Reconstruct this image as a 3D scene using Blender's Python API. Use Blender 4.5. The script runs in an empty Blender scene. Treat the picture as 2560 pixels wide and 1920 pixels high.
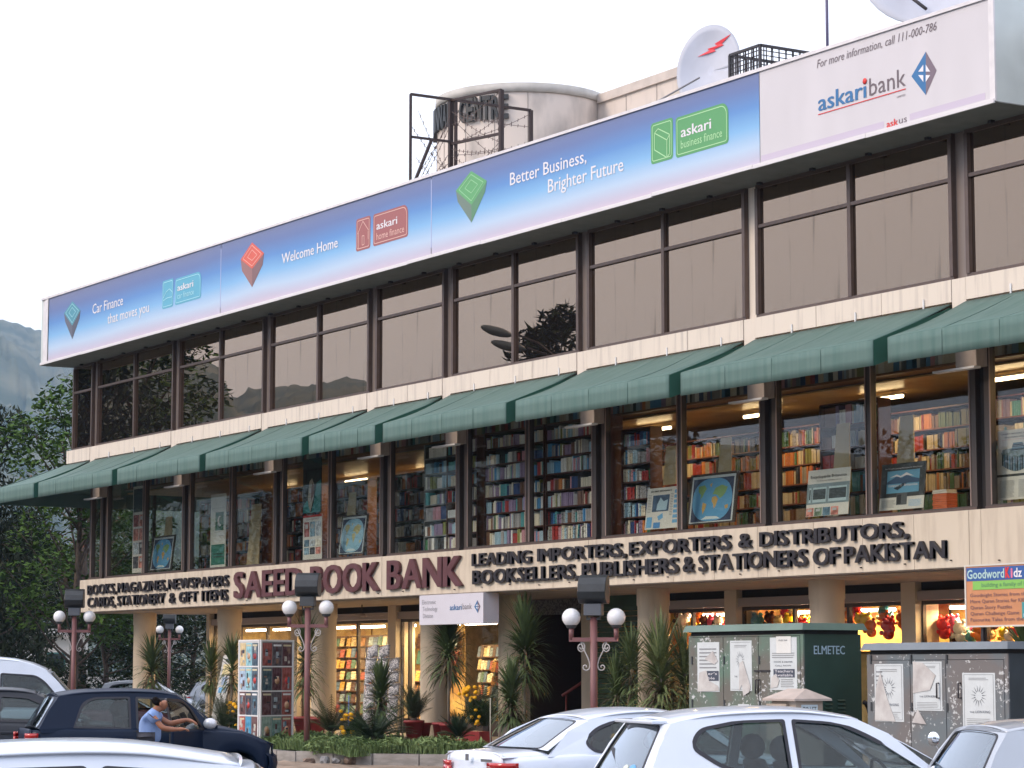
import bpy, bmesh, math, random
from math import sin, cos, pi, radians, sqrt, atan2, tan
from mathutils import Vector, Matrix
from mathutils.geometry import tessellate_polygon
random.seed(7)
SC = bpy.context.scene
COL = SC.collection

# ------------------------------------------------------------------ camera
CAMPOS = Vector((0.0, -27.15, 1.75))
FPX = 6365.3                        # focal length in pixels of the 2560 px wide photograph
PITCH = math.atan(620 / 5500.0)
PHI = math.atan(3406 / 5500.0 * cos(PITCH))
HEAD = Vector((cos(pi - PHI), sin(pi - PHI), 0))
RIGHT = Vector((HEAD.y, -HEAD.x, 0))
FWD = HEAD * cos(PITCH) + Vector((0, 0, sin(PITCH)))
UPV = RIGHT.cross(FWD)
cam_data = bpy.data.cameras.new('camera')
cam = bpy.data.objects.new('camera', cam_data)
COL.objects.link(cam)
SC.camera = cam
cam.matrix_world = Matrix((
    (RIGHT.x, UPV.x, -FWD.x, CAMPOS.x),
    (RIGHT.y, UPV.y, -FWD.y, CAMPOS.y),
    (RIGHT.z, UPV.z, -FWD.z, CAMPOS.z),
    (0, 0, 0, 1)))
cam_data.sensor_width = 36
cam_data.lens = FPX / 2560 * 36
cam_data.clip_start = 0.5
cam_data.clip_end = 9000

# ------------------------------------------------------------------ sky, sun, exposure
SUN_EL, SUN_AZ = radians(34), radians(258)      # evening sun low on the left in front of the facade, behind thin cloud
world = bpy.data.worlds.new('World')
SC.world = world
world.use_nodes = True
wn = world.node_tree
wn.nodes.clear()
wo = wn.nodes.new('ShaderNodeOutputWorld')
wb = wn.nodes.new('ShaderNodeBackground')
sk = wn.nodes.new('ShaderNodeTexSky')
sk.sky_type = 'NISHITA'
sk.sun_disc = False
sk.sun_elevation = SUN_EL
sk.sun_rotation = pi / 2 - SUN_AZ
sk.air_density = 1.0
sk.dust_density = 2.0
sk.altitude = 500
wm = wn.nodes.new('ShaderNodeMixRGB')
wm.inputs[0].default_value = 0.88                # thin high cloud veils most of the blue
wm.inputs[2].default_value = (9.8, 10.0, 11.2, 1)
wn.links.new(sk.outputs[0], wm.inputs[1])
wn.links.new(wm.outputs[0], wb.inputs[0])
wb.inputs[1].default_value = 0.10
wn.links.new(wb.outputs[0], wo.inputs[0])
sun_data = bpy.data.lights.new('sun', 'SUN')
sun_data.energy = 1.3
sun_data.angle = radians(20)
sun_data.color = (1.0, 0.80, 0.62)
sun = bpy.data.objects.new('sun', sun_data)
COL.objects.link(sun)
sdir = Vector((cos(SUN_AZ) * cos(SUN_EL), sin(SUN_AZ) * cos(SUN_EL), sin(SUN_EL)))
sun.rotation_euler = sdir.to_track_quat('Z', 'Y').to_euler()
sun.location = (0, 0, 60)
SC.view_settings.view_transform = 'Standard'
SC.view_settings.look = 'None'
SC.view_settings.gamma = 1
SC.view_settings.use_curve_mapping = False
SC.view_settings.exposure = 0.80
SC.render.engine = 'CYCLES'
SC.cycles.max_bounces = 6
SC.cycles.diffuse_bounces = 3
SC.cycles.glossy_bounces = 3
SC.cycles.transparent_max_bounces = 12
SC.cycles.sample_clamp_indirect = 3.0
SC.render.resolution_x = 1024
SC.render.resolution_y = 768

# ------------------------------------------------------------------ helpers
def ray(sx, sy):
    return FWD + RIGHT * ((sx - 1280) / FPX) - UPV * ((sy - 960) / FPX)
def at(sx, sy, Y):                  # a point of the photograph on the wall plane y = Y
    d = ray(sx, sy); return CAMPOS + d * ((Y - CAMPOS.y) / d.y)
def atz(sx, sy, Z):                 # ... on the ground plane z = Z
    d = ray(sx, sy); return CAMPOS + d * ((Z - CAMPOS.z) / d.z)
def atd(sx, sy, D):                 # ... at a distance
    return CAMPOS + ray(sx, sy) * D

MATS = {}
def mat(name, color, rough=0.6, metal=0.0, var=0.0, scale=3.0, bump=0.0, bscale=40.0, emit=0.0, ecol=None,
        spec=0.5, stretch=(1, 1, 1), color2=None, coords='Object', detail=4.0, contrast=(0.35, 0.65), coat=0.0):
    if name in MATS: return MATS[name]
    m = bpy.data.materials.new(name); MATS[name] = m
    m.use_nodes = True
    nt = m.node_tree; n = nt.nodes; l = nt.links
    b = n['Principled BSDF']
    b.inputs['Base Color'].default_value = (*color, 1)
    b.inputs['Roughness'].default_value = rough
    b.inputs['Metallic'].default_value = metal
    b.inputs['Specular IOR Level'].default_value = spec
    if coat: b.inputs['Coat Weight'].default_value = coat; b.inputs['Coat Roughness'].default_value = 0.05
    if emit:
        b.inputs['Emission Color'].default_value = (*(ecol or color), 1)
        b.inputs['Emission Strength'].default_value = emit
    tc = None
    if var or color2 or bump:
        mp = n.new('ShaderNodeMapping')
        mp.inputs['Scale'].default_value = stretch
        if coords == 'World': tc = n.new('ShaderNodeNewGeometry'); l.new(tc.outputs['Position'], mp.inputs[0])
        else: tc = n.new('ShaderNodeTexCoord'); l.new(tc.outputs[coords], mp.inputs[0])
    if var or color2:
        no = n.new('ShaderNodeTexNoise'); no.inputs['Scale'].default_value = scale
        no.inputs['Detail'].default_value = detail
        l.new(mp.outputs[0], no.inputs['Vector'])
        cr = n.new('ShaderNodeValToRGB')
        cr.color_ramp.elements[0].position = contrast[0]; cr.color_ramp.elements[1].position = contrast[1]
        c2 = color2 or tuple(max(0, c * (1 - var)) for c in color)
        cr.color_ramp.elements[0].color = (*c2, 1); cr.color_ramp.elements[1].color = (*color, 1)
        l.new(no.outputs['Fac'], cr.inputs[0]); l.new(cr.outputs[0], b.inputs['Base Color'])
    if bump:
        nb = n.new('ShaderNodeTexNoise'); nb.inputs['Scale'].default_value = bscale
        nb.inputs['Detail'].default_value = 3
        l.new(mp.outputs[0], nb.inputs['Vector'])
        bp = n.new('ShaderNodeBump'); bp.inputs['Strength'].default_value = bump; bp.inputs['Distance'].default_value = 0.02
        l.new(nb.outputs['Fac'], bp.inputs['Height']); l.new(bp.outputs[0], b.inputs['Normal'])
    return m

def glass(name, tint=(1, 1, 1), refl_col=(1, 1, 1), base_refl=0.05, power=5.0, rough=0.0, dirt=None):
    """thin sheet of glass: tinted see-through plus a mirror reflection that grows with the angle"""
    if name in MATS: return MATS[name]
    m = bpy.data.materials.new(name); MATS[name] = m
    m.use_nodes = True
    nt = m.node_tree; n = nt.nodes; l = nt.links
    n.clear()
    o = n.new('ShaderNodeOutputMaterial'); mx = n.new('ShaderNodeMixShader')
    tr = n.new('ShaderNodeBsdfTransparent'); tr.inputs[0].default_value = (*tint, 1)
    gl = n.new('ShaderNodeBsdfGlossy'); gl.inputs['Roughness'].default_value = rough
    gl.inputs['Color'].default_value = (*refl_col, 1)
    lw = n.new('ShaderNodeLayerWeight'); lw.inputs[0].default_value = 0.5
    pw = n.new('ShaderNodeMath'); pw.operation = 'POWER'; pw.inputs[1].default_value = power
    l.new(lw.outputs['Facing'], pw.inputs[0])
    ma = n.new('ShaderNodeMath'); ma.operation = 'MULTIPLY_ADD'
    ma.inputs[1].default_value = 1 - base_refl; ma.inputs[2].default_value = base_refl
    l.new(pw.outputs[0], ma.inputs[0]); l.new(ma.outputs[0], mx.inputs[0])
    l.new(tr.outputs[0], mx.inputs[1]); l.new(gl.outputs[0], mx.inputs[2])
    last = mx
    if dirt:
        tc = n.new('ShaderNodeTexCoord'); mp = n.new('ShaderNodeMapping')
        mp.inputs['Scale'].default_value = dirt.get('stretch', (2.2, 1, 0.22))
        l.new(tc.outputs['Object'], mp.inputs[0])
        no = n.new('ShaderNodeTexNoise'); no.inputs['Scale'].default_value = dirt.get('scale', 1.3); no.inputs['Detail'].default_value = 5
        l.new(mp.outputs[0], no.inputs['Vector'])
        cr = n.new('ShaderNodeValToRGB')
        cr.color_ramp.elements[0].position = dirt.get('lo', .5); cr.color_ramp.elements[1].position = dirt.get('hi', .85)
        cr.color_ramp.elements[0].color = (0, 0, 0, 1); cr.color_ramp.elements[1].color = (dirt.get('amount', .4),) * 3 + (1,)
        l.new(no.outputs['Fac'], cr.inputs[0])
        df = n.new('ShaderNodeBsdfDiffuse'); df.inputs[0].default_value = (*dirt.get('color', (.2, .18, .16)), 1)
        m2 = n.new('ShaderNodeMixShader'); l.new(cr.outputs[0], m2.inputs[0]); l.new(mx.outputs[0], m2.inputs[1]); l.new(df.outputs[0], m2.inputs[2])
        last = m2
    l.new(last.outputs[0], o.inputs[0])
    return m

def props(o, label=None, cat=None, group=None, kind=None):
    if label: o['label'] = label
    if cat: o['category'] = cat
    if group: o['group'] = group
    if kind: o['kind'] = kind
    return o

def thing(name, label, cat, loc=(0, 0, 0), rz=0.0, group=None):
    o = bpy.data.objects.new(name, None); COL.objects.link(o)
    o.empty_display_size = 0.1
    o.location = loc; o.rotation_euler = (0, 0, rz)
    return props(o, label, cat, group)

def link(name, me, m=None, parent=None, loc=None, kind=None):
    o = bpy.data.objects.new(name, me); COL.objects.link(o)
    if m is not None and len(me.materials) == 0:
        for q in (m if isinstance(m, (list, tuple)) else [m]): me.materials.append(q)
    if parent: o.parent = parent
    if loc is not None: o.location = loc
    if kind: o['kind'] = kind
    return o

class MB:
    """collects faces; build() links them as one mesh"""
    def __init__(s): s.v = []; s.f = []; s.mi = []; s.cur = 0; s.M = None; s.sm = []; s.smooth = False
    def add(s, vs, fs):
        b = len(s.v)
        if s.M is not None: vs = [s.M @ Vector(p) for p in vs]
        s.v.extend([tuple(p) for p in vs])
        for q in fs:
            s.f.append([b + i for i in q]); s.mi.append(s.cur); s.sm.append(s.smooth)
        return s
    def box(s, x0, x1, y0, y1, z0, z1):
        return s.add([(x0, y0, z0), (x1, y0, z0), (x1, y1, z0), (x0, y1, z0), (x0, y0, z1), (x1, y0, z1), (x1, y1, z1), (x0, y1, z1)],
                     [(0, 3, 2, 1), (4, 5, 6, 7), (0, 1, 5, 4), (1, 2, 6, 5), (2, 3, 7, 6), (3, 0, 4, 7)])
    def quad(s, a, b, c, d): return s.add([a, b, c, d], [(0, 1, 2, 3)])
    def poly(s, pts): return s.add(pts, [tuple(range(len(pts)))])
    def bar(s, a, b, w, h=None, up=(0, 0, 1)):
        a = Vector(a); b = Vector(b); h = h or w
        d = (b - a).normalized(); u = Vector(up)
        if abs(d.dot(u)) > .98: u = Vector((0, 1, 0))
        x = d.cross(u).normalized() * w / 2; y = x.cross(d).normalized() * h / 2
        vs = [a - x - y, a + x - y, a + x + y, a - x + y, b - x - y, b + x - y, b + x + y, b - x + y]
        return s.add(vs, [(0, 3, 2, 1), (4, 5, 6, 7), (0, 1, 5, 4), (1, 2, 6, 5), (2, 3, 7, 6), (3, 0, 4, 7)])
    def tube(s, pts, r, n=8, caps=True):
        pts = [Vector(p) for p in pts]; rs = r if isinstance(r, (list, tuple)) else [r] * len(pts)
        vs = []; prev = None
        for i, p in enumerate(pts):
            t = (pts[min(i + 1, len(pts) - 1)] - pts[max(i - 1, 0)])
            t = t.normalized() if t.length > 1e-9 else Vector((0, 0, 1))
            if prev is None:
                u = Vector((0, 0, 1)) if abs(t.z) < .9 else Vector((1, 0, 0))
                x = t.cross(u).normalized()
            else:
                x = (prev - t * prev.dot(t)).normalized()
            prev = x; y = t.cross(x)
            for k in range(n):
                a = 2 * pi * k / n
                vs.append(p + (x * cos(a) + y * sin(a)) * rs[i])
        fs = []
        for i in range(len(pts) - 1):
            for k in range(n):
                k2 = (k + 1) % n
                fs.append((i * n + k, i * n + k2, (i + 1) * n + k2, (i + 1) * n + k))
        if caps:
            fs.append(tuple(reversed(range(n)))); fs.append(tuple(range((len(pts) - 1) * n, len(pts) * n)))
        sm = s.smooth; s.smooth = True; s.add(vs, fs); s.smooth = sm
        return s
    def lathe(s, prof, c=(0, 0, 0), n=24, a0=0, a1=2 * pi):
        c = Vector(c); full = abs(a1 - a0 - 2 * pi) < 1e-6; m = n if full else n + 1
        vs = []
        for r, z in prof:
            for k in range(m):
                a = a0 + (a1 - a0) * k / n
                vs.append(c + Vector((r * cos(a), r * sin(a), z)))
        fs = []
        for i in range(len(prof) - 1):
            for k in range(n):
                k2 = (k + 1) % m
                fs.append((i * m + k, i * m + k2, (i + 1) * m + k2, (i + 1) * m + k))
        sm = s.smooth; s.smooth = True; s.add(vs, fs); s.smooth = sm
        return s
    def ball(s, c, r, n=16, sz=1.0):
        return s.lathe([(max(1e-4, r * sin(pi * i / (n // 2))), -r * sz * cos(pi * i / (n // 2))) for i in range(n // 2 + 1)], c, n)
    def grid(s, P):
        rows = len(P); cols = len(P[0]); vs = [p for r_ in P for p in r_]
        fs = [(i * cols + j, i * cols + j + 1, (i + 1) * cols + j + 1, (i + 1) * cols + j) for i in range(rows - 1) for j in range(cols - 1)]
        return s.add(vs, fs)
    def prism(s, pts2, fn, d0, d1):
        """closed 2-D outline pts2, pushed to depth d0 and d1 with fn(u, v, d)"""
        n = len(pts2)
        tri = tessellate_polygon([[Vector((a, b, 0)) for a, b in pts2]])
        vs = [fn(a, b, d0) for a, b in pts2] + [fn(a, b, d1) for a, b in pts2]
        fs = [tuple(t) for t in tri] + [tuple(n + i for i in reversed(t)) for t in tri]
        fs += [(i, (i + 1) % n, n + (i + 1) % n, n + i) for i in range(n)]
        return s.add(vs, fs)
    def mesh(s, name, m, off=None):
        me = bpy.data.meshes.new(name)
        vs = s.v if off is None else [(p[0] - off[0], p[1] - off[1], p[2] - off[2]) for p in s.v]
        me.from_pydata(vs, [], s.f)
        ms = m if isinstance(m, (list, tuple)) else [m]
        for q in ms: me.materials.append(q)
        if len(ms) > 1: me.polygons.foreach_set('material_index', s.mi)
        me.polygons.foreach_set('use_smooth', s.sm)
        me.update()
        return me
    def build(s, name, m, parent=None, world=True, kind=None, bevel=0.0, solid=0.0, fix=False):
        off = tuple(parent.location) if (parent is not None and world) else None
        me = s.mesh(name, m, off)
        if fix:
            bm = bmesh.new(); bm.from_mesh(me); bmesh.ops.recalc_face_normals(bm, faces=bm.faces); bm.to_mesh(me); bm.free()
        o = link(name, me, None, parent, kind=kind)
        if solid:
            md = o.modifiers.new('solid', 'SOLIDIFY'); md.thickness = solid; md.offset = 0
        if bevel:
            md = o.modifiers.new('bevel', 'BEVEL'); md.width = bevel; md.segments = 2; md.limit_method = 'ANGLE'
        return o

UNIT = MB().box(-.5, .5, -.5, .5, -.5, .5).mesh('unit_block', [])
UNITM = {}
def block(name, m, x0, x1, y0, y1, z0, z1, parent=None, color=None, rz=0.0, rx=0.0, ry=0.0):
    """a piece that shares one block mesh per material"""
    if m.name not in UNITM:
        me = UNIT.copy(); me.materials.append(m); UNITM[m.name] = me
    o = bpy.data.objects.new(name, UNITM[m.name]); COL.objects.link(o)
    c = Vector(((x0 + x1) / 2, (y0 + y1) / 2, (z0 + z1) / 2))
    if parent:
        o.parent = parent; c = c - parent.location
    o.location = c; o.scale = (abs(x1 - x0), abs(y1 - y0), abs(z1 - z0)); o.rotation_euler = (rx, ry, rz)
    if color: o.color = (*color, 1)
    return o

def color_mat(name, rough=.5, spec=.4, stripes=False):
    """base colour comes from the object's own colour"""
    m = bpy.data.materials.new(name); MATS[name] = m; m.use_nodes = True
    nt = m.node_tree; n = nt.nodes; l = nt.links; b = n['Principled BSDF']
    oi = n.new('ShaderNodeObjectInfo'); b.inputs['Roughness'].default_value = rough; b.inputs['Specular IOR Level'].default_value = spec
    if stripes:
        tc = n.new('ShaderNodeTexCoord'); no = n.new('ShaderNodeTexNoise'); mp = n.new('ShaderNodeMapping')
        mp.inputs['Scale'].default_value = (.6, .6, 5); l.new(tc.outputs['Object'], mp.inputs[0])
        ad = n.new('ShaderNodeVectorMath'); ad.operation = 'ADD'
        l.new(mp.outputs[0], ad.inputs[0]); l.new(oi.outputs['Random'], ad.inputs[1]); l.new(ad.outputs[0], no.inputs['Vector'])
        no.inputs['Scale'].default_value = 1.6; no.inputs['Detail'].default_value = 2
        cr = n.new('ShaderNodeValToRGB'); cr.color_ramp.elements[0].position = .52; cr.color_ramp.elements[1].position = .56
        cr.color_ramp.elements[0].color = (1, 1, 1, 1); cr.color_ramp.elements[1].color = (.45, .42, .4, 1)
        l.new(no.outputs['Fac'], cr.inputs[0])
        mu = n.new('ShaderNodeMixRGB'); mu.blend_type = 'MULTIPLY'; mu.inputs[0].default_value = 1
        l.new(oi.outputs['Color'], mu.inputs[1]); l.new(cr.outputs[0], mu.inputs[2]); l.new(mu.outputs[0], b.inputs['Base Color'])
    else:
        l.new(oi.outputs['Color'], b.inputs['Base Color'])
    return m

# ------------------------------------------------------------------ lettering
FONT_CACHE = {}
def text_mesh(txt, depth=0.0, bold=0.0, shear=0.0, res=2, bevel=0.0):
    """mesh of a word in its own x (right) / y (up) plane, unscaled; cached"""
    key = (txt, depth, bold, shear, res, bevel)
    if key in FONT_CACHE: return FONT_CACHE[key]
    cu = bpy.data.curves.new('t', 'FONT'); cu.body = txt; cu.size = 1
    cu.extrude = depth; cu.offset = bold; cu.shear = shear; cu.resolution_u = res
    cu.fill_mode = 'BOTH' if depth else 'FRONT'
    o = bpy.data.objects.new('t', cu)
    COL.objects.link(o)
    dg = bpy.context.evaluated_depsgraph_get(); dg.update()
    me = bpy.data.meshes.new_from_object(o.evaluated_get(dg))
    vs = [tuple(v.co) for v in me.vertices]; fs = [tuple(p.vertices) for p in me.polygons]
    bpy.data.objects.remove(o); bpy.data.curves.remove(cu); bpy.data.meshes.remove(me)
    xs = [v[0] for v in vs] or [0]; ys = [v[1] for v in vs] or [0]
    r = (vs, fs, min(xs), max(xs), min(ys), max(ys)); FONT_CACHE[key] = r
    return r
CAP = 0.70                           # cap height of the built-in face, measured below
def place_text(mb, txt, x0, x1, z0, cap, fn, depth=0.0, bold=0.0, shear=0.0, slope=0.0, res=2, xheight=False):
    """writes txt between u = x0..x1 with its baseline at v = z0; fn(u, v, d) gives the 3-D point"""
    vs, fs, a, b, c, d = text_mesh(txt, 0.5 if depth else 0.0, bold, shear, res)
    sx = (x1 - x0) / (b - a); sy = cap / CAP
    out = []
    for x, y, z in vs:
        u = x0 + (x - a) * sx
        out.append(fn(u, z0 + y * sy + slope * (u - x0), z * depth))
    mb.add(out, fs)
def wall_fn(Y):                      # writing on a wall that faces -y
    return lambda u, v, d: (u, Y - d, v)
_v = text_mesh('H'); CAP = _v[5]
# ================================================================== materials
CREAM = mat('cream_panel', (.66, .575, .46), .55, color2=(.54, .46, .365), scale=2.2, stretch=(3.0, 1, .5), detail=8, contrast=(.28, .56), bump=.05, bscale=60, coords='World')
CREAM2 = mat('cream_fascia', (.71, .63, .54), .55, color2=(.50, .44, .39), scale=1.8, stretch=(4.5, 1, .35), detail=8, contrast=(.22, .50), coords='World')
COLM = mat('column_paint', (.62, .52, .39), .6, color2=(.46, .375, .28), scale=1.6, stretch=(2.2, 2.2, .35), detail=8, contrast=(.25, .52))
DULL = mat('dull_beige_render', (.42, .35, .30), .7, var=.2, scale=2)
BRONZE = mat('bronze_aluminium', (.13, .092, .078), .38, metal=.35, var=.15, scale=6)
BRONZE_D = mat('dark_bronze', (.075, .058, .05), .45, metal=.2)
DARK = mat('dark_void', (.02, .018, .018), .8)
CONC = mat('concrete', (.32, .29, .26), .85, var=.35, scale=2.5, bump=.2, bscale=30)
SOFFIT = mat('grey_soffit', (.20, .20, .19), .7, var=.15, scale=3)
STAIN = mat('stained_plaster', (.66, .585, .53), .8, color2=(.34, .31, .29), scale=1.1, stretch=(1, 1, .45), detail=8, contrast=(.30, .50), bump=.1)
AWN = mat('green_awning_cloth', (.072, .142, .126), .8, color2=(.105, .175, .158), scale=1.3, stretch=(5, 1, .35), detail=7, contrast=(.4, .7), bump=.05, bscale=20)
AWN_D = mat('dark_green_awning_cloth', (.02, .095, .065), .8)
STEEL = mat('dark_steel', (.045, .04, .045), .5, metal=.3)
WHITE = mat('white_paint', (.78, .78, .78), .45)
WARMW = mat('warm_shop_wall', (.80, .64, .34), .7, var=.35, scale=5)
WOOD = mat('brown_wood', (.16, .07, .03), .5, var=.3, scale=5)
WOODR = mat('red_brown_shelf', (.13, .045, .03), .5, var=.2, scale=5)
CARD = mat('beige_card', (.52, .42, .25), .7)
TUBE = mat('lit_tube', (1, .95, .9), .4, emit=9.0, ecol=(1.0, .72, .40))
TUBEW = mat('lit_tube_white', (1, .95, .9), .4, emit=16.0, ecol=(1.0, .80, .62))
UPGLASS = None
def up_glass():
    m = bpy.data.materials.new('tinted_mirror_glass'); MATS['tinted_mirror_glass'] = m; m.use_nodes = True
    nt = m.node_tree; n = nt.nodes; l = nt.links; n.clear()
    o = n.new('ShaderNodeOutputMaterial'); mx = n.new('ShaderNodeMixShader')
    gl = n.new('ShaderNodeBsdfGlossy'); gl.inputs['Roughness'].default_value = .0; gl.inputs['Color'].default_value = (.72, .54, .40, 1)
    df = n.new('ShaderNodeBsdfDiffuse'); df.inputs[0].default_value = (.014, .012, .012, 1)
    lw = n.new('ShaderNodeLayerWeight'); lw.inputs[0].default_value = .5
    pw = n.new('ShaderNodeMath'); pw.operation = 'POWER'; pw.inputs[1].default_value = 2.6
    ma = n.new('ShaderNodeMath'); ma.operation = 'MULTIPLY_ADD'; ma.inputs[1].default_value = .72; ma.inputs[2].default_value = .34
    l.new(lw.outputs['Facing'], pw.inputs[0]); l.new(pw.outputs[0], ma.inputs[0])
    tc = n.new('ShaderNodeTexCoord'); mp = n.new('ShaderNodeMapping'); mp.inputs['Scale'].default_value = (5.0, 1, .35)
    l.new(tc.outputs['Object'], mp.inputs[0])
    no = n.new('ShaderNodeTexNoise'); no.inputs['Scale'].default_value = 1.2; no.inputs['Detail'].default_value = 5; l.new(mp.outputs[0], no.inputs['Vector'])
    cr = n.new('ShaderNodeValToRGB'); cr.color_ramp.elements[0].position = .60; cr.color_ramp.elements[1].position = .80
    cr.color_ramp.elements[0].color = (1, 1, 1, 1); cr.color_ramp.elements[1].color = (.55, .55, .56, 1)
    l.new(no.outputs['Fac'], cr.inputs[0])
    mu = n.new('ShaderNodeMath'); mu.operation = 'MULTIPLY'; l.new(ma.outputs[0], mu.inputs[0]); l.new(cr.outputs[0], mu.inputs[1])
    nb = n.new('ShaderNodeTexNoise'); nb.inputs['Scale'].default_value = .55; nb.inputs['Detail'].default_value = 1
    l.new(tc.outputs['Object'], nb.inputs['Vector'])
    bp = n.new('ShaderNodeBump'); bp.inputs['Strength'].default_value = .10; bp.inputs['Distance'].default_value = .02
    l.new(nb.outputs['Fac'], bp.inputs['Height']); l.new(bp.outputs[0], gl.inputs['Normal'])
    l.new(mu.outputs[0], mx.inputs[0]); l.new(df.outputs[0], mx.inputs[1]); l.new(gl.outputs[0], mx.inputs[2]); l.new(mx.outputs[0], o.inputs[0])
    return m
UPGLASS = up_glass()
SHOPGLASS = glass('shop_window_glass', (.90, .91, .88), (1, 1, 1), .022, 3.8)

# ================================================================== the building
PX = [-66.25, -60.75, -55.40, -50.02, -46.64, -41.37, -35.93, -30.41, -25.0, -19.6]
ZS, ZF0, ZF1, ZB0, ZB1 = 3.39, 7.60, 7.96, 10.35, 12.1
FLOOR = 0.25
bld = thing('shopping_arcade', 'long three storey cream shopping arcade with bronze windows, round columns and a glass bookshop floor', 'building', (-44, 0, 0))
def B(mb, name, m, **k): return mb.build(name, m, bld, **k)
XR = -16.0
# floors, roof, back and party walls
B(MB().box(-67.5, XR, .42, 14, 3.42, 4.2), 'floor_slab', CONC)
B(MB().box(-68.05, XR, .12, 14, 7.64, 7.93), 'floor_slab', CONC)
B(MB().box(-68.05, XR, .10, 14, 10.40, 11.75), 'roof', CONC)
B(MB().box(-67.6, XR, 13.7, 14.0, 0, 11.7), 'back_wall', CONC)
B(MB().box(XR, XR + .3, .1, 14, 0, 11.7), 'side_wall', CREAM)
B(MB().box(-67.8, -67.5, 4.5, 13.7, 4.2, 10.4), 'side_wall', CREAM)
# soffit over the arcade walk and the beam behind it
B(MB().box(-67.45, XR, .42, 3.9, 3.36, 3.42), 'soffit', DULL)
B(MB().box(-67.5, XR, .305, .42, 3.42, 4.26), 'edge_beam', CREAM)
# dark sheet standing in for the dim rooms behind the upper glass
B(MB().box(-67.6, XR, .5, .55, 7.94, 10.4), 'dark_room_sheet', DARK)

# upper storey window bays (window > frame, pane)
def upper_window(a, b, centre=True):
    """a, b: outer edges of the opening"""
    w = MB()
    w.box(a, b, -.05, .05, 7.965, 8.02); w.box(a, b, -.05, .05, 10.28, 10.36)
    w.box(a, a + .08, -.07, .05, 8.02, 10.28); w.box(b - .08, b, -.07, .05, 8.02, 10.28)
    xs = [a + .08, b - .08]
    if centre:
        c = (a + b) / 2; w.box(c - .045, c + .045, -.06, .05, 8.02, 10.28); xs = [a + .08, c - .045, c + .045, b - .08]
    fr = B(w, 'window', BRONZE)
    for i in range(0, len(xs), 2):
        x0, x1 = xs[i], xs[i + 1]
        t = MB().box(x0, x1, -.055, .045, 9.565, 9.625); o = t.build('transom', BRONZE, None, world=False); o.parent = fr; o.location = -bld.location + bld.location
        o.matrix_parent_inverse = Matrix()
        o.location = Vector((44, 0, 0)) * 0 + Vector((0, 0, 0)) ; shift_to_parent(o)
        for z0, z1 in ((8.02, 9.565), (9.625, 10.28)):
            p = MB(); p.box(x0 - .01, x1 + .01, .0, .012, z0 - .01, z1 + .01)
            q = p.build('pane', UPGLASS, None, world=False); q.parent = fr; shift_to_parent(q)
            q.rotation_euler = (random.uniform(-.0012, .0012), 0, random.uniform(-.0012, .0012))
    return fr
def shift_to_parent(o):
    """meshes built in world space under a part of the building"""
    me = o.data; me.transform(Matrix.Translation(-bld.location))
    # keep the pivot at the piece itself so that small tilts stay local
    xs = [v.co.copy() for v in me.vertices]; c = sum(xs, Vector()) / len(xs)
    me.transform(Matrix.Translation(-c)); o.location = c

for i in range(len(PX) - 1):
    upper_window(PX[i] + .155, PX[i + 1] - .155, centre=(i != 3))
upper_window(-67.85, PX[0] - .155, centre=False)
for k, p in enumerate(PX):
    B(MB().box(p - .155, p + .155, .03, .09, 7.965, 10.36), 'pier_panel', CREAM2 if k in (6,) else mat('bronze_panel', (.22, .18, .16), .4, metal=.2))
# return glass on the left flank, upper storey
w = MB(); w.box(-67.9, -67.85, .05, .12, 7.965, 10.36); w.box(-67.9, -67.85, 2.2, 2.3, 7.965, 10.36); w.box(-67.9, -67.85, 4.4, 4.5, 7.965, 10.36); B(w, 'flank_frame', BRONZE)
B(MB().box(-67.88, -67.86, .12, 4.4, 7.965, 10.36), 'flank_pane', UPGLASS)

# middle fascia: separate cream panels with open joints, dropping lower at each pier
def fascia_row(x0, x1, n):
    for k in range(n):
        a = x0 + (x1 - x0) * k / n; b = x0 + (x1 - x0) * (k + 1) / n
        j = random.uniform(-.004, .004)
        block('fascia_panel', CREAM2, a + .006, b - .006, -.10 + j, .10, ZF0, ZF1, bld)
fascia_row(-68.15, PX[0] - .17, 1)
for i in range(len(PX) - 1):
    fascia_row(PX[i] + .17, PX[i + 1] - .17, 2 if i == 3 else 3)
    n = 2 if i == 3 else 3
    for k in range(n):                               # little hooks on the fascia
        x = PX[i] + .17 + (PX[i + 1] - PX[i] - .34) * (k + .62) / n
        block('fascia_clip', WHITE, x - .012, x + .012, -.125, -.105, 7.56, 7.72, bld)
for p in PX: block('fascia_panel', CREAM2, p - .162, p + .162, -.09, .10, ZF0 - .16, ZF1, bld)
B(MB().box(-68.12, XR, .02, .1, 7.96, 7.964), 'fascia_cap', CREAM2)
B(MB().box(-68.15, -68.05, .105, 14, ZF0, ZF1), 'fascia_return', CREAM2)
B(MB().box(-68.05, XR, .10, .5, 7.58, 7.64), 'fascia_underside', SOFFIT)

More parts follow.
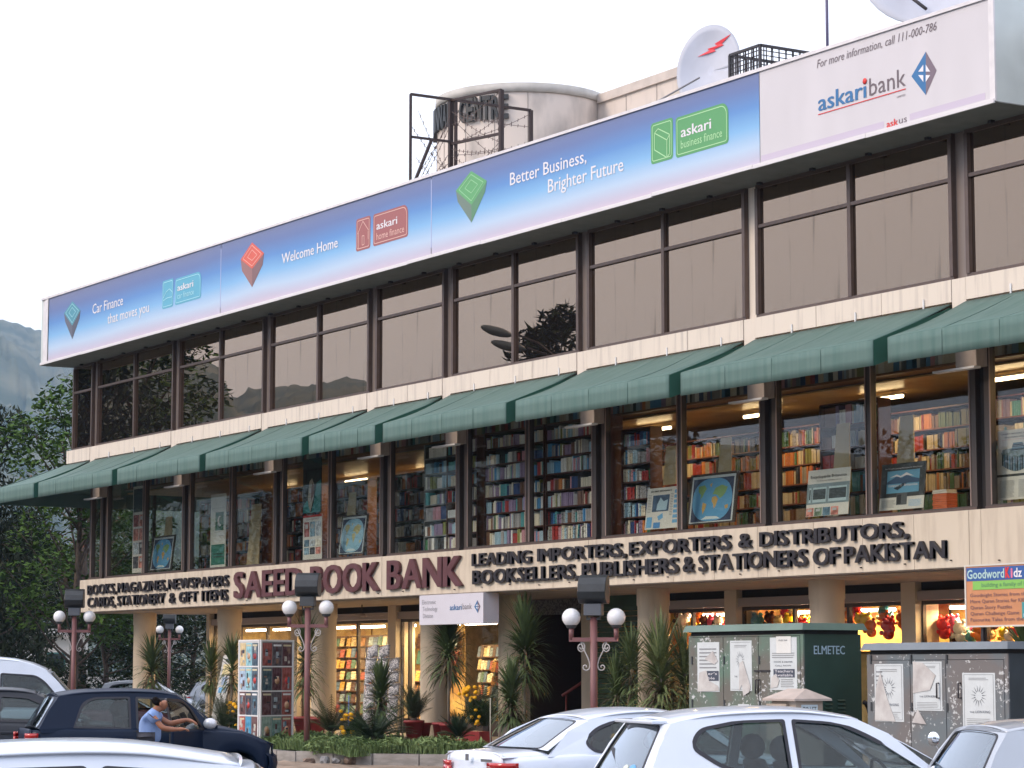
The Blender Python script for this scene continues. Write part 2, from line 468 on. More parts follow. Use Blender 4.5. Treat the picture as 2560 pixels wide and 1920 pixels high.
# bookshop glazing, floor two (window > frame, pane)
def shop_window(a, b, split=True):
    w = MB()
    w.box(a, b, .30, .42, 4.292, 4.36); w.box(a, b, .32, .40, 7.50, 7.58)
    w.box(a, a + .14, .30, .42, 4.36, 7.50); w.box(b - .14, b, .30, .42, 4.36, 7.50)
    xs = [a + .14, b - .14]
    if split:
        c = (a + b) / 2; w.box(c - .07, c + .07, .31, .42, 4.36, 7.50); xs = [a + .14, c - .07, c + .07, b - .14]
    fr = B(w, 'window', BRONZE_D)
    s = MB().box(a, b, .285, .299, 4.285, 4.34); q = s.build('sill', BRONZE, None, world=False); q.parent = fr; shift_to_parent(q)
    for i in range(0, len(xs), 2):
        p = MB(); p.box(xs[i], xs[i + 1], .37, .38, 4.36, 7.50)
        q = p.build('pane', SHOPGLASS, None, world=False); q.parent = fr; shift_to_parent(q)
    for x in xs:                                      # light bronze edge beads
        e = MB().box(x - .012, x + .012, .288, .30, 4.36, 7.5); q = e.build('bead', mat('bead_bronze', (.30, .22, .19), .4, metal=.2), None, world=False); q.parent = fr; shift_to_parent(q)
LW = [(-67.3, -66.35, False)]
for i in range(len(PX) - 1): LW.append((PX[i] + .10, PX[i + 1] - .10, i != 3))
for a, b, s in LW: shop_window(a, b, s)
for p in PX:
    block('pier_cladding', DULL, p - .27, p + .22, .05, .28, 6.55, 7.575, bld)
    block('pier_ledge', WHITE, p - .75, p + .24, -.02, .12, 6.51, 6.545, bld)
    block('pier_back', DARK, p - .10, p + .10, .40, .45, 4.3, 7.5, bld)
# glazed left flank of the bookshop
w = MB()
for y in (.36, 2.2, 4.3): w.box(-67.32, -67.24, y, y + .09, 4.3, 7.55)
w.box(-67.32, -67.24, .45, 4.3, 4.29, 4.36)
B(w, 'flank_frame', BRONZE_D); B(MB().box(-67.29, -67.275, .45, 4.3, 4.36, 7.55), 'flank_pane', SHOPGLASS)

# lower fascia that carries the lettering
xs = [-67.55, -66.42]
for i in range(len(PX) - 1):
    a, b = PX[i] + .15, PX[i + 1] - .15; n = 2 if i == 3 else 4
    xs += [PX[i] - .13, PX[i] + .15] + [a + (b - a) * k / n for k in range(1, n)]
xs = sorted(set(round(x, 3) for x in xs)); xs = [xs[0]] + [x for q, x in enumerate(xs[1:]) if x - xs[q] > .1] + [XR]
for a, b in zip(xs[:-1], xs[1:]):
    block('sign_fascia_panel', CREAM, a + .005, b - .005, .14 + random.uniform(-.003, .003), .30, ZS, 4.285, bld)
B(MB().box(-67.54, XR, .16, .28, 3.375, 3.388), 'drip_edge', DULL)

# round columns
for k, p in enumerate(PX[:9]):
    m = MB(); m.lathe([(.31, FLOOR), (.31, 3.02), (.325, 3.03), (.325, 3.36)], (p, 1.57, 0), 40)
    B(m, 'column', COLM)

# ------------------------------------------------------------------ ground floor shop fronts, plane y = 3.5
SY = 3.5
for k, p in enumerate(PX):
    B(MB().box(p - .20 if k else p, p + .20, SY - .05, SY + .5, FLOOR, 3.36), 'shopfront_pier', COLM)
SHOPG = glass('shopfront_glass', (.92, .90, .84), (1, 1, 1), .03, 4.0)
def shopfront(a, b, door=None, mull=(.33, .66), glassless=False):
    B(MB().box(a, b, SY + .1, SY + .4, 3.21, 3.36), 'lintel', DARK)
    B(MB().box(a, b, SY - .0, SY + .22, 3.03, 3.20), 'shutter_box', mat('grey_shutter_box', (.36, .31, .29), .5))
    B(MB().box(a, b, SY + .1, SY + .16, 2.95, 3.025), 'head_frame', BRONZE_D)
    w = MB()
    for f in (0, *mull, 1):
        x = a + (b - a) * f; w.box(x - .035, x + .035, SY + .1, SY + .18, FLOOR, 2.95)
    w.box(a, b, SY + .1, SY + .18, FLOOR, FLOOR + .35)
    fr = B(w, 'shop_window', BRONZE_D)
    fs = (0, *mull, 1)
    for u, v in zip(fs[:-1], fs[1:]):
        if door is not None and abs((u + v) / 2 - door) < .12: continue
        q = MB().box(a + (b - a) * u + .035, a + (b - a) * v - .035, SY + .13, SY + .14, FLOOR + .35, 2.95).build('pane', SHOPG, None, world=False)
        q.parent = fr; shift_to_parent(q)
shopfront(PX[0] + .2, PX[1] - .2); shopfront(PX[1] + .2, PX[2] - .2, mull=(.3, .62)); 
shopfront(PX[2] + .2, PX[3] - .2, door=.2, mull=(.08, .32)); 
shopfront(PX[4] + .2 + 2.2, PX[5] - .2, mull=(.5,)); shopfront(PX[5] + .2, PX[6] - .2); shopfront(PX[6] + .2, PX[7] - .2); shopfront(PX[7] + .2, PX[8] - .2)
# interior rooms: walls, ceiling, floor (lit by the tubes below)
def room(a, b, y1=9.0):
    r = MB(); r.box(a, a + .05, SY + .5, y1, FLOOR, 3.3); r.box(b - .05, b, SY + .5, y1, FLOOR, 3.3); r.box(a, b, y1, y1 + .05, FLOOR, 3.3)
    B(r, 'shop_wall', WARMW)
    B(MB().box(a, b, SY + .42, y1, 3.24, 3.30), 'shop_ceiling', WARMW); B(MB().box(a, b, SY + .2, y1, FLOOR - .02, FLOOR + .01), 'shop_floor', DULL)
room(PX[0] + .05, PX[3] - .05, 8.0); room(PX[4] + .45, PX[8], 7.5)
# stair entrance between the fourth and fifth piers: dark passage, stair, brown panel, rail
a, b = PX[3] + .2, PX[4] - .2
B(MB().box(a, b, 7.5, 7.6, FLOOR, 3.36).box(a - .03, a, SY + .5, 7.5, FLOOR, 3.36).box(b, b + .03, SY + .5, 7.5, FLOOR, 3.36), 'passage_wall', mat('dark_brown_wall', (.05, .028, .02), .7))
B(MB().box(a, b, SY - .02, SY + .1, 3.0, 3.34), 'grille_panel', mat('grey_grille', (.13, .12, .11), .6, color2=(.03, .03, .03), scale=26, contrast=(.48, .52)))
B(MB().box(a + 1.0, b - .1, 5.2, 5.25, 1.6, 2.95), 'brown_board', mat('brown_board', (.10, .045, .022), .5))
m = MB()
for i in range(10): m.box(a + 1.0, b, 4.2 + i * .3, 4.5 + i * .3, FLOOR, FLOOR + .17 * (i + 1))
B(m, 'stair', CONC)
m = MB()
for i in range(6): m.tube([(a + 1.05, 4.3 + i * .45, FLOOR + .1 + i * .25), (a + 1.05, 4.3 + i * .45, 1.25 + i * .25)], .022, 6)
m.tube([(a + 1.05, 4.2, 1.2), (a + 1.05, 6.9, 2.7)], .035, 8); B(m, 'stair_rail', mat('red_rail', (.25, .05, .04), .5))
# closed green roller shutter: individual slats
sh = PX[4] + .2
for i in range(26):
    z = FLOOR + .03 + i * .11
    o = block('shutter_slat', mat('green_shutter', (.035, .085, .045), .45, var=.2, scale=3), sh, sh + 2.15, SY - .0 + .0, SY + .035, z, z + .098, bld, rx=.16)
B(MB().box(sh, sh + 2.15, SY - .02, SY + .3, 3.11, 3.36), 'shutter_hood', mat('green_shutter', (.05, .11, .06), .45))
B(MB().box(sh + 2.15, sh + 2.35, SY - .06, SY + .4, FLOOR, 3.36), 'shopfront_pier', COLM)
# arcade floor plinth
B(MB().box(-67.6, XR, .55, 14, -.1, FLOOR), 'plinth', mat('arcade_paving', (.30, .26, .22), .75, var=.25, scale=4, bump=.1))

# ------------------------------------------------------------------ awnings: cloth, valance, side cheek, frame
CH = bpy.data.materials['green_awning_cloth']
awn_lab = ['third green awning from the left corner', 'fourth green awning from the left corner', 'fifth green awning from the left corner',
           'narrow green awning above the single lower pane, middle of the row', 'green awning just right of the narrow one', 'green awning above the lit shelves and world map',
           'large green awning second from the right edge', 'green awning cut by the right edge of the photo', 'green awning beyond the right edge']
awn_lab = ['green awning over the banner window, second from the left corner', 'green awning over the world map near the lettering S, third from the left', 'green awning over the shelves left of the narrow awning',
           'narrow green awning above the single book window, middle of the row', 'green awning over the densest bookshelves right of the narrow awning', 'green awning over the blue framed world map',
           'wide green awning over the encyclopedia posters', 'streaked green awning cut by the right edge of the photo', 'green awning beyond the great books poster outside the picture']
YA0, YA1, ZA0, ZA1, ZA2 = -.11, -1.70, 7.56, 6.88, 6.48
def awning(a, b, label, corner=False):
    t = thing('awning', label, 'awning', ((a + b) / 2, -.1, 7.0), group='green cloth awnings over the bookshop windows')
    n = 14; al = a - 1.65 if corner else a
    P = []
    for j in range(7):
        v = j / 6; row = []
        for i in range(n + 1):
            u = i / n
            x = (a + (al - a) * v) * (1 - u) + b * u
            sag = .045 * sin(pi * v) * (1 + .35 * sin(u * 17 + b) + .25 * sin(u * 41 + b * 3))
            row.append((x, YA0 + (YA1 - YA0) * v, ZA0 + (ZA1 - ZA0) * v - sag))
        P.append(row)
    m = MB(); m.smooth = True; m.grid(P); m.build('cloth', AWN, t, solid=.02)
    m = MB(); m.smooth = True
    m.grid([[(al + (b - al) * i / 40, YA1 - .01 - .006 * sin(i * 1.7 + 2 * sin(i * .6)) * j / 3, ZA1 - (ZA1 - ZA2) * j / 3) for i in range(41)] for j in range(4)])
    m.build('valance', AWN, t, solid=.015)
    for x in ((b,) if corner else (a, b)):
        m = MB(); m.poly([(x, YA0, ZA0), (x, YA1, ZA1), (x, YA1, ZA2), (x, YA1 + .25, ZA2)] if False else [(x, YA0, ZA0 - .05), (x, YA1, ZA1), (x, YA1, ZA2), (x, YA0 - .02, 7.02)])
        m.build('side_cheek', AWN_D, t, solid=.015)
    f = MB()
    ns = max(2, int((b - a) / 1.7))
    for i in range(ns + 1):
        x = a + .05 + (b - a - .1) * i / ns
        f.bar((x, YA0, ZA0 - .09), (x, YA1 + .03, ZA1 - .07), .03); f.bar((x, YA1 + .03, ZA1 - .07), (x, YA1 + .03, ZA2 + .03), .03)
    f.bar((a, YA1 + .04, ZA2 + .05), (b, YA1 + .04, ZA2 + .05), .03); f.bar((a, YA1 + .04, ZA1 - .05), (b, YA1 + .04, ZA1 - .05), .03)
    f.build('frame', STEEL, t)
    if not corner:                                    # sewn seams of the cloth strips
        for i in range(1, 4):
            x = a + (b - a) * i / 4
            s = MB(); s.tube([(x, YA0 + (YA1 - YA0) * v / 6, ZA0 + (ZA1 - ZA0) * v / 6 - .045 * sin(pi * v / 6) * (1 + .35 * sin(i / 4 * 17 + b) + .25 * sin(i / 4 * 41 + b * 3)) + .011) for v in range(7)] + [(x, YA1 - .022, ZA1 - .02), (x, YA1 - .022, ZA2)], .004, 4)
            s.build('seam', mat('seam_green', (.05, .115, .10), .8), t)
    if corner:
        m = MB(); m.smooth = True
        m.grid([[(-68.16 - 1.65 * v / 5, YA0 + (YA1 - YA0) * v / 5 * (1 - u) + (8 - YA0) * u, ZA0 + (ZA1 - ZA0) * v / 5) for u in (0, .33, .66, 1)] for v in range(6)])
        m.build('side_cloth', AWN, t, solid=.02)
        MB().quad((al, YA1, ZA1), (al, 8, ZA1), (al, 8, ZA2), (al, YA1, ZA2)).build('side_valance', AWN, t, solid=.015)
    return t
awning(-68.16, PX[0] - .19, 'green corner awning wrapping the left end of the arcade', corner=True)
for i in range(len(PX) - 1):
    awning(PX[i] + .17, PX[i + 1] - .19, awn_lab[i])

# ------------------------------------------------------------------ roof tower, parapet wall
tw = thing('roof_tower', 'round cream stair tower rising above the billboard with stained plaster', 'tower', (-53.31, 5.95, 11.7))
tc_, tr_ = Vector((-53.31, 5.95, 0)), 2.13
tm = MB(); tm.lathe([(tr_, 11.7), (tr_, 15.72)], tc_, 72); tm.build('drum', STAIN, tw)
tm = MB(); tm.lathe([(tr_ + .003, 15.725), (tr_ + .045, 15.725), (tr_ + .045, 15.95), (tr_ - .15, 15.96), (.01, 15.96)], tc_, 72); tm.build('coping', mat('grey_coping', (.52, .50, .47), .7, var=.2, scale=3), tw)
jm = MB()
for a in (-118, -96, -72, -50, -28):
    aa = radians(a); p = tc_ + Vector((cos(aa), sin(aa), 0)) * (tr_ + .002)
    jm.bar((p.x, p.y, 11.8), (p.x, p.y, 15.7), .014, .014)
jm.build('plaster_joint', mat('joint_grey', (.30, .27, .25), .8), tw)
JN = MB(); jt = 'JINNAH CENTRE'
LET = mat('dark_letter', (.03, .032, .034), .45)
a_c, a_half = radians(-79), radians(39)
for i, ch in enumerate(jt):
    if ch == ' ': continue
    vs, fs, x0, x1, y0, y1 = text_mesh(ch, .5, .03)
    ac = a_c + (i - (len(jt) - 1) / 2) / (len(jt) / 2) * a_half; wd = .20 if ch != 'I' else .1
    m = MB(); out = []
    for x, y, z in vs:
        al = ac + ((x - (x0 + x1) / 2) / (x1 - x0)) * wd / tr_; r = tr_ + .06 + z * .09
        out.append((tc_.x + r * cos(al), tc_.y + r * sin(al), 15.08 + y / CAP * .55))
    m.add(out, fs); m.build('letter', LET, tw)
pw = thing('roof_wall', 'long stained roof parapet wall running right from the round tower', 'wall', (-49, 7, 11.7))
MB().box(-51.45, -46.9, 7.0, 7.25, 11.7, 15.66).build('wall', STAIN, pw)
MB().box(-51.45, -46.88, 6.93, 7.3, 15.66, 15.88).build('coping', mat('pink_coping', (.60, .53, .48), .7, var=.15), pw)
jm = MB()
for x in (-50.2, -48.9, -47.6): jm.bar((x, 6.995, 11.8), (x, 6.995, 15.75), .012, .012)
jm.build('plaster_joint', mat('joint_grey', (.3, .27, .25), .8), pw)
# ================================================================== billboard on the roof edge
def flat(name, col, rough=.55, **k): return mat('print_' + name, col, rough, **k)
def sr(r, g, b):                     # printed colour given as it looks on paper
    f = lambda c: (c / 255 / 12.92) if c / 255 <= .04045 else ((c / 255 + .055) / 1.055) ** 2.4
    return (f(r), f(g), f(b))
YB = -1.0
bb = thing('billboard', 'very long blue and white bank billboard running along the roof edge', 'billboard', (-48, -1, 10.3))
def ztop(x): return 12.25 + (x + 67.5) * (12.03 - 12.25) / 39.0
def grad_mat():
    m = bpy.data.materials.new('blue_gradient_print'); m.use_nodes = True
    nt = m.node_tree; n = nt.nodes; l = nt.links; b = n['Principled BSDF']; b.inputs['Roughness'].default_value = .5
    g = n.new('ShaderNodeNewGeometry'); sp = n.new('ShaderNodeSeparateXYZ'); l.new(g.outputs['Position'], sp.inputs[0])
    mr = n.new('ShaderNodeMapRange'); mr.inputs['From Min'].default_value = 10.38; mr.inputs['From Max'].default_value = 12.15
    l.new(sp.outputs['Z'], mr.inputs[0])
    no = n.new('ShaderNodeTexNoise'); no.inputs['Scale'].default_value = .25; l.new(g.outputs['Position'], no.inputs['Vector'])
    ad = n.new('ShaderNodeMath'); ad.operation = 'MULTIPLY_ADD'; ad.inputs[1].default_value = .10; l.new(no.outputs['Fac'], ad.inputs[0])
    sb = n.new('ShaderNodeMath'); sb.operation = 'SUBTRACT'; sb.inputs[1].default_value = .05; l.new(mr.outputs[0], sb.inputs[0]); l.new(sb.outputs[0], ad.inputs[2])
    cr = n.new('ShaderNodeValToRGB'); l.new(ad.outputs[0], cr.inputs[0]); l.new(cr.outputs[0], b.inputs['Base Color'])
    e = cr.color_ramp.elements
    for p, c in ((.0, sr(198, 184, 200)), (.07, sr(190, 188, 208)), (.20, sr(182, 204, 228)), (.40, sr(128, 180, 224)), (.60, sr(94, 142, 202)), (.80, sr(102, 122, 172)), (1.0, sr(118, 126, 160))):
        if p in (0.0,): e[0].position = p; e[0].color = (*c, 1)
        elif p == 1.0: e[-1].position = p; e[-1].color = (*c, 1)
        else:
            q = e.new(p); q.color = (*c, 1)
    return m
GRAD = grad_mat()
SHEET = mat('billboard_white_sheet', sr(208, 205, 210), .5, var=.06, scale=1.5, stretch=(1, 1, .3))
EDGE = mat('billboard_edge', sr(225, 222, 225), .4, var=.12, scale=4)
def panel(name, x0, x1, m, z0=10.40):
    mb = MB(); n = max(1, int((x1 - x0) / 1.5))
    for i in range(n):
        a = x0 + (x1 - x0) * i / n; b = x0 + (x1 - x0) * (i + 1) / n
        mb.quad((a, YB, z0), (b, YB, z0), (b, YB, ztop(b) - .05), (a, YB, ztop(a) - .05))
    return mb.build(name, m, bb)
XD = [-67.42, at(552, 700, YB).x, at(1078.5, 520, YB).x, at(1899.5, 250, YB).x, -28.55]
for i in range(3): panel('blue_panel', XD[i] + .015, XD[i + 1] - .015, GRAD)
panel('white_panel', XD[3], XD[4], SHEET)
for x in XD[1:3]: MB().box(x - .014, x + .014, YB - .004, YB + .02, 10.55, 12.0).build('divider', mat('print_pale', sr(175, 185, 220), .5), bb)
# body, trims, end return
m = MB(); m.add([(-68.0, -.985, 10.36), (-28.48, -.985, 10.36), (-28.48, -.985, ztop(-28.5)), (-68, -.985, ztop(-68)),
                 (-68.0, -.12, 10.36), (-28.48, -.12, 10.36), (-28.48, -.12, ztop(-28.5)), (-68, -.12, ztop(-68))],
                [(0, 1, 2, 3), (5, 4, 7, 6), (1, 5, 6, 2), (4, 0, 3, 7), (3, 2, 6, 7)])
m.build('box_body', mat('billboard_sheet_metal', sr(212, 220, 218), .45, metal=.1, var=.1, scale=2), bb)
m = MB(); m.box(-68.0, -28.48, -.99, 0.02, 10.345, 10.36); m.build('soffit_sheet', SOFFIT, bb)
nseg = 13
for i in range(nseg):                                 # bottom lip and top trim come in lengths, slightly out of line
    a = -67.95 + 39.47 * i / nseg; b = -67.95 + 39.47 * (i + 1) / nseg; j = random.uniform(-.008, .008)
    block('bottom_trim', EDGE, a + .004, b - .004, YB - .035, YB + .0, 10.335 + j, 10.405 + j, bb)
    m = MB(); m.add([(a, YB - .03, ztop(a) - .06), (b, YB - .03, ztop(b) - .06), (b, YB - .03, ztop(b) + j * .5), (a, YB - .03, ztop(a) + j * .5),
                     (a, YB + .03, ztop(a) - .06), (b, YB + .03, ztop(b) - .06), (b, YB + .03, ztop(b) + j * .5), (a, YB + .03, ztop(a) + j * .5)],
                    [(0, 1, 2, 3), (3, 2, 6, 7), (4, 0, 3, 7), (1, 5, 6, 2)])
    m.build('top_trim', EDGE, bb)
m = MB(); m.smooth = True
m.grid([[(-67.42, YB - .02, z), (-67.6, YB - .015, z), (-67.85, YB + .01, z), (-68.02, YB + .05, z), (-68.02, -.1, z)] for z in (10.34, 12.27)]); m.build('end_wrap', EDGE, bb)
MB().box(-28.58, -28.46, YB - .02, YB + .01, 10.36, ztop(-28.5)).build('end_trim', EDGE, bb)
for i in range(26):
    x = -67 + i * 1.5; block('hanger_clip', STEEL, x - .04, x + .04, -.2, -.12, 10.30, 10.345, bb)

def zat(sx, sy, Y): return at(sx, sy, Y)
def write(txt, p0, p1, cap_px, m, Y, parent, name='lettering', bold=0.0, shear=0.0, off=.006, world=True, z1=None):
    """p0, p1: start and end of the baseline on the wall plane"""
    A = at(*p0, Y); Bp = at(*p1, Y)
    cap = at(p0[0], p0[1] - cap_px, Y).z - A.z
    z = (A.z + Bp.z) / 2
    mb = MB()
    if bold > 0:                      # heavier weight: the word printed several times with a hair's shift
        e = bold * (Bp.x - A.x) / max(1, len(txt)) * .9
        for q, o_ in enumerate((-e, 0, e)): place_text(mb, txt, A.x + e + o_, Bp.x - e + o_, z, cap, wall_fn(Y - off - .0008 * q), shear=shear)
    else: place_text(mb, txt, A.x, Bp.x, z, cap, wall_fn(Y - off), shear=shear)
    return mb.build(name, m, parent)
def patch(pts, m, Y, parent, name='print', off=.004):
    q = [at(*p, Y) for p in pts]
    mb = MB(); mb.prism([(a.x, a.z) for a in q], lambda u, v, d: (u, Y - d, v), off, off - .0015)
    return mb.build(name, m, parent, fix=True)
def strokes(lines, w, m, Y, parent, name='line_drawing', off=.008):
    mb = MB()
    for ln in lines:
        for a, b in zip(ln[:-1], ln[1:]):
            A, C_ = at(*a, Y), at(*b, Y); A.y = C_.y = Y - off
            mb.bar(A, C_, w, .002, up=(0, 1, 0))
    return mb.build(name, m, parent)
def rrect(x0, x1, z0, z1, r, big=None):
    """rounded outline; big = radius of the top right corner"""
    out = []
    for cx, cz, rr, a in ((x1, z1, big or r, 0), (x0, z1, r, 90), (x0, z0, r, 180), (x1, z0, r, 270)):
        sx, sz = (1 if cx == x1 else -1), (1 if cz == z1 else -1)
        for k in range(6):
            t = radians(a + 18 * k); out.append((cx - sx * rr + rr * cos(t), cz - sz * rr + rr * sin(t)))
    return out
WPR = mat('print_white', sr(228, 226, 232), .5); LB = mat('print_light_cyan', sr(150, 205, 228), .5)
write('Car Finance', (231.5, 784.6), (308, 763), 24, WPR, YB, bb, bold=.03)
write('that moves you', (269, 808.5), (373, 781), 24, WPR, YB, bb, bold=.03)
write('Welcome Home', (704.7, 657.5), (845, 620.6), 25, WPR, YB, bb, bold=.03)
write('Better Business,', (1275.6, 461), (1467, 408.5), 31, WPR, YB, bb, bold=.03)
write('Brighter Future', (1370.7, 480.8), (1559.5, 428.4), 33, WPR, YB, bb, bold=.03)
# cubes in perspective: top face, two sides
def cube_print(T, R, Bt, L, F, tc, sc, sc2, lc):
    patch([T, L, F, R], flat('cube_top_' + tc[0], tc[1]), YB, bb, 'emblem_face')
    dh = (Bt[1] - F[1]); L2 = (L[0] + (F[0] - L[0]) * .12, L[1] + dh * .62); R2 = (R[0] - (R[0] - F[0]) * .12, R[1] + dh * .62)
    patch([L, L2, Bt, F], flat('cube_side_' + tc[0], sc), YB, bb, 'emblem_side'); patch([F, Bt, R2, R], flat('cube_shade_' + tc[0], sc2), YB, bb, 'emblem_side')
    c = [(sum(p[0] for p in (T, L, F, R)) / 4), (sum(p[1] for p in (T, L, F, R)) / 4)]
    k = lambda p, f=.78: (c[0] + (p[0] - c[0]) * f, c[1] + (p[1] - c[1]) * f)
    strokes([[k(T), k(L), k(F), k(R), k(T)], [k(T, .45), k(L, .4), k(F, .35), k(R, .42), k(T, .45)]], .014, flat('cube_line_' + tc[0], lc), YB, bb)
cube_print((181, 753), (201.5, 775), (181, 848), (160.6, 783), (181, 814), ('teal', sr(82, 150, 170)), sr(98, 102, 118), sr(84, 88, 104), sr(170, 215, 225))
cube_print((630.6, 606), (660.5, 633), (630.6, 718), (602, 649), (630.6, 672), ('red', sr(215, 100, 85)), sr(150, 112, 112), sr(128, 98, 102), sr(240, 190, 180))
cube_print((1178, 427.5), (1217.5, 452), (1179, 556.5), (1140, 477), (1179, 512), ('green', sr(98, 168, 112)), sr(112, 132, 122), sr(92, 140, 108), sr(160, 210, 165))
def logo(s0, s1, l0, l1, name, col, line, w1, w2, icon):
    C_ = flat('logo_' + name, col); L_ = flat('logo_line_' + name, line)
    for (x0, y0, x1, y1), big in ((s0, None), (l0, .2)):
        A = at(x0, y1, YB); D_ = at(x0, y0, YB); B_ = at(x1, (s1 if big is None else l1)[0], YB)
        a, b, z0, z1 = A.x, B_.x, A.z, D_.z
        mb = MB(); mb.prism(rrect(a, b, z0, z1, .07, big), lambda u, v, d: (u, YB - d, v), .004, .0025); mb.build('logo_box', C_, bb, fix=True)
        o = rrect(a + .05, b - .05, z0 + .05, z1 - .05, .05, big and .17); mb = MB()
        for p, q in zip(o, o[1:] + o[:1]): mb.bar((p[0], YB - .007, p[1]), (q[0], YB - .007, q[1]), .016, .002, up=(0, 1, 0))
        mb.build('logo_outline', L_, bb)
    for (txt, p0, p1, cp, bold, mm) in (w1 + (WPR,), w2 + (L_,)): write(txt, p0, p1, cp, mm, YB, bb, bold=bold, off=.008)
    strokes(icon, .018, L_, YB, bb)
logo((405.7, 704, 434, 773.6), (696,), (437.8, 698, 503.5, 763.5), (680,), 'cyan', sr(96, 172, 200), sr(170, 222, 235),
     ('askari', (444, 728), (484, 716), 16, .06), ('car finance', (444, 747), (485, 736), 14, 0), [[(409, 745), (416, 730), (424, 722), (432, 730), (431, 742)], [(409, 752), (418, 745), (430, 742)]])
logo((890.4, 549.5, 926.6, 629.8), (541.6,), (933, 536.9, 1020.6, 616.5), (513,), 'maroon', sr(160, 98, 98), sr(225, 185, 175),
     ('askari', (941.8, 573.8), (994, 560), 19, .06), ('home finance', (941.8, 600), (1011, 580), 17, 0), [[(895, 585), (908, 553), (922, 575)], [(897, 583), (897, 622)], [(921, 577), (921, 598)], [(906, 613), (906, 590), (911, 589), (911, 611), (906, 613)]])
logo((1628, 310, 1682.5, 412), (301.6,), (1690, 295, 1821, 395.8), (264,), 'green', sr(92, 160, 104), sr(175, 222, 170),
     ('askari', (1703, 343), (1779, 322), 26, .06), ('business finance', (1703, 371), (1806, 342), 20, 0),
     [[(1637, 333), (1637, 375), (1668, 394), (1668, 350), (1637, 333), (1646, 322), (1675, 336), (1668, 350)], [(1675, 336), (1675, 384), (1668, 394)]])
# white part
GP = mat('print_grey', sr(108, 96, 102), .5); BP = mat('print_bank_blue', sr(52, 112, 165), .5); RP = mat('print_red', sr(215, 55, 50), .5); PP = mat('print_taupe', sr(120, 105, 118), .5)
write('For more information, call 111-000-786', (2043, 168.4), (2342, 77), 20, GP, YB, bb, shear=.2)
write('askari', (2046, 278.5), (2167, 243.5), 42, BP, YB, bb, bold=.06)
write('bank', (2173.8, 240), (2265, 214), 44, GP, YB, bb, bold=-.012)
strokes([[(2046, 287), (2265, 222)]], .015, RP, YB, bb)
write('LIMITED', (2243, 246), (2264, 239), 5, GP, YB, bb)
c = at(2163, 203, YB); MB().lathe([(.05, -.002), (.05, .002), (0.001, .002)], (0, 0, 0), 16).build('red_dot', RP, bb, world=False).matrix_local = Matrix.Translation(c - bb.location + Vector((0, -.012, 0))) @ Matrix.Rotation(pi / 2, 4, 'X')
def diamond(T, R, Bt, L, Y, par):
    M_ = ((T[0] + Bt[0]) / 2, (T[1] + Bt[1]) / 2)
    patch([T, L, Bt], BP, Y, par, 'emblem_half'); patch([T, Bt, R], PP, Y, par, 'emblem_half')
    mx = lambda a, b, f: (a[0] + (b[0] - a[0]) * f, a[1] + (b[1] - a[1]) * f)
    cM = mx(T, Bt, .5); cc = mx(L, R, .5)
    for s, E_ in ((0, L), (1, R)):
        up = mx(T, cc, .60); lo = mx(Bt, cc, .60)
        dx = -3 if s == 0 else 3
        k = abs(R[0] - L[0]) / 63
        patch([(up[0] + dx * k, up[1]), (up[0] + dx * k, mx(up, cc, .80)[1]), (mx(E_, (up[0] + dx * k, cc[1]), .58)[0], mx(up, cc, .80)[1])], WPR, Y, par, 'emblem_cutout', off=.009)
        patch([(lo[0] + dx * k, lo[1]), (lo[0] + dx * k, mx(lo, cc, .80)[1]), (mx(E_, (lo[0] + dx * k, cc[1]), .58)[0], mx(lo, cc, .80)[1])], WPR, Y, par, 'emblem_cutout', off=.009)
diamond((2315, 129), (2342, 176), (2315, 238), (2279, 191), YB, bb)
write('ask', (2217, 320), (2246, 311), 17, RP, YB, bb, bold=.06); write('us', (2248, 310), (2268, 304), 17, GP, YB, bb)
LIL = mat('print_lilac', sr(196, 186, 204), .5)
for a, b in ((XD[3] + .02, at(2210, 330, YB).x), (at(2275, 310, YB).x, -28.7)):
    MB().box(a, b, YB - .003, YB - .001, 10.425, 10.53).build('lilac_band', LIL, bb)

# ================================================================== bookshop lettering on the lower fascia
YS = .14
FAT = .034; GAP = .035
LBK = mat('charcoal_letter', (.032, .027, .032), .42, var=.3, scale=12); LBS = LBK
LMR = mat('maroon_letter', (.125, .045, .052), .5, var=.15, scale=6)
def letters(words, m, parent, depth, capfn, bold):
    for w_, x0, x1, zb, zt in words:
        # spread letters of a word by their own widths
        adv = [];
        for ch in w_:
            v = text_mesh(ch, .5, bold); adv.append((v[3] - v[2] + 2 * FAT) - (.07 if ch == 'R' else 0) - (.03 if ch == 'T' else 0))
        gap = GAP; tot = sum(adv) + gap * (len(w_) - 1); k = (x1 - x0) / tot; x = x0
        for ch, a in zip(w_, adv):
            vs, fs, c0, c1, d0, d1 = text_mesh(ch, .5, bold, 0, 3)
            mb = MB(); j = random.uniform(-.006, .006)
            for q, (ox, oy) in enumerate(((-1, -1), (1, -1), (-1, 1), (1, 1), (0, 0))):
                ox *= FAT; oy *= FAT * .3
                mb.add([(x + FAT * k + (p[0] - c0 + ox) * k, YS - .012 - q * .0012 - p[2] * depth - depth / 2, zb + j + (p[1] * (1 - FAT * .6) + FAT * .3 + oy) / CAP * (zt - zb)) for p in vs], fs)
            mb.build('letter', m, parent); x += (a + gap) * k
def row(words, p_bot, p_top, q_bot, q_top):
    """rows measured at two places: bottom and top of the capitals"""
    b0, t0, b1, t1 = at(*p_bot, YS), at(*p_top, YS), at(*q_bot, YS), at(*q_top, YS)
    out = []
    for w_, a, b in words:
        xa, xb = at(a, p_bot[1], YS).x, at(b, p_bot[1], YS).x
        f = 0
        out.append((w_, xa, xb, (b0.z + b1.z) / 2, (t0.z + t1.z) / 2))
    return out
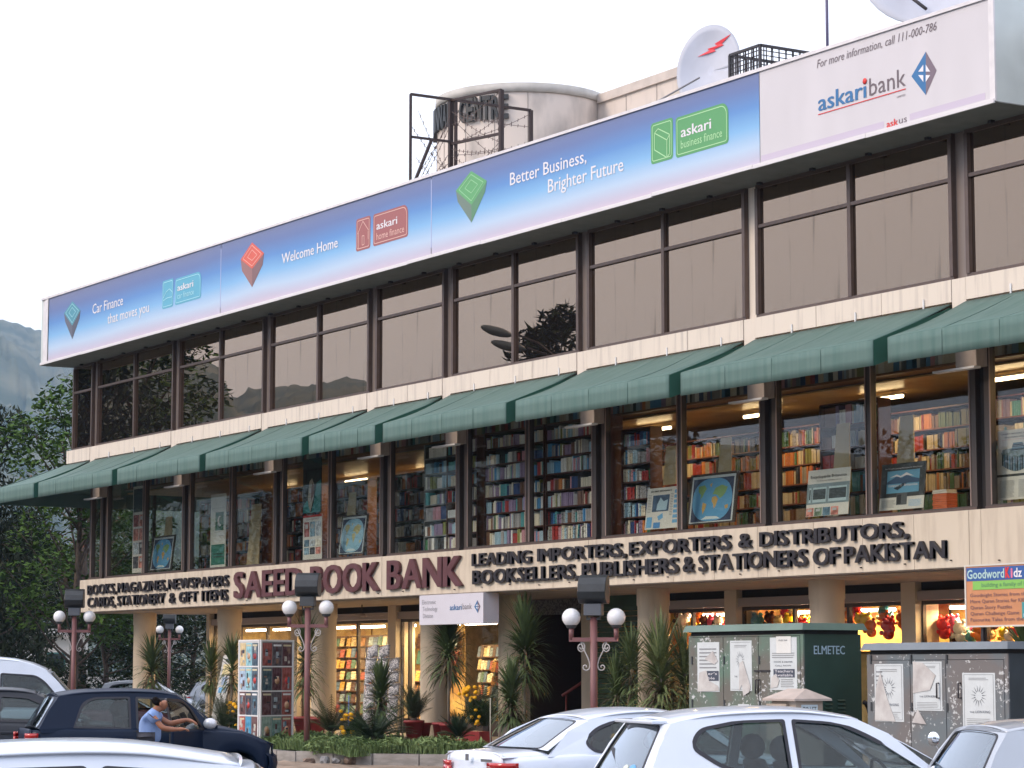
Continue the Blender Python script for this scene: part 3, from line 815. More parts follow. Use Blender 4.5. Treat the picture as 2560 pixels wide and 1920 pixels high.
s1 = thing('sign_lettering', 'big maroon raised letters SAEED BOOK BANK on the cream fascia', 'sign', (-50, YS, 3.6))
letters(row([('SAEED', 590.5, 762), ('BOOK', 782, 953), ('BANK', 974, 1161)], (592, 1498), (592, 1433), (1160, 1463), (1160, 1388)), LMR, s1, .07, None, 0)
s2 = thing('sign_lettering', 'charcoal raised letters left of the maroon shop name, books, magazines, newspapers', 'sign', (-64, YS, 3.6))
FAT = .017; GAP = .085
letters(row([('BOOKS,', 223, 294.5), ('MAGAZINES,', 298.5, 421), ('NEWSPAPERS', 425, 575)], (224, 1487.5), (224, 1463.5), (575, 1464), (575, 1437.5)), LBK, s2, .055, None, 0)
letters(row([('CARDS,', 223, 292), ('STATIONERY', 297.5, 415.5), ('&', 427, 441), ('GIFT', 452, 497), ('ITEMS', 509, 573)], (224, 1518.5), (224, 1494), (573, 1500), (573, 1474)), LBK, s2, .055, None, 0)
FAT = .030; GAP = .04
s3 = thing('sign_lettering', 'two long rows of charcoal raised letters right of the maroon shop name', 'sign', (-36, YS, 3.6))
letters(row([('LEADING', 1185.5, 1333), ('IMPORTERS,', 1349.5, 1571), ('EXPORTERS', 1579.5, 1833), ('&', 1853, 1885), ('DISTRIBUTORS,', 1906, 2279)], (1187, 1415), (1187, 1384), (2270, 1344), (2270, 1306)), LBK, s3, .055, None, 0)
letters(row([('BOOKSELLERS,', 1187, 1452), ('PUBLISHERS', 1461, 1702), ('&', 1714, 1741), ('STATIONERS', 1753, 2025), ('OF', 2040, 2105), ('PAKISTAN', 2118, 2372)], (1187, 1459.5), (1187, 1424), (2370, 1397), (2370, 1354)), LBK, s3, .055, None, 0)
# little spot lamp brackets under the letters
for k in range(34):
    x = -66.8 + k * 1.12
    block('letter_fixing', STEEL, x - .01, x + .01, .10, .14, 3.455 + .02 * (k % 3), 3.475 + .02 * (k % 3), bld)

# ================================================================== bank office sign box
yb = .10
et = thing('bank_sign', 'white boxed bank sign hanging under the fascia in front of two columns', 'sign', (-46.7, yb, 2.7))
MB().box(-48.1, -45.42, yb, yb + .38, 2.735, 3.37).build('sign_box', mat('sign_white', sr(214, 212, 222), .45, var=.04, scale=2), et)
write('Electronic', (1056, 1512), (1090, 1509), 11, flat('pale_grey', sr(160, 158, 165)), yb, et); write('Technology', (1057, 1529), (1094, 1526), 11, flat('pale_grey', sr(160, 158, 165)), yb, et)
write('Division', (1058, 1546), (1083, 1544), 11, flat('pale_grey', sr(160, 158, 165)), yb, et)
write('askari', (1125, 1526), (1155, 1524), 14, BP, yb, et, bold=.06); write('bank', (1157, 1524), (1180, 1522), 15, flat('mid_grey', sr(140, 135, 140)), yb, et)
diamond((1194, 1500), (1201.5, 1516), (1195, 1533), (1186, 1517), yb, et)

# ================================================================== children's book board at the right edge
yg = -1.0
gw = thing('advert_board', 'orange and blue board of story book titles standing behind the grey cabinet, right edge', 'sign', (-28.5, yg, 2.4))
MB().box(-29.35, -27.55, yg, yg + .04, 2.43, 3.32).build('board', flat('orange', sr(205, 142, 100), var=.1, scale=5), gw)
fr = MB(); fr.box(-29.38, -27.52, yg - .012, yg + .045, 3.32, 3.345).box(-29.38, -27.52, yg - .012, yg + .045, 2.405, 2.43).box(-29.38, -29.35, yg - .012, yg + .045, 2.43, 3.32); fr.build('frame', flat('frame_white', sr(210, 205, 195)), gw)
MB().box(-29.34, -27.56, yg - .004, yg - .001, 3.10, 3.30).build('blue_band', flat('band_blue', sr(52, 92, 158)), gw)
MB().box(-29.20, -27.7, yg - .007, yg - .0045, 2.965, 3.095).build('green_band', flat('band_green', sr(132, 190, 92)), gw)
def wr(t, x0, x1, z, cap, m, par, Y, off=.01, bold=0, name='lettering'):
    mb = MB(); place_text(mb, t, x0, x1, z, cap, wall_fn(Y - off), bold=bold); return mb.build(name, m, par)
wr('Goodword', -29.32, -28.50, 3.135, .13, flat('cream_ink', sr(175, 205, 205)), gw, yg, bold=.02)
wr('K', -28.48, -28.38, 3.135, .14, RP, gw, yg, bold=.06); wr('i', -28.36, -28.32, 3.135, .13, flat('pinkink', sr(225, 120, 150)), gw, yg, bold=.06); wr('dz', -28.30, -28.12, 3.135, .13, WPR, gw, yg, bold=.02)
mb = MB(); mb.ball((-27.98, yg - .0, 3.2), .07, 10).build('cloud_shape', WPR, gw).scale = (1.2, .05, 1)
DB = flat('dark_ink', sr(110, 82, 92))
wr('building a family of faith', -29.0, -27.9, 3.005, .06, flat('green_ink', sr(80, 130, 100)), gw, yg)
for k, t in enumerate(('Goodnight Stories from the Quran', 'More Quran Stories for KIDZ', 'Quran Story Puzzles', 'Quran Challenge Game', 'Favourite Tales from the Quran')):
    wr(t, -29.26, (-27.68, -27.98, -28.35, -28.2, -27.78)[k], 2.86 - k * .092, .052, DB, gw, yg)
MB().box(-28.14, -27.6, yg - .008, yg - .004, 2.52, 2.76).build('teal_sticker', flat('teal', sr(70, 150, 150)), gw)
wr('NEW', -28.10, -27.9, 2.54, .05, WPR, gw, yg, bold=.02)
pm = MB()
pm.box(-29.1, -29.05, yg + .045, yg + .09, 0, 3.2).build('post', STEEL, gw); MB().box(-27.9, -27.85, yg + .045, yg + .09, 0, 3.2).build('post', STEEL, gw)

# ================================================================== things on the roof
def dish(name, label, c, r, tilt, yaw, lens=1.15, logo_=True):
    t = thing(name, label, 'satellite dish', (c[0], c[1], 11.75), group=None)
    mb = MB(); mb.smooth = True; R_ = []
    for i in range(9):
        rr = r * i / 8; R_.append([(rr * cos(2 * pi * k / 40), -.28 * r * (rr / r) ** 2, rr * lens * sin(2 * pi * k / 40)) for k in range(41)])
    mb.grid(R_)
    o = mb.build('reflector', mat('dish_white', sr(188, 192, 205), .55, var=.12, scale=2), t, world=False, solid=.025)
    o.location = Vector(c) - t.location; o.rotation_euler = (tilt, 0, yaw)
    MB().tube([(0, .05, -.2), (0, .35, -.9), (0, .35, -2.3)], .035, 8).build('mast', STEEL, t, world=False).location = Vector(c) - t.location
    return t, o
dt, do = dish('satellite_dish', 'white oval satellite dish with a red zigzag mark and blue cloth behind it', (-40.0, 2.1, 13.55), .66, radians(-14), radians(34), 1.42)
zz = [(-.36, -.20), (-.12, .02), (-.16, .08), (.05, .16), (.0, .24), (.38, .46), (.16, .2), (.2, .14), (-.02, .04), (.02, -.03)]
k_ = MB(); k_.prism([(a * .95 + .06, b * .55 + .42) for a, b in zz], lambda u, v, d: (u, -.28 * .66 * ((u / .66) ** 2 + (v / .94) ** 2) - d, v), .02, .03)
q = k_.build('red_mark', mat('red_mark', sr(225, 60, 70), .5), dt, world=False, fix=True); q.location = do.location; q.rotation_euler = do.rotation_euler
mb = MB(); mb.smooth = True
mb.grid([[(-41.0 + .13 * i + .05 * sin(j * 2), 2.75 + .1 * sin(i * 1.3 + j), 12.9 + .17 * j + .06 * sin(i * 2.1) - (.12 * abs(i - 3) if j == 7 else 0)) for i in range(7)] for j in range(8)])
tp = mb.build('tarpaulin', mat('blue_tarpaulin', sr(60, 130, 225), .4, var=.25, scale=4), None, solid=.01)
props(tp, 'blue crumpled tarpaulin bunched behind the white roof dish', 'tarpaulin')
MB().tube([(-43.9, 1.3, 12.55), (-39.3, 1.3, 13.18)], .018, 6).build('feed_arm', mat('grey_pipe', (.22, .22, .24), .5), dt)
cl = thing('antenna_cluster', 'tangle of small grey aerial fittings and drooping black cables left of the roof dish', 'aerial', (-42.9, 1.3, 12.2))
mb = MB(); mb.tube([(-43.7, 1.3, 12.55), (-42.2, 1.3, 12.85)], .03, 8)
for x in (-43.3, -43.0, -42.6, -42.4): mb.box(x - .07, x + .07, 1.2, 1.4, 12.58 + (x + 43.3) * .2, 12.72 + (x + 43.3) * .2)
mb.build('bracket', mat('grey_fitting', (.25, .27, .28), .6), cl)
for a, b, d in ((-43.2, -43.5, 1.0), (-42.9, -42.3, .8), (-43.6, -44.4, .9), (-42.7, -41.9, .7)):
    pts = [(a + (b - a) * t, 1.25, 12.6 - d * t + .35 * sin(pi * t)) for t in [i / 10 for i in range(11)]]
    MB().tube(pts, .02, 5).build('cable', mat('black_cable', (.03, .02, .02), .6), cl)
cg = thing('roof_cage', 'dark wire mesh cage on the roof beside the dish', 'cage', (-38.2, 1.6, 11.8))
x0, x1, y0, y1, z0, z1 = -39.25, -38.28, 2.0, 4.6, 12.2, 13.70
fm = MB()
for x in (x0, x1):
    for y in (y0, y1): fm.bar((x, y, z0), (x, y, z1), .05)
for z in (z0, z1):
    for a, b in (((x0, y0), (x1, y0)), ((x1, y0), (x1, y1)), ((x1, y1), (x0, y1)), ((x0, y1), (x0, y0))): fm.bar((*a, z), (*b, z), .05)
fm.build('frame', STEEL, cg)
wm_ = MB()
for i in range(1, 19):
    x = x0 + (x1 - x0) * i / 19; wm_.bar((x, y0, z0), (x + .05 * sin(i * 5), y0, z1), .016); wm_.bar((x, y1, z0), (x, y1, z1), .016)
for i in range(1, 31):
    y = y0 + (y1 - y0) * i / 31; wm_.bar((x1, y, z0), (x1, y + .06 * sin(i * 3), z1), .016); wm_.bar((x0, y, z0), (x0, y, z1), .016)
for k in range(1, 16):
    z = z0 + (z1 - z0) * k / 16; wm_.bar((x0, y0, z), (x1, y0, z), .016); wm_.bar((x1, y0, z), (x1, y1, z), .016)
wm_.build('wire_mesh', STEEL, cg, kind='stuff')
pl = MB().tube([(-36.23, 2, 11.7), (-36.23, 2, 15.5)], .028, 8).build('flag_pole', mat('thin_pole', (.09, .08, .16), .5), None); props(pl, 'thin dark bare pole rising from the roof above the white billboard part', 'pole')
d2, o2 = dish('satellite_dish', 'pale round satellite dish with dark curved arm at the top edge', (-32.2, 1.2, 13.72), 1.3, radians(-12), radians(34), 1.0)
MB().tube([(-33.0, .55, 13.9), (-32.5, .45, 13.35), (-32.1, .5, 13.0), (-31.8, .55, 12.75)], .03, 8).build('feed_arm', STEEL, d2)
MB().tube([(-34.8 + .25 * t, 1.2, 13.75 + .5 * t + .12 * sin(t * 3)) for t in [i * .25 for i in range(9)]], .012, 5).build('cable', mat('pale_cable', (.3, .3, .32), .5), d2)
# welded frame with barbed wire
bw = thing('roof_frame', 'black welded steel frame strung with barbed wire in front of the round tower', 'frame', (-48.3, 1, 11.7))
Xb, Yb = -48.34, 1.0
RUST = mat('rusty_black_steel', (.035, .018, .016), .6)
def rod(name, a, b, w=.06): MB().bar(a, b, w).build(name, RUST, bw)
z1 = 14.46
rod('post', (Xb, -.04, 11.9), (Xb, -.04, z1), .05); rod('post', (Xb - .02, Yb, 11.9), (Xb - .02, Yb, z1), .09); rod('post', (Xb + .12, Yb + .05, 11.9), (Xb + .12, Yb + .05, z1), .06)
rod('post', (-46.19, Yb, 11.9), (-46.19, Yb, z1 - .2), .09); rod('post', (Xb, 3.1, 11.9), (Xb, 3.1, z1), .08)
rod('rail', (Xb, -.04, z1), (Xb, 3.1, z1), .055); rod('rail', (Xb, Yb, z1 - .02), (-46.19, Yb, z1 - .2), .05)
rod('rail', (Xb, -.04, 13.5), (Xb, Yb, 13.5), .05); rod('rail', (Xb, Yb, 13.45), (-46.19, Yb, 13.3), .055); rod('rail', (Xb, 1.9, 13.2), (Xb, 3.1, 13.2), .05)
rod('brace', (Xb, -.1, 12.1), (Xb, .5, 13.5), .06); rod('rail', (Xb - .1, -.45, 12.35), (Xb - .1, .9, 12.35), .045); rod('rail', (Xb, Yb, 12.6), (Xb + .6, Yb, 12.6), .05)
for i in range(22):
    f = lambda: random.random()
    if i % 3 == 0: a, b = Vector((Xb, -.04 + f() * .2, 12.2 + 2.0 * f())), Vector((Xb, Yb, 12.2 + 2.0 * f()))
    elif i % 3 == 1: a, b = Vector((Xb, Yb, 12.3 + 2.0 * f())), Vector((-46.19, Yb, 12.3 + 2.0 * f()))
    else: a, b = Vector((Xb, Yb, 12.6 + 1.8 * f())), Vector((Xb, 3.1, 12.6 + 1.8 * f()))
    mb = MB(); n = 12; pts = [a.lerp(b, t / n) - Vector((0, 0, .08 * sin(pi * t / n))) for t in range(n + 1)]
    mb.tube(pts, .006, 4)
    for t in range(1, n):
        mb.bar(pts[t] - Vector((0, .0, .035)), pts[t] + Vector((.02, 0, .035)), .012)
    mb.build('barbed_wire', mat('rust_wire', (.14, .10, .09), .7), bw)
# ================================================================== inside the bookshop (floor two)
BOOKM = color_mat('book_cloth', .5, .3, stripes=True)
ITEMM = color_mat('plain_item', .55, .3)
def attr_mat(name, rough=.55):
    m = bpy.data.materials.new(name); m.use_nodes = True; n = m.node_tree.nodes; l = m.node_tree.links
    a = n.new('ShaderNodeAttribute'); a.attribute_name = 'tint'; b = n['Principled BSDF']; b.inputs['Roughness'].default_value = rough
    l.new(a.outputs['Color'], b.inputs['Base Color']); return m
ATTR = attr_mat('tinted_pieces')
class CB(MB):
    """boxes that each carry their own colour"""
    def __init__(s): super().__init__(); s.cols = []
    def cbox(s, c, *a): s.box(*a); s.cols += [c] * 6; return s
    def cbuild(s, name, parent=None, kind=None):
        off = tuple(parent.location) if parent else None
        me = s.mesh(name, ATTR, off); at_ = me.attributes.new('tint', 'FLOAT_COLOR', 'CORNER')
        buf = []
        for p in me.polygons: buf += [*s.cols[p.index], 1.0] * p.loop_total
        at_.data.foreach_set('color', buf)
        return link(name, me, None, parent, kind=kind)
PAL = [('pale blue', sr(165, 195, 215)), ('cream', sr(222, 214, 196)), ('red', sr(175, 60, 58)), ('dark blue', sr(60, 80, 130)), ('bright blue', sr(85, 150, 200)),
       ('black', sr(50, 47, 50)), ('grey', sr(165, 163, 166)), ('pink', sr(205, 150, 162)), ('brown', sr(125, 88, 70)), ('olive', sr(145, 150, 90)),
       ('orange', sr(210, 130, 65)), ('white', sr(235, 235, 232)), ('green', sr(75, 125, 92)), ('mauve', sr(155, 135, 168)), ('turquoise', sr(95, 165, 172))]
W_ = [6, 6, 2, 2, 3, 2, 6, 2, 2, 1, .6, 6, 1, 3, 1.4]
WARMP = [PAL[i] for i in (1, 2, 5, 8, 9, 10, 10, 1, 12, 2, 8, 1, 6)]  # warm pick puts the orange lamp light into the book colours
more_books = CB(); NB = [0]
ORD = ['first', 'second', 'third', 'fourth', 'fifth', 'sixth', 'seventh', 'eighth', 'ninth', 'tenth', 'eleventh', 'twelfth', 'thirteenth', 'fourteenth',
       'fifteenth', 'sixteenth', 'seventeenth', 'eighteenth', 'nineteenth', 'twentieth']
def nth(k): return ORD[k] if k < 20 else ('twenty-' + ORD[k - 20] if k < 29 else ('thirtieth' if k == 29 else ('thirty-' + ORD[k - 30] if k < 39 else ('fortieth' if k == 39 else 'forty-' + ORD[k - 40]))))
def bookcase(x0, x1, y, z0, rows, rh, label, pal=None, single=False, wood=None, tag='', tmin=.024, tmax=.060, fill=1.0, dark=1.25):
    t = thing('bookcase', label, 'bookcase', ((x0 + x1) / 2, y, z0), group='bookcases behind the bookshop glass')
    wd = wood or WOODR
    for x in (x0, x1): block('upright', wd, x - .015, x + .015, y, y + .28, z0, z0 + rows * rh, t)
    block('back', mat('bookcase_back', (.03, .018, .013), .8), x0, x1, y + .27, y + .29, z0, z0 + rows * rh, t)
    for r in range(rows + 1): block('shelf', wd, x0, x1, y, y + .27, z0 + r * rh - .012, z0 + r * rh + .012, t)
    pool = pal or PAL; wts = None if pal else W_
    for r in range(rows):
        x = x0 + .03; k = 0; run = 0; base_h = random.uniform(.62, .82) * rh
        while x < x1 - .06:
            if run <= 0:
                cname, col = random.choices(pool, wts)[0]; run = random.choice((1, 1, 1, 2, 3, 5)); th = random.uniform(tmin, tmax); h = base_h * random.uniform(.80, 1.14)
            if random.random() > fill: x += th; run -= 1; continue
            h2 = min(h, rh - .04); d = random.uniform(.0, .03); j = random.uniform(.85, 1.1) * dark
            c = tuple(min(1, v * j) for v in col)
            a = (x, x + th - .003, y + .01 + d, y + .19 + d, z0 + r * rh + .013, z0 + r * rh + .013 + h2)
            if single and NB[0] < 300:
                o = block('book', BOOKM, *a, color=c); NB[0] += 1
                props(o, '%s book, %s from left, %s shelf up, %s' % (cname, nth(k), ORD[r], tag), 'book', 'books on the bookshop shelves')
                if random.random() < .04: o.rotation_euler = (0, .12, 0)
            else: more_books.cbox(c, *a)
            x += th; k += 1; run -= 1
    return t
G_ = .345
bookcase(-41.20, -40.22, .72, 4.02, 7, G_, 'narrow bookcase behind the window left of the first first white poster', single=True, tag='case left of first white poster')
bookcase(-43.98, -41.58, .72, 4.02, 8, G_, 'full bookcase in the pane below the fifth awning, right half', single=True, tag='case above word importers')
bookcase(-46.42, -44.06, .72, 4.02, 8, G_, 'full bookcase in the left pane above the word leading')
bookcase(-48.15, -46.86, .80, 4.02, 8, G_, 'bookcase behind the narrow single pane, right side')
bookcase(-49.25, -48.20, .86, 4.02, 8, G_, 'grey bookcase with face-out books behind the narrow single pane', wood=mat('grey_shelf', (.30, .31, .33), .5), tmin=.05, tmax=.13, fill=.9)
for x0, x1, y, lab in ((-45.6, -43.1, 3.1, 'warm lit bookcase deep behind the first white poster'), (-42.9, -39.8, 3.15, 'warm lit bookcase deep behind the blue framed world map'), (-39.6, -36.6, 3.1, 'warm lit bookcase standing back left of the white encyclopedia poster'), (-36.4, -33.4, 3.0, 'warm lit bookcase behind the white encyclopedia poster'),
                       (-33.2, -30.5, 2.7, 'warm lit bookcase behind the dark mountain poster'), (-30.2, -27.4, 2.6, 'warm lit bookcase at the right edge behind the great books poster')):
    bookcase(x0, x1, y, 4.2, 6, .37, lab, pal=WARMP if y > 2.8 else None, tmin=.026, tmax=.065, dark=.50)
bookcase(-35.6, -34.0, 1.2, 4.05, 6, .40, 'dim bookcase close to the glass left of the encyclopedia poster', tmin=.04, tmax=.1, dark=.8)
for x0, x1, y, lab in ((-65.6, -63.4, 2.9, 'dim red-brown bookcase behind the left corner window'), (-62.9, -61.0, 2.6, 'dim bookcase left of the flag banner window'),
                       (-60.2, -57.9, 2.7, 'dim bookcase between the flag banner and the beige board'), (-57.4, -55.7, 2.9, 'dim bookcase above the letter S of the shop name'),
                       (-55.0, -52.6, 2.8, 'dim bookcase behind the pink and aqua poster'), (-52.3, -50.3, 2.8, 'dim bookcase right of the second framed world map')):
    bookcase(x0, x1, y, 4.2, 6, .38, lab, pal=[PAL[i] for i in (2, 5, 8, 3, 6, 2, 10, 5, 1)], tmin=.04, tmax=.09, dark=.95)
# shelves high up under the slab, half dark put into the book colours
top = thing('high_shelf', 'long dim shelf of books running high under the awnings along all windows', 'shelf', (-46, .95, 6.8))
block('shelf', WOOD, -66.2, -27, .85, 1.25, 6.76, 6.80, top); block('back', mat('bookcase_back', (.03, .018, .013), .8), -66.2, -27, 1.22, 1.26, 6.8, 7.6, top)
x = -66.1
while x < -27.2:
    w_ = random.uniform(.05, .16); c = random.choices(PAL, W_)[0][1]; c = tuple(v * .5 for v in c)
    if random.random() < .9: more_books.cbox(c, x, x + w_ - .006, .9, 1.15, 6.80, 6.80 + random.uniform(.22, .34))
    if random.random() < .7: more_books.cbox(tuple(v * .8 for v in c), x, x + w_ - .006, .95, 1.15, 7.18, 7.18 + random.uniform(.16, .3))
    x += w_
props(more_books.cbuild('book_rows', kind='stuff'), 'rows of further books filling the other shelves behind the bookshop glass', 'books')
# inner hall ceiling, warm tube glow put into its orange colour, back wall, lit tubes
B(MB().box(-67.0, -41.0, 1.3, 8, 6.72, 6.75).box(-41.0, XR, 1.3, 8, 6.72, 6.75), 'hall_ceiling', mat('hall_ceiling', (.55, .36, .16), .35, var=.3, scale=2))
B(MB().box(-67.0, XR, 7.5, 7.6, 4.2, 6.72), 'hall_back_wall', mat('hall_wall', (.30, .13, .05), .7, var=.5, scale=4))
def tube_light(x0, x1, y, z, label, power=18, m=None, col=(1.0, .62, .26)):
    t = thing('tube_light', label, 'light', ((x0 + x1) / 2, y, z), group='lit fluorescent tubes inside the shops')
    MB().tube([(x0 + .03, y, z), (x1 - .03, y, z)], .030, 8).build('tube', m or TUBE, t)
    MB().box(x0, x1, y - .035, y + .035, z + .03, z + .06).build('batten', WHITE, t)
    ld = bpy.data.lights.new('tube_glow', 'AREA'); ld.shape = 'RECTANGLE'; ld.size = x1 - x0; ld.size_y = .06; ld.energy = power; ld.color = col
    lo = bpy.data.objects.new('tube_glow', ld); COL.objects.link(lo); lo.parent = t; lo.location = (0, 0, -.03)
    return t
for x, y, lab, p in ((-38.6, 2.2, 'fluorescent tube above the warm shelves behind the world map', 26), (-42.2, 2.2, 'fluorescent tube above the beige board by the world map', 30), (-35.2, 2.3, 'fluorescent tube glowing above the encyclopedia poster', 28),
                  (-31.6, 2.0, 'fluorescent tube above the dark mountain poster shelves', 24), (-29.0, 1.9, 'bright twin tube near the right edge of the bookshop', 28),
                  (-57.6, 3.6, 'tube glowing above the beige board in the left windows', 45), (-54.2, 3.8, 'tube glowing beside the aqua portrait banner', 45),
                  (-51.5, 4.2, 'tube deep in the shop above the framed map', 42), (-62.0, 3.8, 'tube glowing behind the flag banner', 34)):
    tube_light(x - .6, x + .6, y, 6.60, lab, p)

# ------------------------------------------------------------------ posters and boards in the bookshop windows
def card_board(sx0, sx1, sy0, sy1, Y, label, taper=.12):
    a, b = at(sx0, sy1, Y), at(sx1, sy1, Y); z1 = at(sx0, sy0, Y).z; t = (b.x - a.x) * taper
    mb = MB(); mb.prism([(a.x, a.z), (b.x, a.z), (b.x - t, z1), (a.x + t, z1)], lambda u, v, d: (u, Y + d + (v - a.z) * .06, v), 0, .02)
    o = mb.build('beige_board', CARD, None, fix=True); props(o, label, 'board', 'beige boards standing behind the bookshop glass')
    return o
card_board(616, 646, 1262, 1414, .9, 'tall beige board above the letter S of the shop name')
card_board(1657, 1690, 1117, 1213, .9, 'beige board above the doctor kit poster')
card_board(1794, 1828, 1096, 1190, .9, 'beige board above the blue framed world map')
card_board(2083, 2124, 1060, 1180, .9, 'beige board with a small notice above the encyclopedia poster')
card_board(2241, 2285, 1041, 1163, .9, 'beige board above the dark mountain poster')
card_board(866, 888, 1232, 1300, .9, 'beige board above the second framed world map')
card_board(409, 428, 1293, 1350, .9, 'short beige board above the leftmost world map')
class Sheet:
    """a flat printed sheet standing in the window; u to the right, v up, both 0..1"""
    def __init__(s, name, label, cat, sx0, sx1, sy_top, sy_bot, Y, m, lean=.10, group=None, thick=.012):
        A, B_ = at(sx0, sy_bot, Y), at(sx1, sy_bot, Y); s.x0, s.x1, s.z0 = A.x, B_.x, A.z; s.z1 = at(sx0, sy_top, Y).z; s.Y = Y; s.lean = lean
        s.t = thing(name, label, cat, ((s.x0 + s.x1) / 2, Y, s.z0), group=group); s.k = 0
        mb = MB(); mb.prism([(0, 0), (1, 0), (1, 1), (0, 1)], s.fn, -thick, 0); mb.build('sheet', m, s.t, fix=True)
    def fn(s, u, v, d): return (s.x0 + (s.x1 - s.x0) * u, s.Y - d + s.lean * v, s.z0 + (s.z1 - s.z0) * v)
    def poly(s, pts, m, name='print', lv=1):
        mb = MB(); mb.prism(pts, s.fn, .0012 * lv, .0012 * lv + .0008); mb.build(name, m, s.t, fix=True)
    def rect(s, u0, v0, u1, v1, m, name='print', lv=1): s.poly([(u0, v0), (u1, v0), (u1, v1), (u0, v1)], m, name, lv)
    def text(s, t, u0, u1, v, cap, m, bold=0, lv=3):
        mb = MB(); off = .0012 * lv + .002
        place_text(mb, t, u0, u1, v, cap, lambda a, b, d: s.fn(a, b, off), bold=bold); mb.build('lettering', m, s.t)
    def lines(s, u0, u1, v0, v1, n, m, w=.35):
        mb = MB()
        for i in range(n):
            v = v0 + (v1 - v0) * (i + .5) / n; h = (v1 - v0) / n * w / 2; e = u1 - random.uniform(0, .15) * (u1 - u0)
            mb.prism([(u0, v - h), (e, v - h), (e, v + h), (u0, v + h)], s.fn, .003, .0036)
        mb.build('small_print', m, s.t, fix=True, kind='stuff')
PW, PK, PGY = flat('paper', sr(222, 222, 218), var=.04, scale=4), flat('ink_black', sr(45, 45, 50)), flat('ink_grey', sr(140, 142, 145))
PB, PDB, PT = flat('ink_blue', sr(110, 175, 225)), flat('navy', sr(45, 60, 95)), flat('ink_teal', sr(60, 140, 135))
SEA, LAND, LAND2, ICE = flat('sea_blue', sr(95, 165, 215)), flat('land_yellow', sr(205, 170, 100)), flat('land_green', sr(130, 170, 110)), flat('ice', sr(215, 230, 235))
CONT = [[(.16, .86), (.3, .88), (.36, .8), (.30, .70), (.27, .62), (.22, .58), (.24, .66), (.17, .74)], [(.29, .50), (.38, .46), (.36, .36), (.31, .24), (.28, .36)],
        [(.50, .60), (.58, .62), (.64, .55), (.60, .42), (.56, .34), (.53, .46), (.49, .52)], [(.50, .66), (.56, .80), (.70, .86), (.84, .80), (.80, .68), (.74, .60), (.68, .56), (.62, .64), (.55, .66)],
        [(.80, .40), (.88, .42), (.88, .34), (.82, .32)], [(.42, .88), (.48, .92), (.46, .82)]]
def worldmap(label, sx0, sx1, t, b, Y=.62, lean=.12, faded=False, frame=(.05, .028, .02)):
    s = Sheet('world_map', label, 'map', sx0, sx1, t, b, Y, mat('frame_%s' % ('f' if faded else 'd'), frame, .5), lean, 'framed world maps in the windows', thick=.03)
    s.rect(.05, .03, .95, .95, flat('map_white', sr(205, 215, 220)), lv=2); s.rect(.08, .05, .92, .90, PDB, lv=3)
    s.poly([(.5 + .415 * (abs(cos(a)) ** .7) * (1 if cos(a) > 0 else -1), .475 + .42 * sin(a)) for a in [2 * pi * k / 32 for k in range(32)]], SEA if not faded else flat('sea_pale', sr(150, 200, 228)), 'sea', 5)
    for k, c in enumerate(CONT): s.poly([(.5 + (u - .5) * .9, .475 + (v - .55) * .9) for u, v in c], (LAND, LAND2)[k in (0, 3)] if not faded else flat('land_pale', sr(200, 195, 140)), 'continent', 7)
    s.poly([(.30, .09), (.70, .09), (.62, .14), (.40, .15)], ICE, 'continent', 7)
    return s
worldmap('blue world map in a dark frame, nearest and largest of the framed maps', 1716, 1836, 1188, 1314)
worldmap('pale world map in a dark frame above the word book', 843, 909, 1290, 1389, faded=True)
worldmap('small tilted world map in the left windows above the letters books magazines', 373, 427, 1342, 1428)
def cells(s, u0, v0, u1, v1, nx, ny, seed, g=.02, lv=2, cols=None):
    rr = random.Random(seed); dark = cols or [sr(60, 90, 110), sr(120, 60, 60), sr(150, 160, 170), sr(50, 50, 60), sr(100, 130, 150), sr(90, 110, 90), sr(190, 185, 170), sr(160, 100, 90)]
    for i in range(nx):
        for j in range(ny):
            a, b = u0 + (u1 - u0) * i / nx + g, u0 + (u1 - u0) * (i + 1) / nx - g; c, d = v0 + (v1 - v0) * j / ny + g * .6, v0 + (v1 - v0) * (j + 1) / ny - g * .6
            k = rr.randrange(len(dark)); m = mat('cell_%d_%d' % (seed if cols else 0, k), dark[k], .5, color2=tuple(min(1, v * 2.2 + .05) for v in dark[k]), scale=9, detail=5, contrast=(.42, .6))
            s.rect(a, c, b, d, m, 'picture', lv)
            if rr.random() < .5: s.rect(a + (b - a) * .2, c + (d - c) * .55, b - (b - a) * .25, d - (d - c) * .15, flat('cell_light', sr(185, 190, 195)), 'picture', lv + 2)
s = Sheet('flag_banner', 'tall white banner with a green crescent flag and teal block', 'banner', 525, 563, 1238, 1419, .52, PW, .0)
s.rect(.06, .03, .95, .31, flat('banner_teal', sr(45, 120, 110), var=.15, scale=6)); s.rect(.33, .50, .86, .75, flat('flag_green', sr(10, 95, 65)), lv=2)
s.poly([(.62 + .15 * cos(a) * 1.0, .625 + .075 * sin(a)) for a in [radians(60 + 24 * k) for k in range(11)]] + [(.67 + .11 * cos(a), .635 + .055 * sin(a)) for a in [radians(290 - 22 * k) for k in range(10)]], WPR, 'crescent', 4)
s.text('JINNAH', .1, .9, .80, .012, PGY); s.text('PAKISTAN ZINDABAD', .15, .85, .42, .012, PGY); s.lines(.2, .9, .12, .2, 2, PK)
s = Sheet('collage_poster', 'narrow collage poster of small pictures in the leftmost window', 'poster', 330, 361, 1218, 1433, .52, PW, 0)
cells(s, .05, .04, .97, .68, 2, 4, 3); s.rect(.05, .7, .95, .97, flat('night', sr(60, 68, 80)))
s = Sheet('collage_poster', 'white poster with red top band and nine small pictures', 'poster', 757, 804, 1290, 1400, .52, PW, 0)
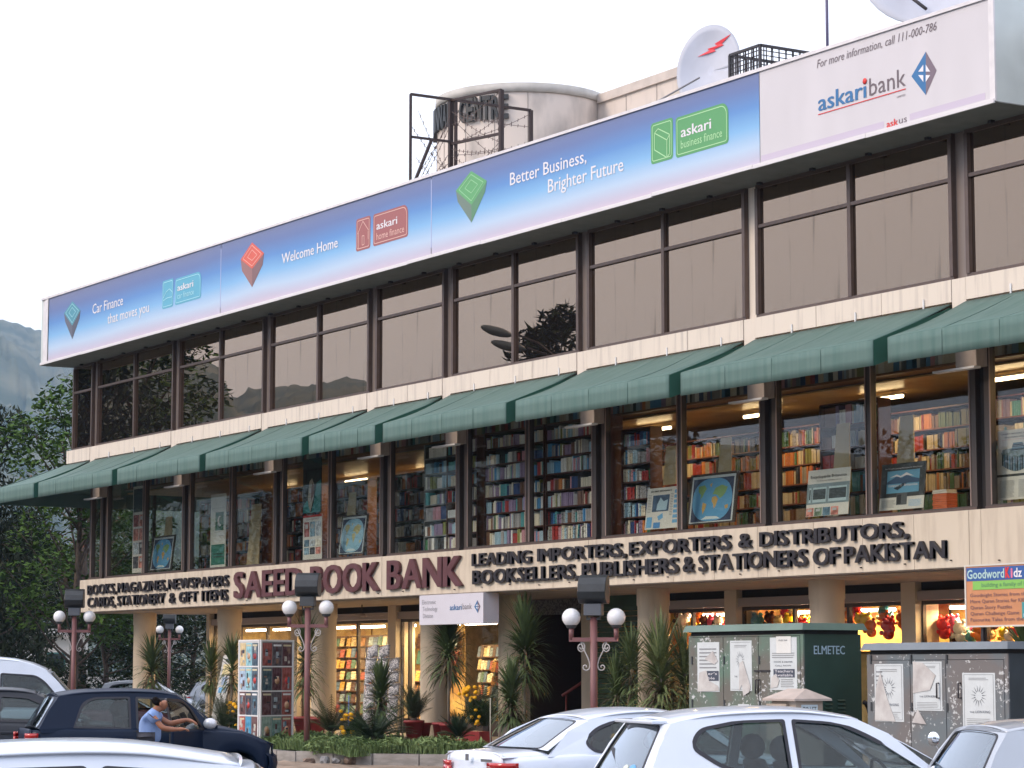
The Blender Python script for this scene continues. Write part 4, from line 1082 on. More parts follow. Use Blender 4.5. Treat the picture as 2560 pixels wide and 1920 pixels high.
cells(s, .05, .10, .97, .46, 3, 2, 5, .02); cells(s, .05, .5, .97, .86, 3, 1, 6, .02); s.rect(0, .95, 1, 1, flat('red_band', sr(200, 50, 50))); s.text('BOOK FESTIVAL', .15, .85, .89, .02, flat('pink_ink', sr(200, 120, 130)))
s = Sheet('portrait_banner', 'dark banner with a veiled figure in aqua above the collage poster', 'banner', 757, 803, 1150, 1286, .52, flat('banner_dark', sr(48, 52, 58), var=.3, scale=4), 0)
s.poly([(.0, .02), (.95, .02), (.98, .6), (.75, .55), (.6, .2), (.45, .0), (.25, .25), (.05, .16)], flat('aqua', sr(60, 150, 150)), lv=2)
s.poly([(.42, .02), (.60, .3), (.62, .52), (.5, .64), (.36, .58), (.28, .30), (.32, .15)], flat('veil', sr(200, 190, 175)), lv=4); s.poly([(.46, .22), (.60, .34), (.62, .5), (.52, .56), (.46, .44)], flat('warm_brown', sr(140, 85, 70)), lv=6)
s = Sheet('poster', 'white poster with a blue picture of children beside the world map', 'poster', 1611, 1696, 1222, 1325, .55, PW, .1)
s.text('MY FIRST BRITANNICA', .1, .72, .90, .035, PK, bold=.03); s.rect(.17, .42, .66, .82, flat('sky_navy', sr(70, 100, 135), var=.4, scale=9)); s.poly([(.3, .45), (.6, .45), (.62, .7), (.5, .66), (.4, .76), (.32, .6)], flat('pale_blue', sr(170, 200, 220)), lv=3)
for k in range(7): s.rect(.80, .12 + k * .12, .96, .20 + k * .12, PB, 'picture', 2)
s.rect(.04, .04, .2, .3, PB, 'picture', 2); s.rect(.25, .02, .45, .16, flat('ink_blue2', sr(80, 145, 210)), 'picture', 2); s.poly([(.35, .3), (.5, .38), (.52, .26), (.4, .2)], PB, lv=3); s.lines(.03, .14, .4, .85, 12, PGY); s.lines(.69, .78, .3, .85, 14, PGY)
s = Sheet('poster', 'grey and white encyclopedia poster with two screens', 'poster', 2014, 2120, 1177, 1293, .55, PW, .08)
s.rect(.0, .26, 1, .70, flat('slate', sr(130, 150, 160))); s.text('Encyclopædia Britannica', .07, .92, .82, .06, PK, bold=.01); s.text('The Definitive Reference Library', .22, .8, .75, .022, PK)
for a, b in ((.05, .10), (.14, .46), (.52, .94)): s.rect(a, .30, b, .62, flat('pale_blue2', sr(185, 210, 220)), lv=2); s.rect(a + .01, .36, b - .01, .58, flat('screen', sr(60, 72, 78)), 'screen', 4)
cells(s, .0, .0, .78, .19, 4, 1, 12, .01)
s = Sheet('poster', 'dark grey poster with a blue mountain lake picture and white foot', 'poster', 2198, 2309, 1162, 1278, .55, flat('dark_slate', sr(58, 62, 66)), .08)
s.rect(0, 0, 1, .27, PW); s.rect(.14, .36, .87, .84, flat('lake', sr(105, 165, 200))); s.poly([(.14, .60), (.25, .66), (.36, .72), (.48, .68), (.58, .75), (.70, .68), (.87, .64), (.87, .56), (.14, .56)], flat('mountain', sr(60, 90, 125)), lv=3)
s.poly([(.2, .70), (.36, .76), (.45, .72), (.58, .79), (.75, .70), (.58, .73), (.45, .69), (.36, .72)], WPR, lv=5); s.poly([(.4, .42), (.6, .56), (.5, .56), (.3, .46)], flat('rock', sr(40, 55, 70)), lv=4)
s.text("The World's Learning Resources for Every Family", .08, .92, .88, .026, WPR); s.text("Compton's by", .18, .5, .50, .05, WPR, bold=.01); s.text('Britannica', .54, .84, .50, .05, WPR, bold=.01); s.rect(.38, .10, .62, .36, flat('grey2', sr(90, 95, 100)), 'picture', 4); s.rect(.40, .12, .49, .32, PK, 'picture', 6); s.lines(.05, .36, .05, .22, 8, PGY); s.lines(.66, .95, .05, .2, 6, PB)
s = Sheet('poster', 'white great books poster with a round row of volumes at right edge', 'poster', 2491, 2592, 1077, 1252, .55, PW, .06)
s.text('GREAT BOOKS OF THE', .08, .92, .93, .022, PK, bold=.01); s.text('WESTERN WORLD', .18, .82, .88, .022, PK, bold=.01); s.text('A collection of the greatest writings', .12, .88, .855, .008, RP); s.rect(0, .33, 1, .365, flat('dark_slate', sr(58, 62, 66))); s.lines(.08, .45, .03, .28, 16, PGY); s.lines(.55, .95, .03, .28, 16, PGY)
for k in range(18):
    u = .13 + .74 * k / 18; dz = .10 * sin(pi * (k + .5) / 18); s.rect(u, .50 - dz, u + .033, .68 - dz * .6, flat('vol_%d' % (k % 3), [sr(40, 60, 75), sr(85, 125, 150), sr(60, 90, 110)][k % 3]), 'volume', 3)
s.poly([(.10, .66), (.5, .60), (.9, .66), (.86, .72), (.5, .74), (.14, .72)], flat('slate', sr(130, 150, 160)), lv=5)
for k in range(5): s.rect(.36 + .01 * k, .70 + k * .022, .72 - .02 * k, .718 + k * .022, flat('vol_%d' % (k % 3), sr(90, 120, 150)), 'volume', 7)
st = thing('book_stack', 'stack of orange paperbacks right of the dark mountain poster', 'books', (-31.85, .8, 4.36))
for k in range(11): block('book', BOOKM, -32.05 + .01 * (k % 3), -31.7 + .01 * (k % 2), .7, .92, 4.36 + k * .032, 4.388 + k * .032, st, color=sr(222, 120, 80) if k < 9 else sr(225, 222, 215))

# ================================================================== inside the ground floor shops
def mag_wall(x0, x1, y, z0, z1, label, seed=1, warm=True, nx=9, face=True):
    t = thing('magazine_rack', label, 'rack', ((x0 + x1) / 2, y, z0), group='racks inside the ground floor shops')
    rr = random.Random(seed); nz = max(2, int((z1 - z0) / .30))
    block('back', WOOD, x0, x1, y + .12, y + .15, z0, z1, t)
    for j in range(nz):
        z = z0 + (z1 - z0) * j / nz
        block('shelf', WOOD, x0, x1, y, y + .14, z, z + .02, t)
        for i in range(nx):
            a = x0 + (x1 - x0) * (i + .06) / nx; b = x0 + (x1 - x0) * (i + .94) / nx
            c = rr.choice([sr(160, 70, 60), sr(205, 180, 130), sr(85, 110, 140), sr(215, 205, 180), sr(130, 150, 160), sr(175, 120, 65), sr(90, 65, 55), sr(80, 115, 100), sr(190, 150, 70)])
            block('magazine', BOOKM, a, b, y + .03, y + .045, z + .02, z + (z1 - z0) / nz * rr.uniform(.72, .92), t, color=c, rx=-.18)
    return t
mag_wall(-58.0, -55.9, 4.9, .5, 1.8, 'shelves of magazines seen through the yellow lit window', 2); mag_wall(-54.9, -53.6, 5.6, .5, 2.4, 'tall shelves deep inside the shop doorway', 4)
mag_wall(-52.1, -50.4, 4.3, .5, 2.0, 'rows of magazines left of the dark stair entrance', 5, nx=8); mag_wall(-52.3, -50.4, 5.6, 2.0, 2.75, 'upper shelf of parcels above the magazine rows', 6, nx=6)
mag_wall(-64.0, -62.0, 5.6, .6, 2.7, 'tall shelves of goods inside the left corner shop', 8, nx=7); mag_wall(-61.9, -60.0, 5.6, .6, 2.7, 'tall shelves of goods left of the poster stand', 9, nx=7); mag_wall(-59.9, -58.1, 5.2, .6, 2.7, 'tall shelves of goods behind the poster stand', 10, nx=7); mag_wall(-58.0, -55.9, 5.6, 1.9, 2.75, 'upper shelves above the yellow lit magazines', 11, nx=8)
bd = MB().box(-65.8, -64.2, 6.5, 6.6, .3, 2.8).build('display_curtain', flat('gold_curtain', sr(190, 150, 80), var=.4, scale=3, stretch=(6, 1, .3)), None); props(bd, 'gold curtain hanging inside the leftmost ground floor shop', 'curtain')
TN = [0, 0, 0, 0]
for x0, x1, sy in ((-65.3, -63.9, 0), (-63.6, -62.3, 0), (-62.2, -60.95, 0), (-60.2, -58.8, 1), (-58.6, -57.2, 1), (-57.0, -55.6, 1), (-55.0, -53.4, 1), (-53.2, -51.7, 2)):
    TN[sy] += 1; tube_light(x0, x1, 4.25, 2.88, '%s lit tube from the left %s' % (ORD[TN[sy] - 1], ('over the left corner shop window', 'over the windows behind the poster stand', 'by the bookshop doorway')[sy]), 55, TUBEW, (1.0, .74, .40))
for x0, x1 in ((-40.1, -38.7), (-38.5, -37.1), (-35.6, -34.2), (-34.0, -32.6), (-32.3, -30.9), (-44.1, -42.9), (-42.8, -41.7)):
    TN[3] += 1; tube_light(x0, x1, 4.15, 2.90, '%s lit tube from the left over the toy shop windows' % ORD[TN[3] - 1], 60, TUBEW, (1.0, .74, .40))
# toys heaped in the right hand shop windows
TOY = [('yellow', sr(250, 215, 30)), ('red', sr(225, 50, 50)), ('orange', sr(245, 140, 60)), ('pink', sr(235, 90, 130)), ('white', sr(230, 225, 220)), ('teal', sr(80, 150, 160)), ('cream', sr(240, 215, 160)), ('brown', sr(90, 45, 30))]
rr = random.Random(11); BALL = MB().ball((0, 0, 0), .5, 16).mesh('toy_ball', [ITEMM])
def toy(x, y, z, r, ci, label, ears=True):
    t = thing('plush_toy', label, 'toy', (x, y, z - r), group='toys heaped in the shop windows')
    col = TOY[ci][1]
    def bl(name, dx, dy, dz, d, c=col):
        o = link(name, BALL, None, t, (dx, dy, dz)); o.scale = (d, d, d * .95); o.color = (*c, 1)
    bl('head', 0, 0, r * 1.35, r * 1.5); bl('body', 0, .02, r * .45, r * 1.3)
    for s_ in (-1, 1):
        bl('ear', s_ * r * .55, 0, r * 2.05, r * .5); bl('arm', s_ * r * .7, -r * .3, r * .6, r * .55)
places = ['under the green cabinet roof line', 'behind the green cabinet', 'between the two cabinets', 'beside the orange advert board']
k = 0
for x0, x1, z0, n, pl_ in ((-44.2, -41.65, 2.72, 16, 'in the window right of the sixth column'), (-41.1, -37.3, 2.74, 24, 'in the window behind the green cabinet roof'), (-37.4, -36.15, 2.52, 12, 'in the window between the two cabinets'), (-35.7, -31.5, 2.50, 30, 'in the window left of the orange advert board')):
    for i in range(n):
        ci = rr.randrange(len(TOY)); f = (i + .5) / n
        toy(x0 + (x1 - x0) * f, 3.86 + rr.uniform(0, .35), z0 + rr.uniform(-.25, .22), rr.uniform(.12, .19), ci, '%s soft toy, %s from the left, %s' % (TOY[ci][0], nth(i), pl_)); k += 1
for x0, x1, lab in ((-44.1, -41.7, 'shelf counter carrying toys left of the green cabinet'), (-41.1, -30.8, 'long shelf counter carrying toys behind the cabinets')):
    c_ = thing('counter', lab, 'counter', ((x0 + x1) / 2, 4.2, FLOOR)); block('top', WOOD, x0, x1, 3.85, 4.6, 2.08, 2.12, c_); block('base', WARMW, x0 + .05, x1 - .05, 3.95, 4.5, FLOOR, 2.08, c_)

for x0, x1 in ((-46.1, -36.3), (-36.2, -26.5)):     # boards added close behind the toys, yellow to brighten the windows
    block('backing_board', mat('added_yellow_backing', (.85, .62, .16), .7, color2=(.55, .16, .06), scale=4.5, detail=6, contrast=(.40, .56)), x0, x1, 4.72, 4.75, 1.6, 3.2, bld)
for x0, x1 in ((-64.9, -61.0), (-60.9, -56.0), (-52.2, -50.3)):
    block('backing_board', mat('ochre_backing', (.75, .55, .22), .7, color2=(.45, .22, .07), scale=3.5, contrast=(.4, .6)), x0, x1, 5.9, 5.93, .6, 3.2, bld)
# ================================================================== ground, road, hills, far buildings
GRD = mat('asphalt', (.075, .07, .066), .85, color2=(.12, .11, .10), scale=.6, bump=.3, bscale=25, contrast=(.4, .7))
props(MB().add([(-4000, -4000, -.10), (4000, -4000, -.10), (4000, 4000, -.10), (-4000, 4000, -.10)], [(0, 1, 2, 3)]).build('ground', GRD), kind='structure')
DIRT = mat('pale_dirt', (.34, .26, .20), .95, color2=(.22, .17, .13), scale=1.6, bump=.5, bscale=12)
GRASSG = mat('dry_grass_ground', (.10, .11, .05), .95, color2=(.16, .13, .08), scale=.3, bump=.3)
MB().add([(-400, 20, -.095), (-72, 20, -.095), (-72, 300, -.095), (-400, 300, -.095)], [(0, 1, 2, 3)]).build('lawn', GRASSG, kind='structure')

HILLM = mat('wooded_hillside', (.045, .062, .035), .95, color2=(.13, .13, .08), scale=.010, detail=14, contrast=(.42, .58), bump=.0)
def ridge(az):
    """ridge elevation in degrees against azimuth in degrees"""
    pts = [(0, 2.2), (60, 2.4), (110, 3.0), (135, 5.5), (150, 7.1), (156, 7.45), (158.2, 7.35), (159.8, 7.75), (163, 8.6), (170, 8.0), (185, 7.0), (196, 7.4), (201.5, 7.6), (203.67, 7.0), (204.0, 6.88), (204.1, 6.58), (204.32, 6.2),
           (204.55, 6.22), (204.8, 6.44), (205.2, 6.36), (205.53, 6.47), (206.0, 6.48), (206.3, 6.5), (206.8, 6.62), (207.15, 6.58), (208, 6.0), (212, 5.4), (222, 4.6), (240, 3.4), (300, 2.4), (360, 2.2)]
    for (a, b), (c, d) in zip(pts[:-1], pts[1:]):
        if a <= az <= c: return b + (d - b) * (az - a) / (c - a)
    return 2.2
hr = random.Random(3); noise1 = [[hr.random() for _ in range(40)] for _ in range(400)]
rows = []
from mathutils import noise as mnoise
NR = 26; AZ = [i * 1.0 for i in range(0, 150)] + [150 + i * .1 for i in range(601)] + [i * 1.0 for i in range(211, 361)]
for j in range(NR + 1):
    f = j / NR; row = []
    for i, az in enumerate(AZ):
        D = 1300 + 1500 * f
        e = tan(radians(ridge(az % 360))) * 2800
        spur = .5 + .5 * sin(az * 1.3 + 1.2 * sin(az * .37) + f * 2); spur2 = .5 + .5 * sin(az * 4.1 + f * 5)
        X_, Y_ = CAMPOS.x + D * cos(radians(az)), CAMPOS.y + D * sin(radians(az)); nz = mnoise.fractal(Vector((X_ / 420, Y_ / 420, 3.1)), 1.0, 2.1, 5); h = e * (f ** .85) + e * .20 * nz * sin(pi * f)
        n_ = noise1[i % 400][(j * 2) % 40]; h += (n_ - .5) * 8 * (1 if 0 < j else 0) * (.4 if j == NR else 1)
        if j == 0: h = -.5
        row.append((CAMPOS.x + D * cos(radians(az)), CAMPOS.y + D * sin(radians(az)), h))
    rows.append(row)
rows.append([(CAMPOS.x + 3300 * cos(radians(az)), CAMPOS.y + 3300 * sin(radians(az)), -.5) for az in AZ])
hm = MB(); hm.smooth = True; hm.grid(rows); hm.build('hills', HILLM, kind='structure')
# lone trees on the skyline of the hill
for k, (sx, sz) in enumerate(((22, 13), (40, 8), (53, 9))):
    p = atd(sx, 1677 + 0, 2790); az_ = math.degrees(atan2(p.y - CAMPOS.y, p.x - CAMPOS.x)); p.z = tan(radians(ridge(az_))) * 2800; t = thing('hilltop_tree', 'tiny round tree on the hill skyline, %s from the left' % ORD[k], 'tree', (p.x, p.y, p.z - 6), group='trees on the hill skyline')
    mb = MB(); mb.ball((0, 0, sz * .6), sz * .55, 10); mb.build('crown', HILLM, t, world=False)
    MB().tube([(0, 0, -8), (0, 0, sz * .5)], .9, 6).build('trunk', HILLM, t, world=False)

# ------------------------------------------------------------------ trees
def leafmat(name, c, c2, rough=.8):
    m = mat(name, c, rough, color2=c2, scale=1.1, detail=3, contrast=(.35, .65), spec=.06)
    b = m.node_tree.nodes['Principled BSDF']
    return m
L_DK = leafmat('dark_leaf', (.030, .045, .018), (.014, .024, .012)); L_MID = leafmat('mid_leaf', (.085, .15, .035), (.045, .085, .022))
L_NEE = leafmat('needle_leaf', (.040, .050, .030), (.020, .028, .018)); L_OL = leafmat('olive_leaf', (.060, .075, .035), (.030, .045, .022)); L_RED = leafmat('red_brown_leaf', (.16, .07, .045), (.10, .06, .04))
BARK = mat('bark', (.09, .065, .05), .9, var=.4, scale=8, bump=.4, bscale=20)
def leaf_cloud(mb, clumps, n, size, rnd, flat_=.5, long=1.0, droop=0.0):
    tot = sum(c[3] ** 2 for c in clumps)
    for cx, cy, cz, r in clumps:
        for _ in range(int(n * r * r / tot)):
            while True:
                x, y, z = rnd.uniform(-1, 1), rnd.uniform(-1, 1), rnd.uniform(-1, 1); q = x * x + y * y + z * z
                if .12 < q < 1 and rnd.random() < .35 + .65 * q: break
            s_ = size * rnd.uniform(.6, 1.4)
            p = Vector((cx + x * r, cy + y * r, cz + z * r * .75))
            u = Vector((rnd.uniform(-1, 1), rnd.uniform(-1, 1), rnd.uniform(-.6, .4) - droop)).normalized(); w = u.cross(Vector((rnd.uniform(-.6, .6), rnd.uniform(-.6, .6), 1))).normalized()
            a, b = u * s_ * long, w * s_ * .45
            mb.add([p - a * .5, p + b * .5, p + a * .5, p - b * .5], [(0, 1, 2, 3)])
def make_tree(seed, H, R, crown0, nleaf, lsize, m, nclump=26, cone=False, long=1.0, droop=0, trunk=.18, bare=False):
    """returns (trunk mesh, crown mesh) for a tree of height H with crown radius R"""
    rnd = random.Random(seed); tb = MB(); cl = []
    top = Vector((rnd.uniform(-.4, .4), rnd.uniform(-.4, .4), H * .86))
    pts = [Vector((0, 0, -.3)).lerp(top, t) + Vector((rnd.uniform(-.15, .15), rnd.uniform(-.15, .15), 0)) for t in (0, .2, .4, .6, .8, 1)]
    tb.tube(pts, [trunk * f for f in (1.25, 1, .85, .65, .4, .15)], 8)
    for k in range(nclump):
        f = (k + .5) / nclump; z = crown0 + (H - crown0) * f
        rr = R * ((1 - f * .85) if cone else sin(pi * (.18 + .76 * f)) ** .7) * rnd.uniform(.25, .95); a = rnd.uniform(0, 2 * pi)
        c = Vector((rr * cos(a), rr * sin(a), z)); r = R * rnd.uniform(.24, .44) * ((1.1 - f * .6) if cone else 1)
        cl.append((c.x, c.y, c.z, r))
        base = Vector((0, 0, -.3)).lerp(top, max(.15, min(.95, (z - H * .12) / (H * .95)))); mid = (base + c) / 2 + Vector((0, 0, -.12 * rr))
        tb.tube([base, mid, c, c + (c - base) * .25], [trunk * .35, trunk * .22, trunk * .10, trunk * .03], 5)
        for q in range(3):
            e = c + Vector((rnd.uniform(-r, r), rnd.uniform(-r, r), rnd.uniform(-.4, .8) * r)); tb.tube([mid.lerp(c, .7), e], [trunk * .1, trunk * .03], 4)
    cb = MB(); leaf_cloud(cb, cl, nleaf, lsize, rnd, long=long, droop=droop)
    return tb.mesh('trunk', BARK), cb.mesh('crown', m)
TREES = {'dark': make_tree(1, 9, 4.2, 1.6, 9000, .30, L_DK), 'mid': make_tree(2, 13, 3.6, 4.0, 9000, .30, L_MID, 30), 'needle': make_tree(3, 15, 4.0, 1.5, 13000, .26, L_NEE, 44, long=1.6, droop=.5),
         'olive': make_tree(4, 11, 4.2, 1.5, 8000, .32, L_OL, 28), 'red': make_tree(5, 9, 3.4, 3.0, 900, .20, L_RED, 26), 'pine': make_tree(6, 16, 4.2, 7.5, 9000, .34, L_DK, 26, cone=True, long=1.7)}
def plant_tree(kind, label, p, s=1.0, rz=0.0, group='trees beyond the arcade', sz=None):
    t = thing('tree', label, 'tree', (p[0], p[1], -.1), rz, group); tm_, cm_ = TREES[kind]
    for n_, me in (('trunk', tm_), ('crown', cm_)):
        o = link(n_, me, None, t); o.scale = (s, s, sz or s)
    return t
def gp(sx, D):                       # ground point under a column of the photograph
    p = atd(sx, 1677, D); return (p.x, p.y)
plant_tree('needle', 'tall dark feathery tree at the left edge of the photo', gp(-75, 92), .76, .4)
plant_tree('needle', 'dark feathery tree behind the street lamp at the left', gp(58, 112), .60, 2.0)
plant_tree('mid', 'bright green leafy tree just left of the bronze windows', gp(172, 88), .87, 1.0)
plant_tree('red', 'nearly bare tree with red brown twigs beside the corner window', gp(190, 118), 1.35, .3)
plant_tree('dark', 'dark low broad tree between the left lamp and the first column', gp(262, 104), .62, .3)
plant_tree('dark', 'dark broad tree seen between the first and second columns', gp(420, 108), .66, 1.3)
plant_tree('dark', 'dark tree behind the far small lamp post', gp(480, 118), .72, 4.0)
plant_tree('olive', 'olive green tree far left beyond the car park', gp(40, 150), .78, 0)
plant_tree('olive', 'olive green tree under the corner awning far behind', gp(150, 165), .85, 2.2)
plant_tree('mid', 'green tree seen through the bookshop corner glass', gp(270, 135), .80, 2.6)
plant_tree('dark', 'dark tree at the left border behind the white van', gp(-30, 120), .9, 5)
plant_tree('olive', 'pale tree in the distance between two darker crowns', gp(100, 210), 1.0, 5)
# the trees and the lamp on the far side of the car park, seen only as reflections in the glass
def rp(az, D):                       # mirrored through the facade
    p = CAMPOS + Vector((cos(radians(360 - az)), sin(radians(360 - az)), 0)) * D; return (p.x, -p.y)
plant_tree('pine', 'tall pine across the car park, mirrored in the upper windows', rp(212.6, 98), .98, .5, 'trees across the car park')
for k, (az, D, kd, s) in enumerate(((203.2, 118, 'mid', 1.36), (201.4, 112, 'needle', 1.30), (200.4, 108, 'needle', 1.2), (206.3, 130, 'dark', 1.15), (208.7, 128, 'olive', 1.05), (210.8, 126, 'dark', 1.25), (213.2, 122, 'olive', 1.06), (215.4, 118, 'dark', 1.30),
                                   (217.5, 116, 'olive', 1.05), (219.7, 112, 'dark', 1.25), (222, 110, 'mid', .86), (224.5, 108, 'dark', 1.2), (227, 108, 'olive', 1.0))):
    plant_tree(kd, 'tree across the car park behind the camera, %s of the mirrored row' % ORD[k], rp(az, D), s, k * 1.7, 'trees across the car park')
hedge = MB(); rnd = random.Random(8)
for az in range(198, 232, 1):
    x, y = rp(az + rnd.random(), 104); leaf_cloud(hedge, [(x, y, 1.6, 2.4)], 500, .4, rnd)
props(hedge.build('hedge', L_DK), 'dark hedge row closing the far side of the car park', 'hedge', kind='stuff')
belt = MB(); rnd = random.Random(31)                # the wooded foot of the hills
for k in range(420):
    az = radians(rnd.uniform(118, 238)); D_ = rnd.uniform(260, 620); x, y = CAMPOS.x + D_ * cos(az), CAMPOS.y + D_ * sin(az)
    leaf_cloud(belt, [(x, y, rnd.uniform(1, 3.2), rnd.uniform(4, 7.5))], 130, 1.5, rnd)
props(belt.build('far_wood', L_OL), 'distant wooded belt at the foot of the hills', 'wood', kind='stuff')
sl = thing('street_light', 'tall street light with two lamp heads, mirrored in the upper windows', 'street light', (*rp(212.75, 90), -.1)); sl.scale = (1.38, 1.38, 1.36)
mb = MB(); mb.tube([(0, 0, 0), (0, 0, 9.3)], [.09, .05], 8); mb.tube([(0, 0, 9.3), (-.35, .56, 9.9), (-.65, 1.1, 10.15)], .035, 6); mb.tube([(0, 0, 9.3), (-.25, .40, 9.6), (-.5, .85, 9.78)], .035, 6); mb.build('pole', STEEL, sl, world=False)
for c in ((-.90, 1.45, 10.25), (-.72, 1.22, 9.85)):
    q = MB().ball((0, 0, 0), .5, 14).build('lamp_head', mat('lamp_head', (.10, .13, .15), .5), sl, world=False); q.location = c; q.scale = (.85, .34, .24); q.rotation_euler = (0, -.30, 2.13)
# far white houses and pavilion left of the arcade
WALLW = mat('white_wall', (.62, .60, .58), .8, var=.12, scale=1)
def house(name, label, sx0, sx1, sy_t, D, depth=6, roof_=True, hw=None):
    p0, p1 = atd(sx0, 1677, D), atd(sx1, 1677, D); zt = atd(sx0, sy_t, D).z
    t = thing(name, label, 'building', (p0.x, p0.y, -.1)); d = (p1 - p0); L = d.length; t.rotation_euler = (0, 0, atan2(d.y, d.x)); H = zt + .1
    MB().box(0, L, 0, depth, 0, H - .3).build('wall', WALLW, t, world=False); MB().box(-.4, L + .4, -.5, depth + .4, H - .3, H).build('roof', mat('white_roof', (.75, .75, .75), .7), t, world=False)
    nw = max(1, int(L / 2.2)); 
    for i in range(nw):
        x = L * (i + .5) / nw
        f = MB().box(x - .5, x + .5, -.06, .0, H * .45, H * .45 + 1.0).build('window', mat('teal_frame', (.05, .16, .15), .5), t, world=False)
        MB().box(x - .42, x + .42, -.08, -.062, H * .45 + .08, H * .45 + .92).build('pane', mat('dark_pane', (.03, .04, .05), .15), f, world=False)
    return t
house('white_house', 'white flat roofed house between the tree trunks at far left', 108, 172, 1572, 135, 6)
house('white_house', 'low white house with deep roof at the left edge behind the van', -60, 26, 1588, 142, 6)
pv = thing('pavilion', 'small white kiosk with a pyramid roof among the trees at left', 'kiosk', (*gp(26, 118), -.1))
mb = MB(); mb.add([(-1, -1, 2.45), (1, -1, 2.45), (1, 1, 2.45), (-1, 1, 2.45), (0, 0, 3.3)], [(0, 1, 4), (1, 2, 4), (2, 3, 4), (3, 0, 4), (3, 2, 1, 0)]); mb.build('roof', mat('white_roof', (.75, .75, .75), .7), pv, world=False)
for a in (-.8, .8):
    for b in (-.8, .8): MB().box(a - .08, a + .08, b - .08, b + .08, 0, 2.5).build('post', WALLW, pv, world=False)
MB().box(-.75, .75, -.75, .75, 0, 1.6).build('counter', mat('grey_block', (.22, .24, .26), .7), pv, world=False)
wl = MB().box(0, 60, 0, .2, 0, 1.5).build('boundary_wall', WALLW, None, world=False); p = atd(-40, 1677, 130); wl.location = (p.x - 25, p.y + 4, -.1); wl.rotation_euler = (0, 0, .9); props(wl, 'low pale boundary wall beyond the parked cars at far left', 'wall')

# ================================================================== planting bed, kerbs, rubble
KERB = mat('kerb_concrete', (.33, .31, .29), .85, var=.3, scale=3, bump=.3, bscale=30)
bed = [(-62, -2.0), (-55, -2.5), (-50.5, -3.1), (-48.3, -3.55), (-46.6, -3.55), (-44.6, -2.9), (-43.2, -1.6), (-42.8, .54), (-62, .54)]
mb = MB(); mb.prism(bed, lambda u, v, d: (u, v, d), -.1, .06); mb.build('soil', mat('bed_soil', (.10, .08, .05), .95, var=.4, scale=3, bump=.4), fix=True, kind='structure')
k = 0
for (ax, ay), (bx, by) in zip(bed[:-2], bed[1:-1]):
    a, b = Vector((ax, ay, 0)), Vector((bx, by, 0)); n = max(1, round((b - a).length / .9)); d = (b - a) / n
    for i in range(n):
        c = a + d * (i + .5); o = block('kerb_stone', KERB, c.x - d.length / 2 + .012, c.x + d.length / 2 - .012, c.y - .07, c.y + .07, -.1, .13 + random.uniform(-.01, .012), rz=atan2(d.y, d.x) + random.uniform(-.01, .01))
        props(o, kind='structure'); k += 1
props(MB().box(-62, XR, -4.0, .55, -.099, -.092).build('pavement', DIRT), kind='structure')
def blades(name, pts, n, h, w, m, rnd, spread=.9):
    mb = MB()
    for _ in range(n):
        x, y, z = pts(rnd); a = rnd.uniform(0, 2 * pi); hh = h * rnd.uniform(.4, 1.5); l = spread * hh * rnd.uniform(.2, 1)
        u = Vector((cos(a), sin(a), 0)); v = Vector((-sin(a), cos(a), 0)) * w; p = Vector((x, y, z)); q = p + u * l * .5 + Vector((0, 0, hh * .7)); r = p + u * l + Vector((0, 0, hh * .85))
        mb.add([p - v, p + v, q + v * .9, q - v * .9, r], [(0, 1, 2, 3), (3, 2, 4)])
    return mb.build(name, m, kind='stuff')
def in_bed(r):
    while True:
        x = r.uniform(-60, -43.0); y = r.uniform(-3.6, -.75)
        if x > -44.6 and y < -2.9 + (x + 44.6) * .95: continue
        if y < -3.45 + max(0, (-47.5 - x)) * .12: continue
        return x, y, .06 + .10 * (sin(x * 2.3) * sin(y * 3.1 + x) * .5 + .5)
GC = leafmat('ground_cover_leaf', (.21, .28, .12), (.12, .18, .07))
props(blades('ground_cover', in_bed, 40000, .21, .011, GC, random.Random(4)), 'spreading green ground cover filling the planting bed', 'ground cover')
rnd = random.Random(6); gb = MB()
for _ in range(170):
    x, y, z = in_bed(rnd); r_ = rnd.uniform(.12, .27); leaf_cloud(gb, [(x, y, .12 + r_ * .6, r_)], int(600 * r_), .085, rnd, long=1.6)
props(gb.build('low_shrubs', GC, kind='stuff'), 'soft mounds of low shrub leaves in the bed', 'shrubs')
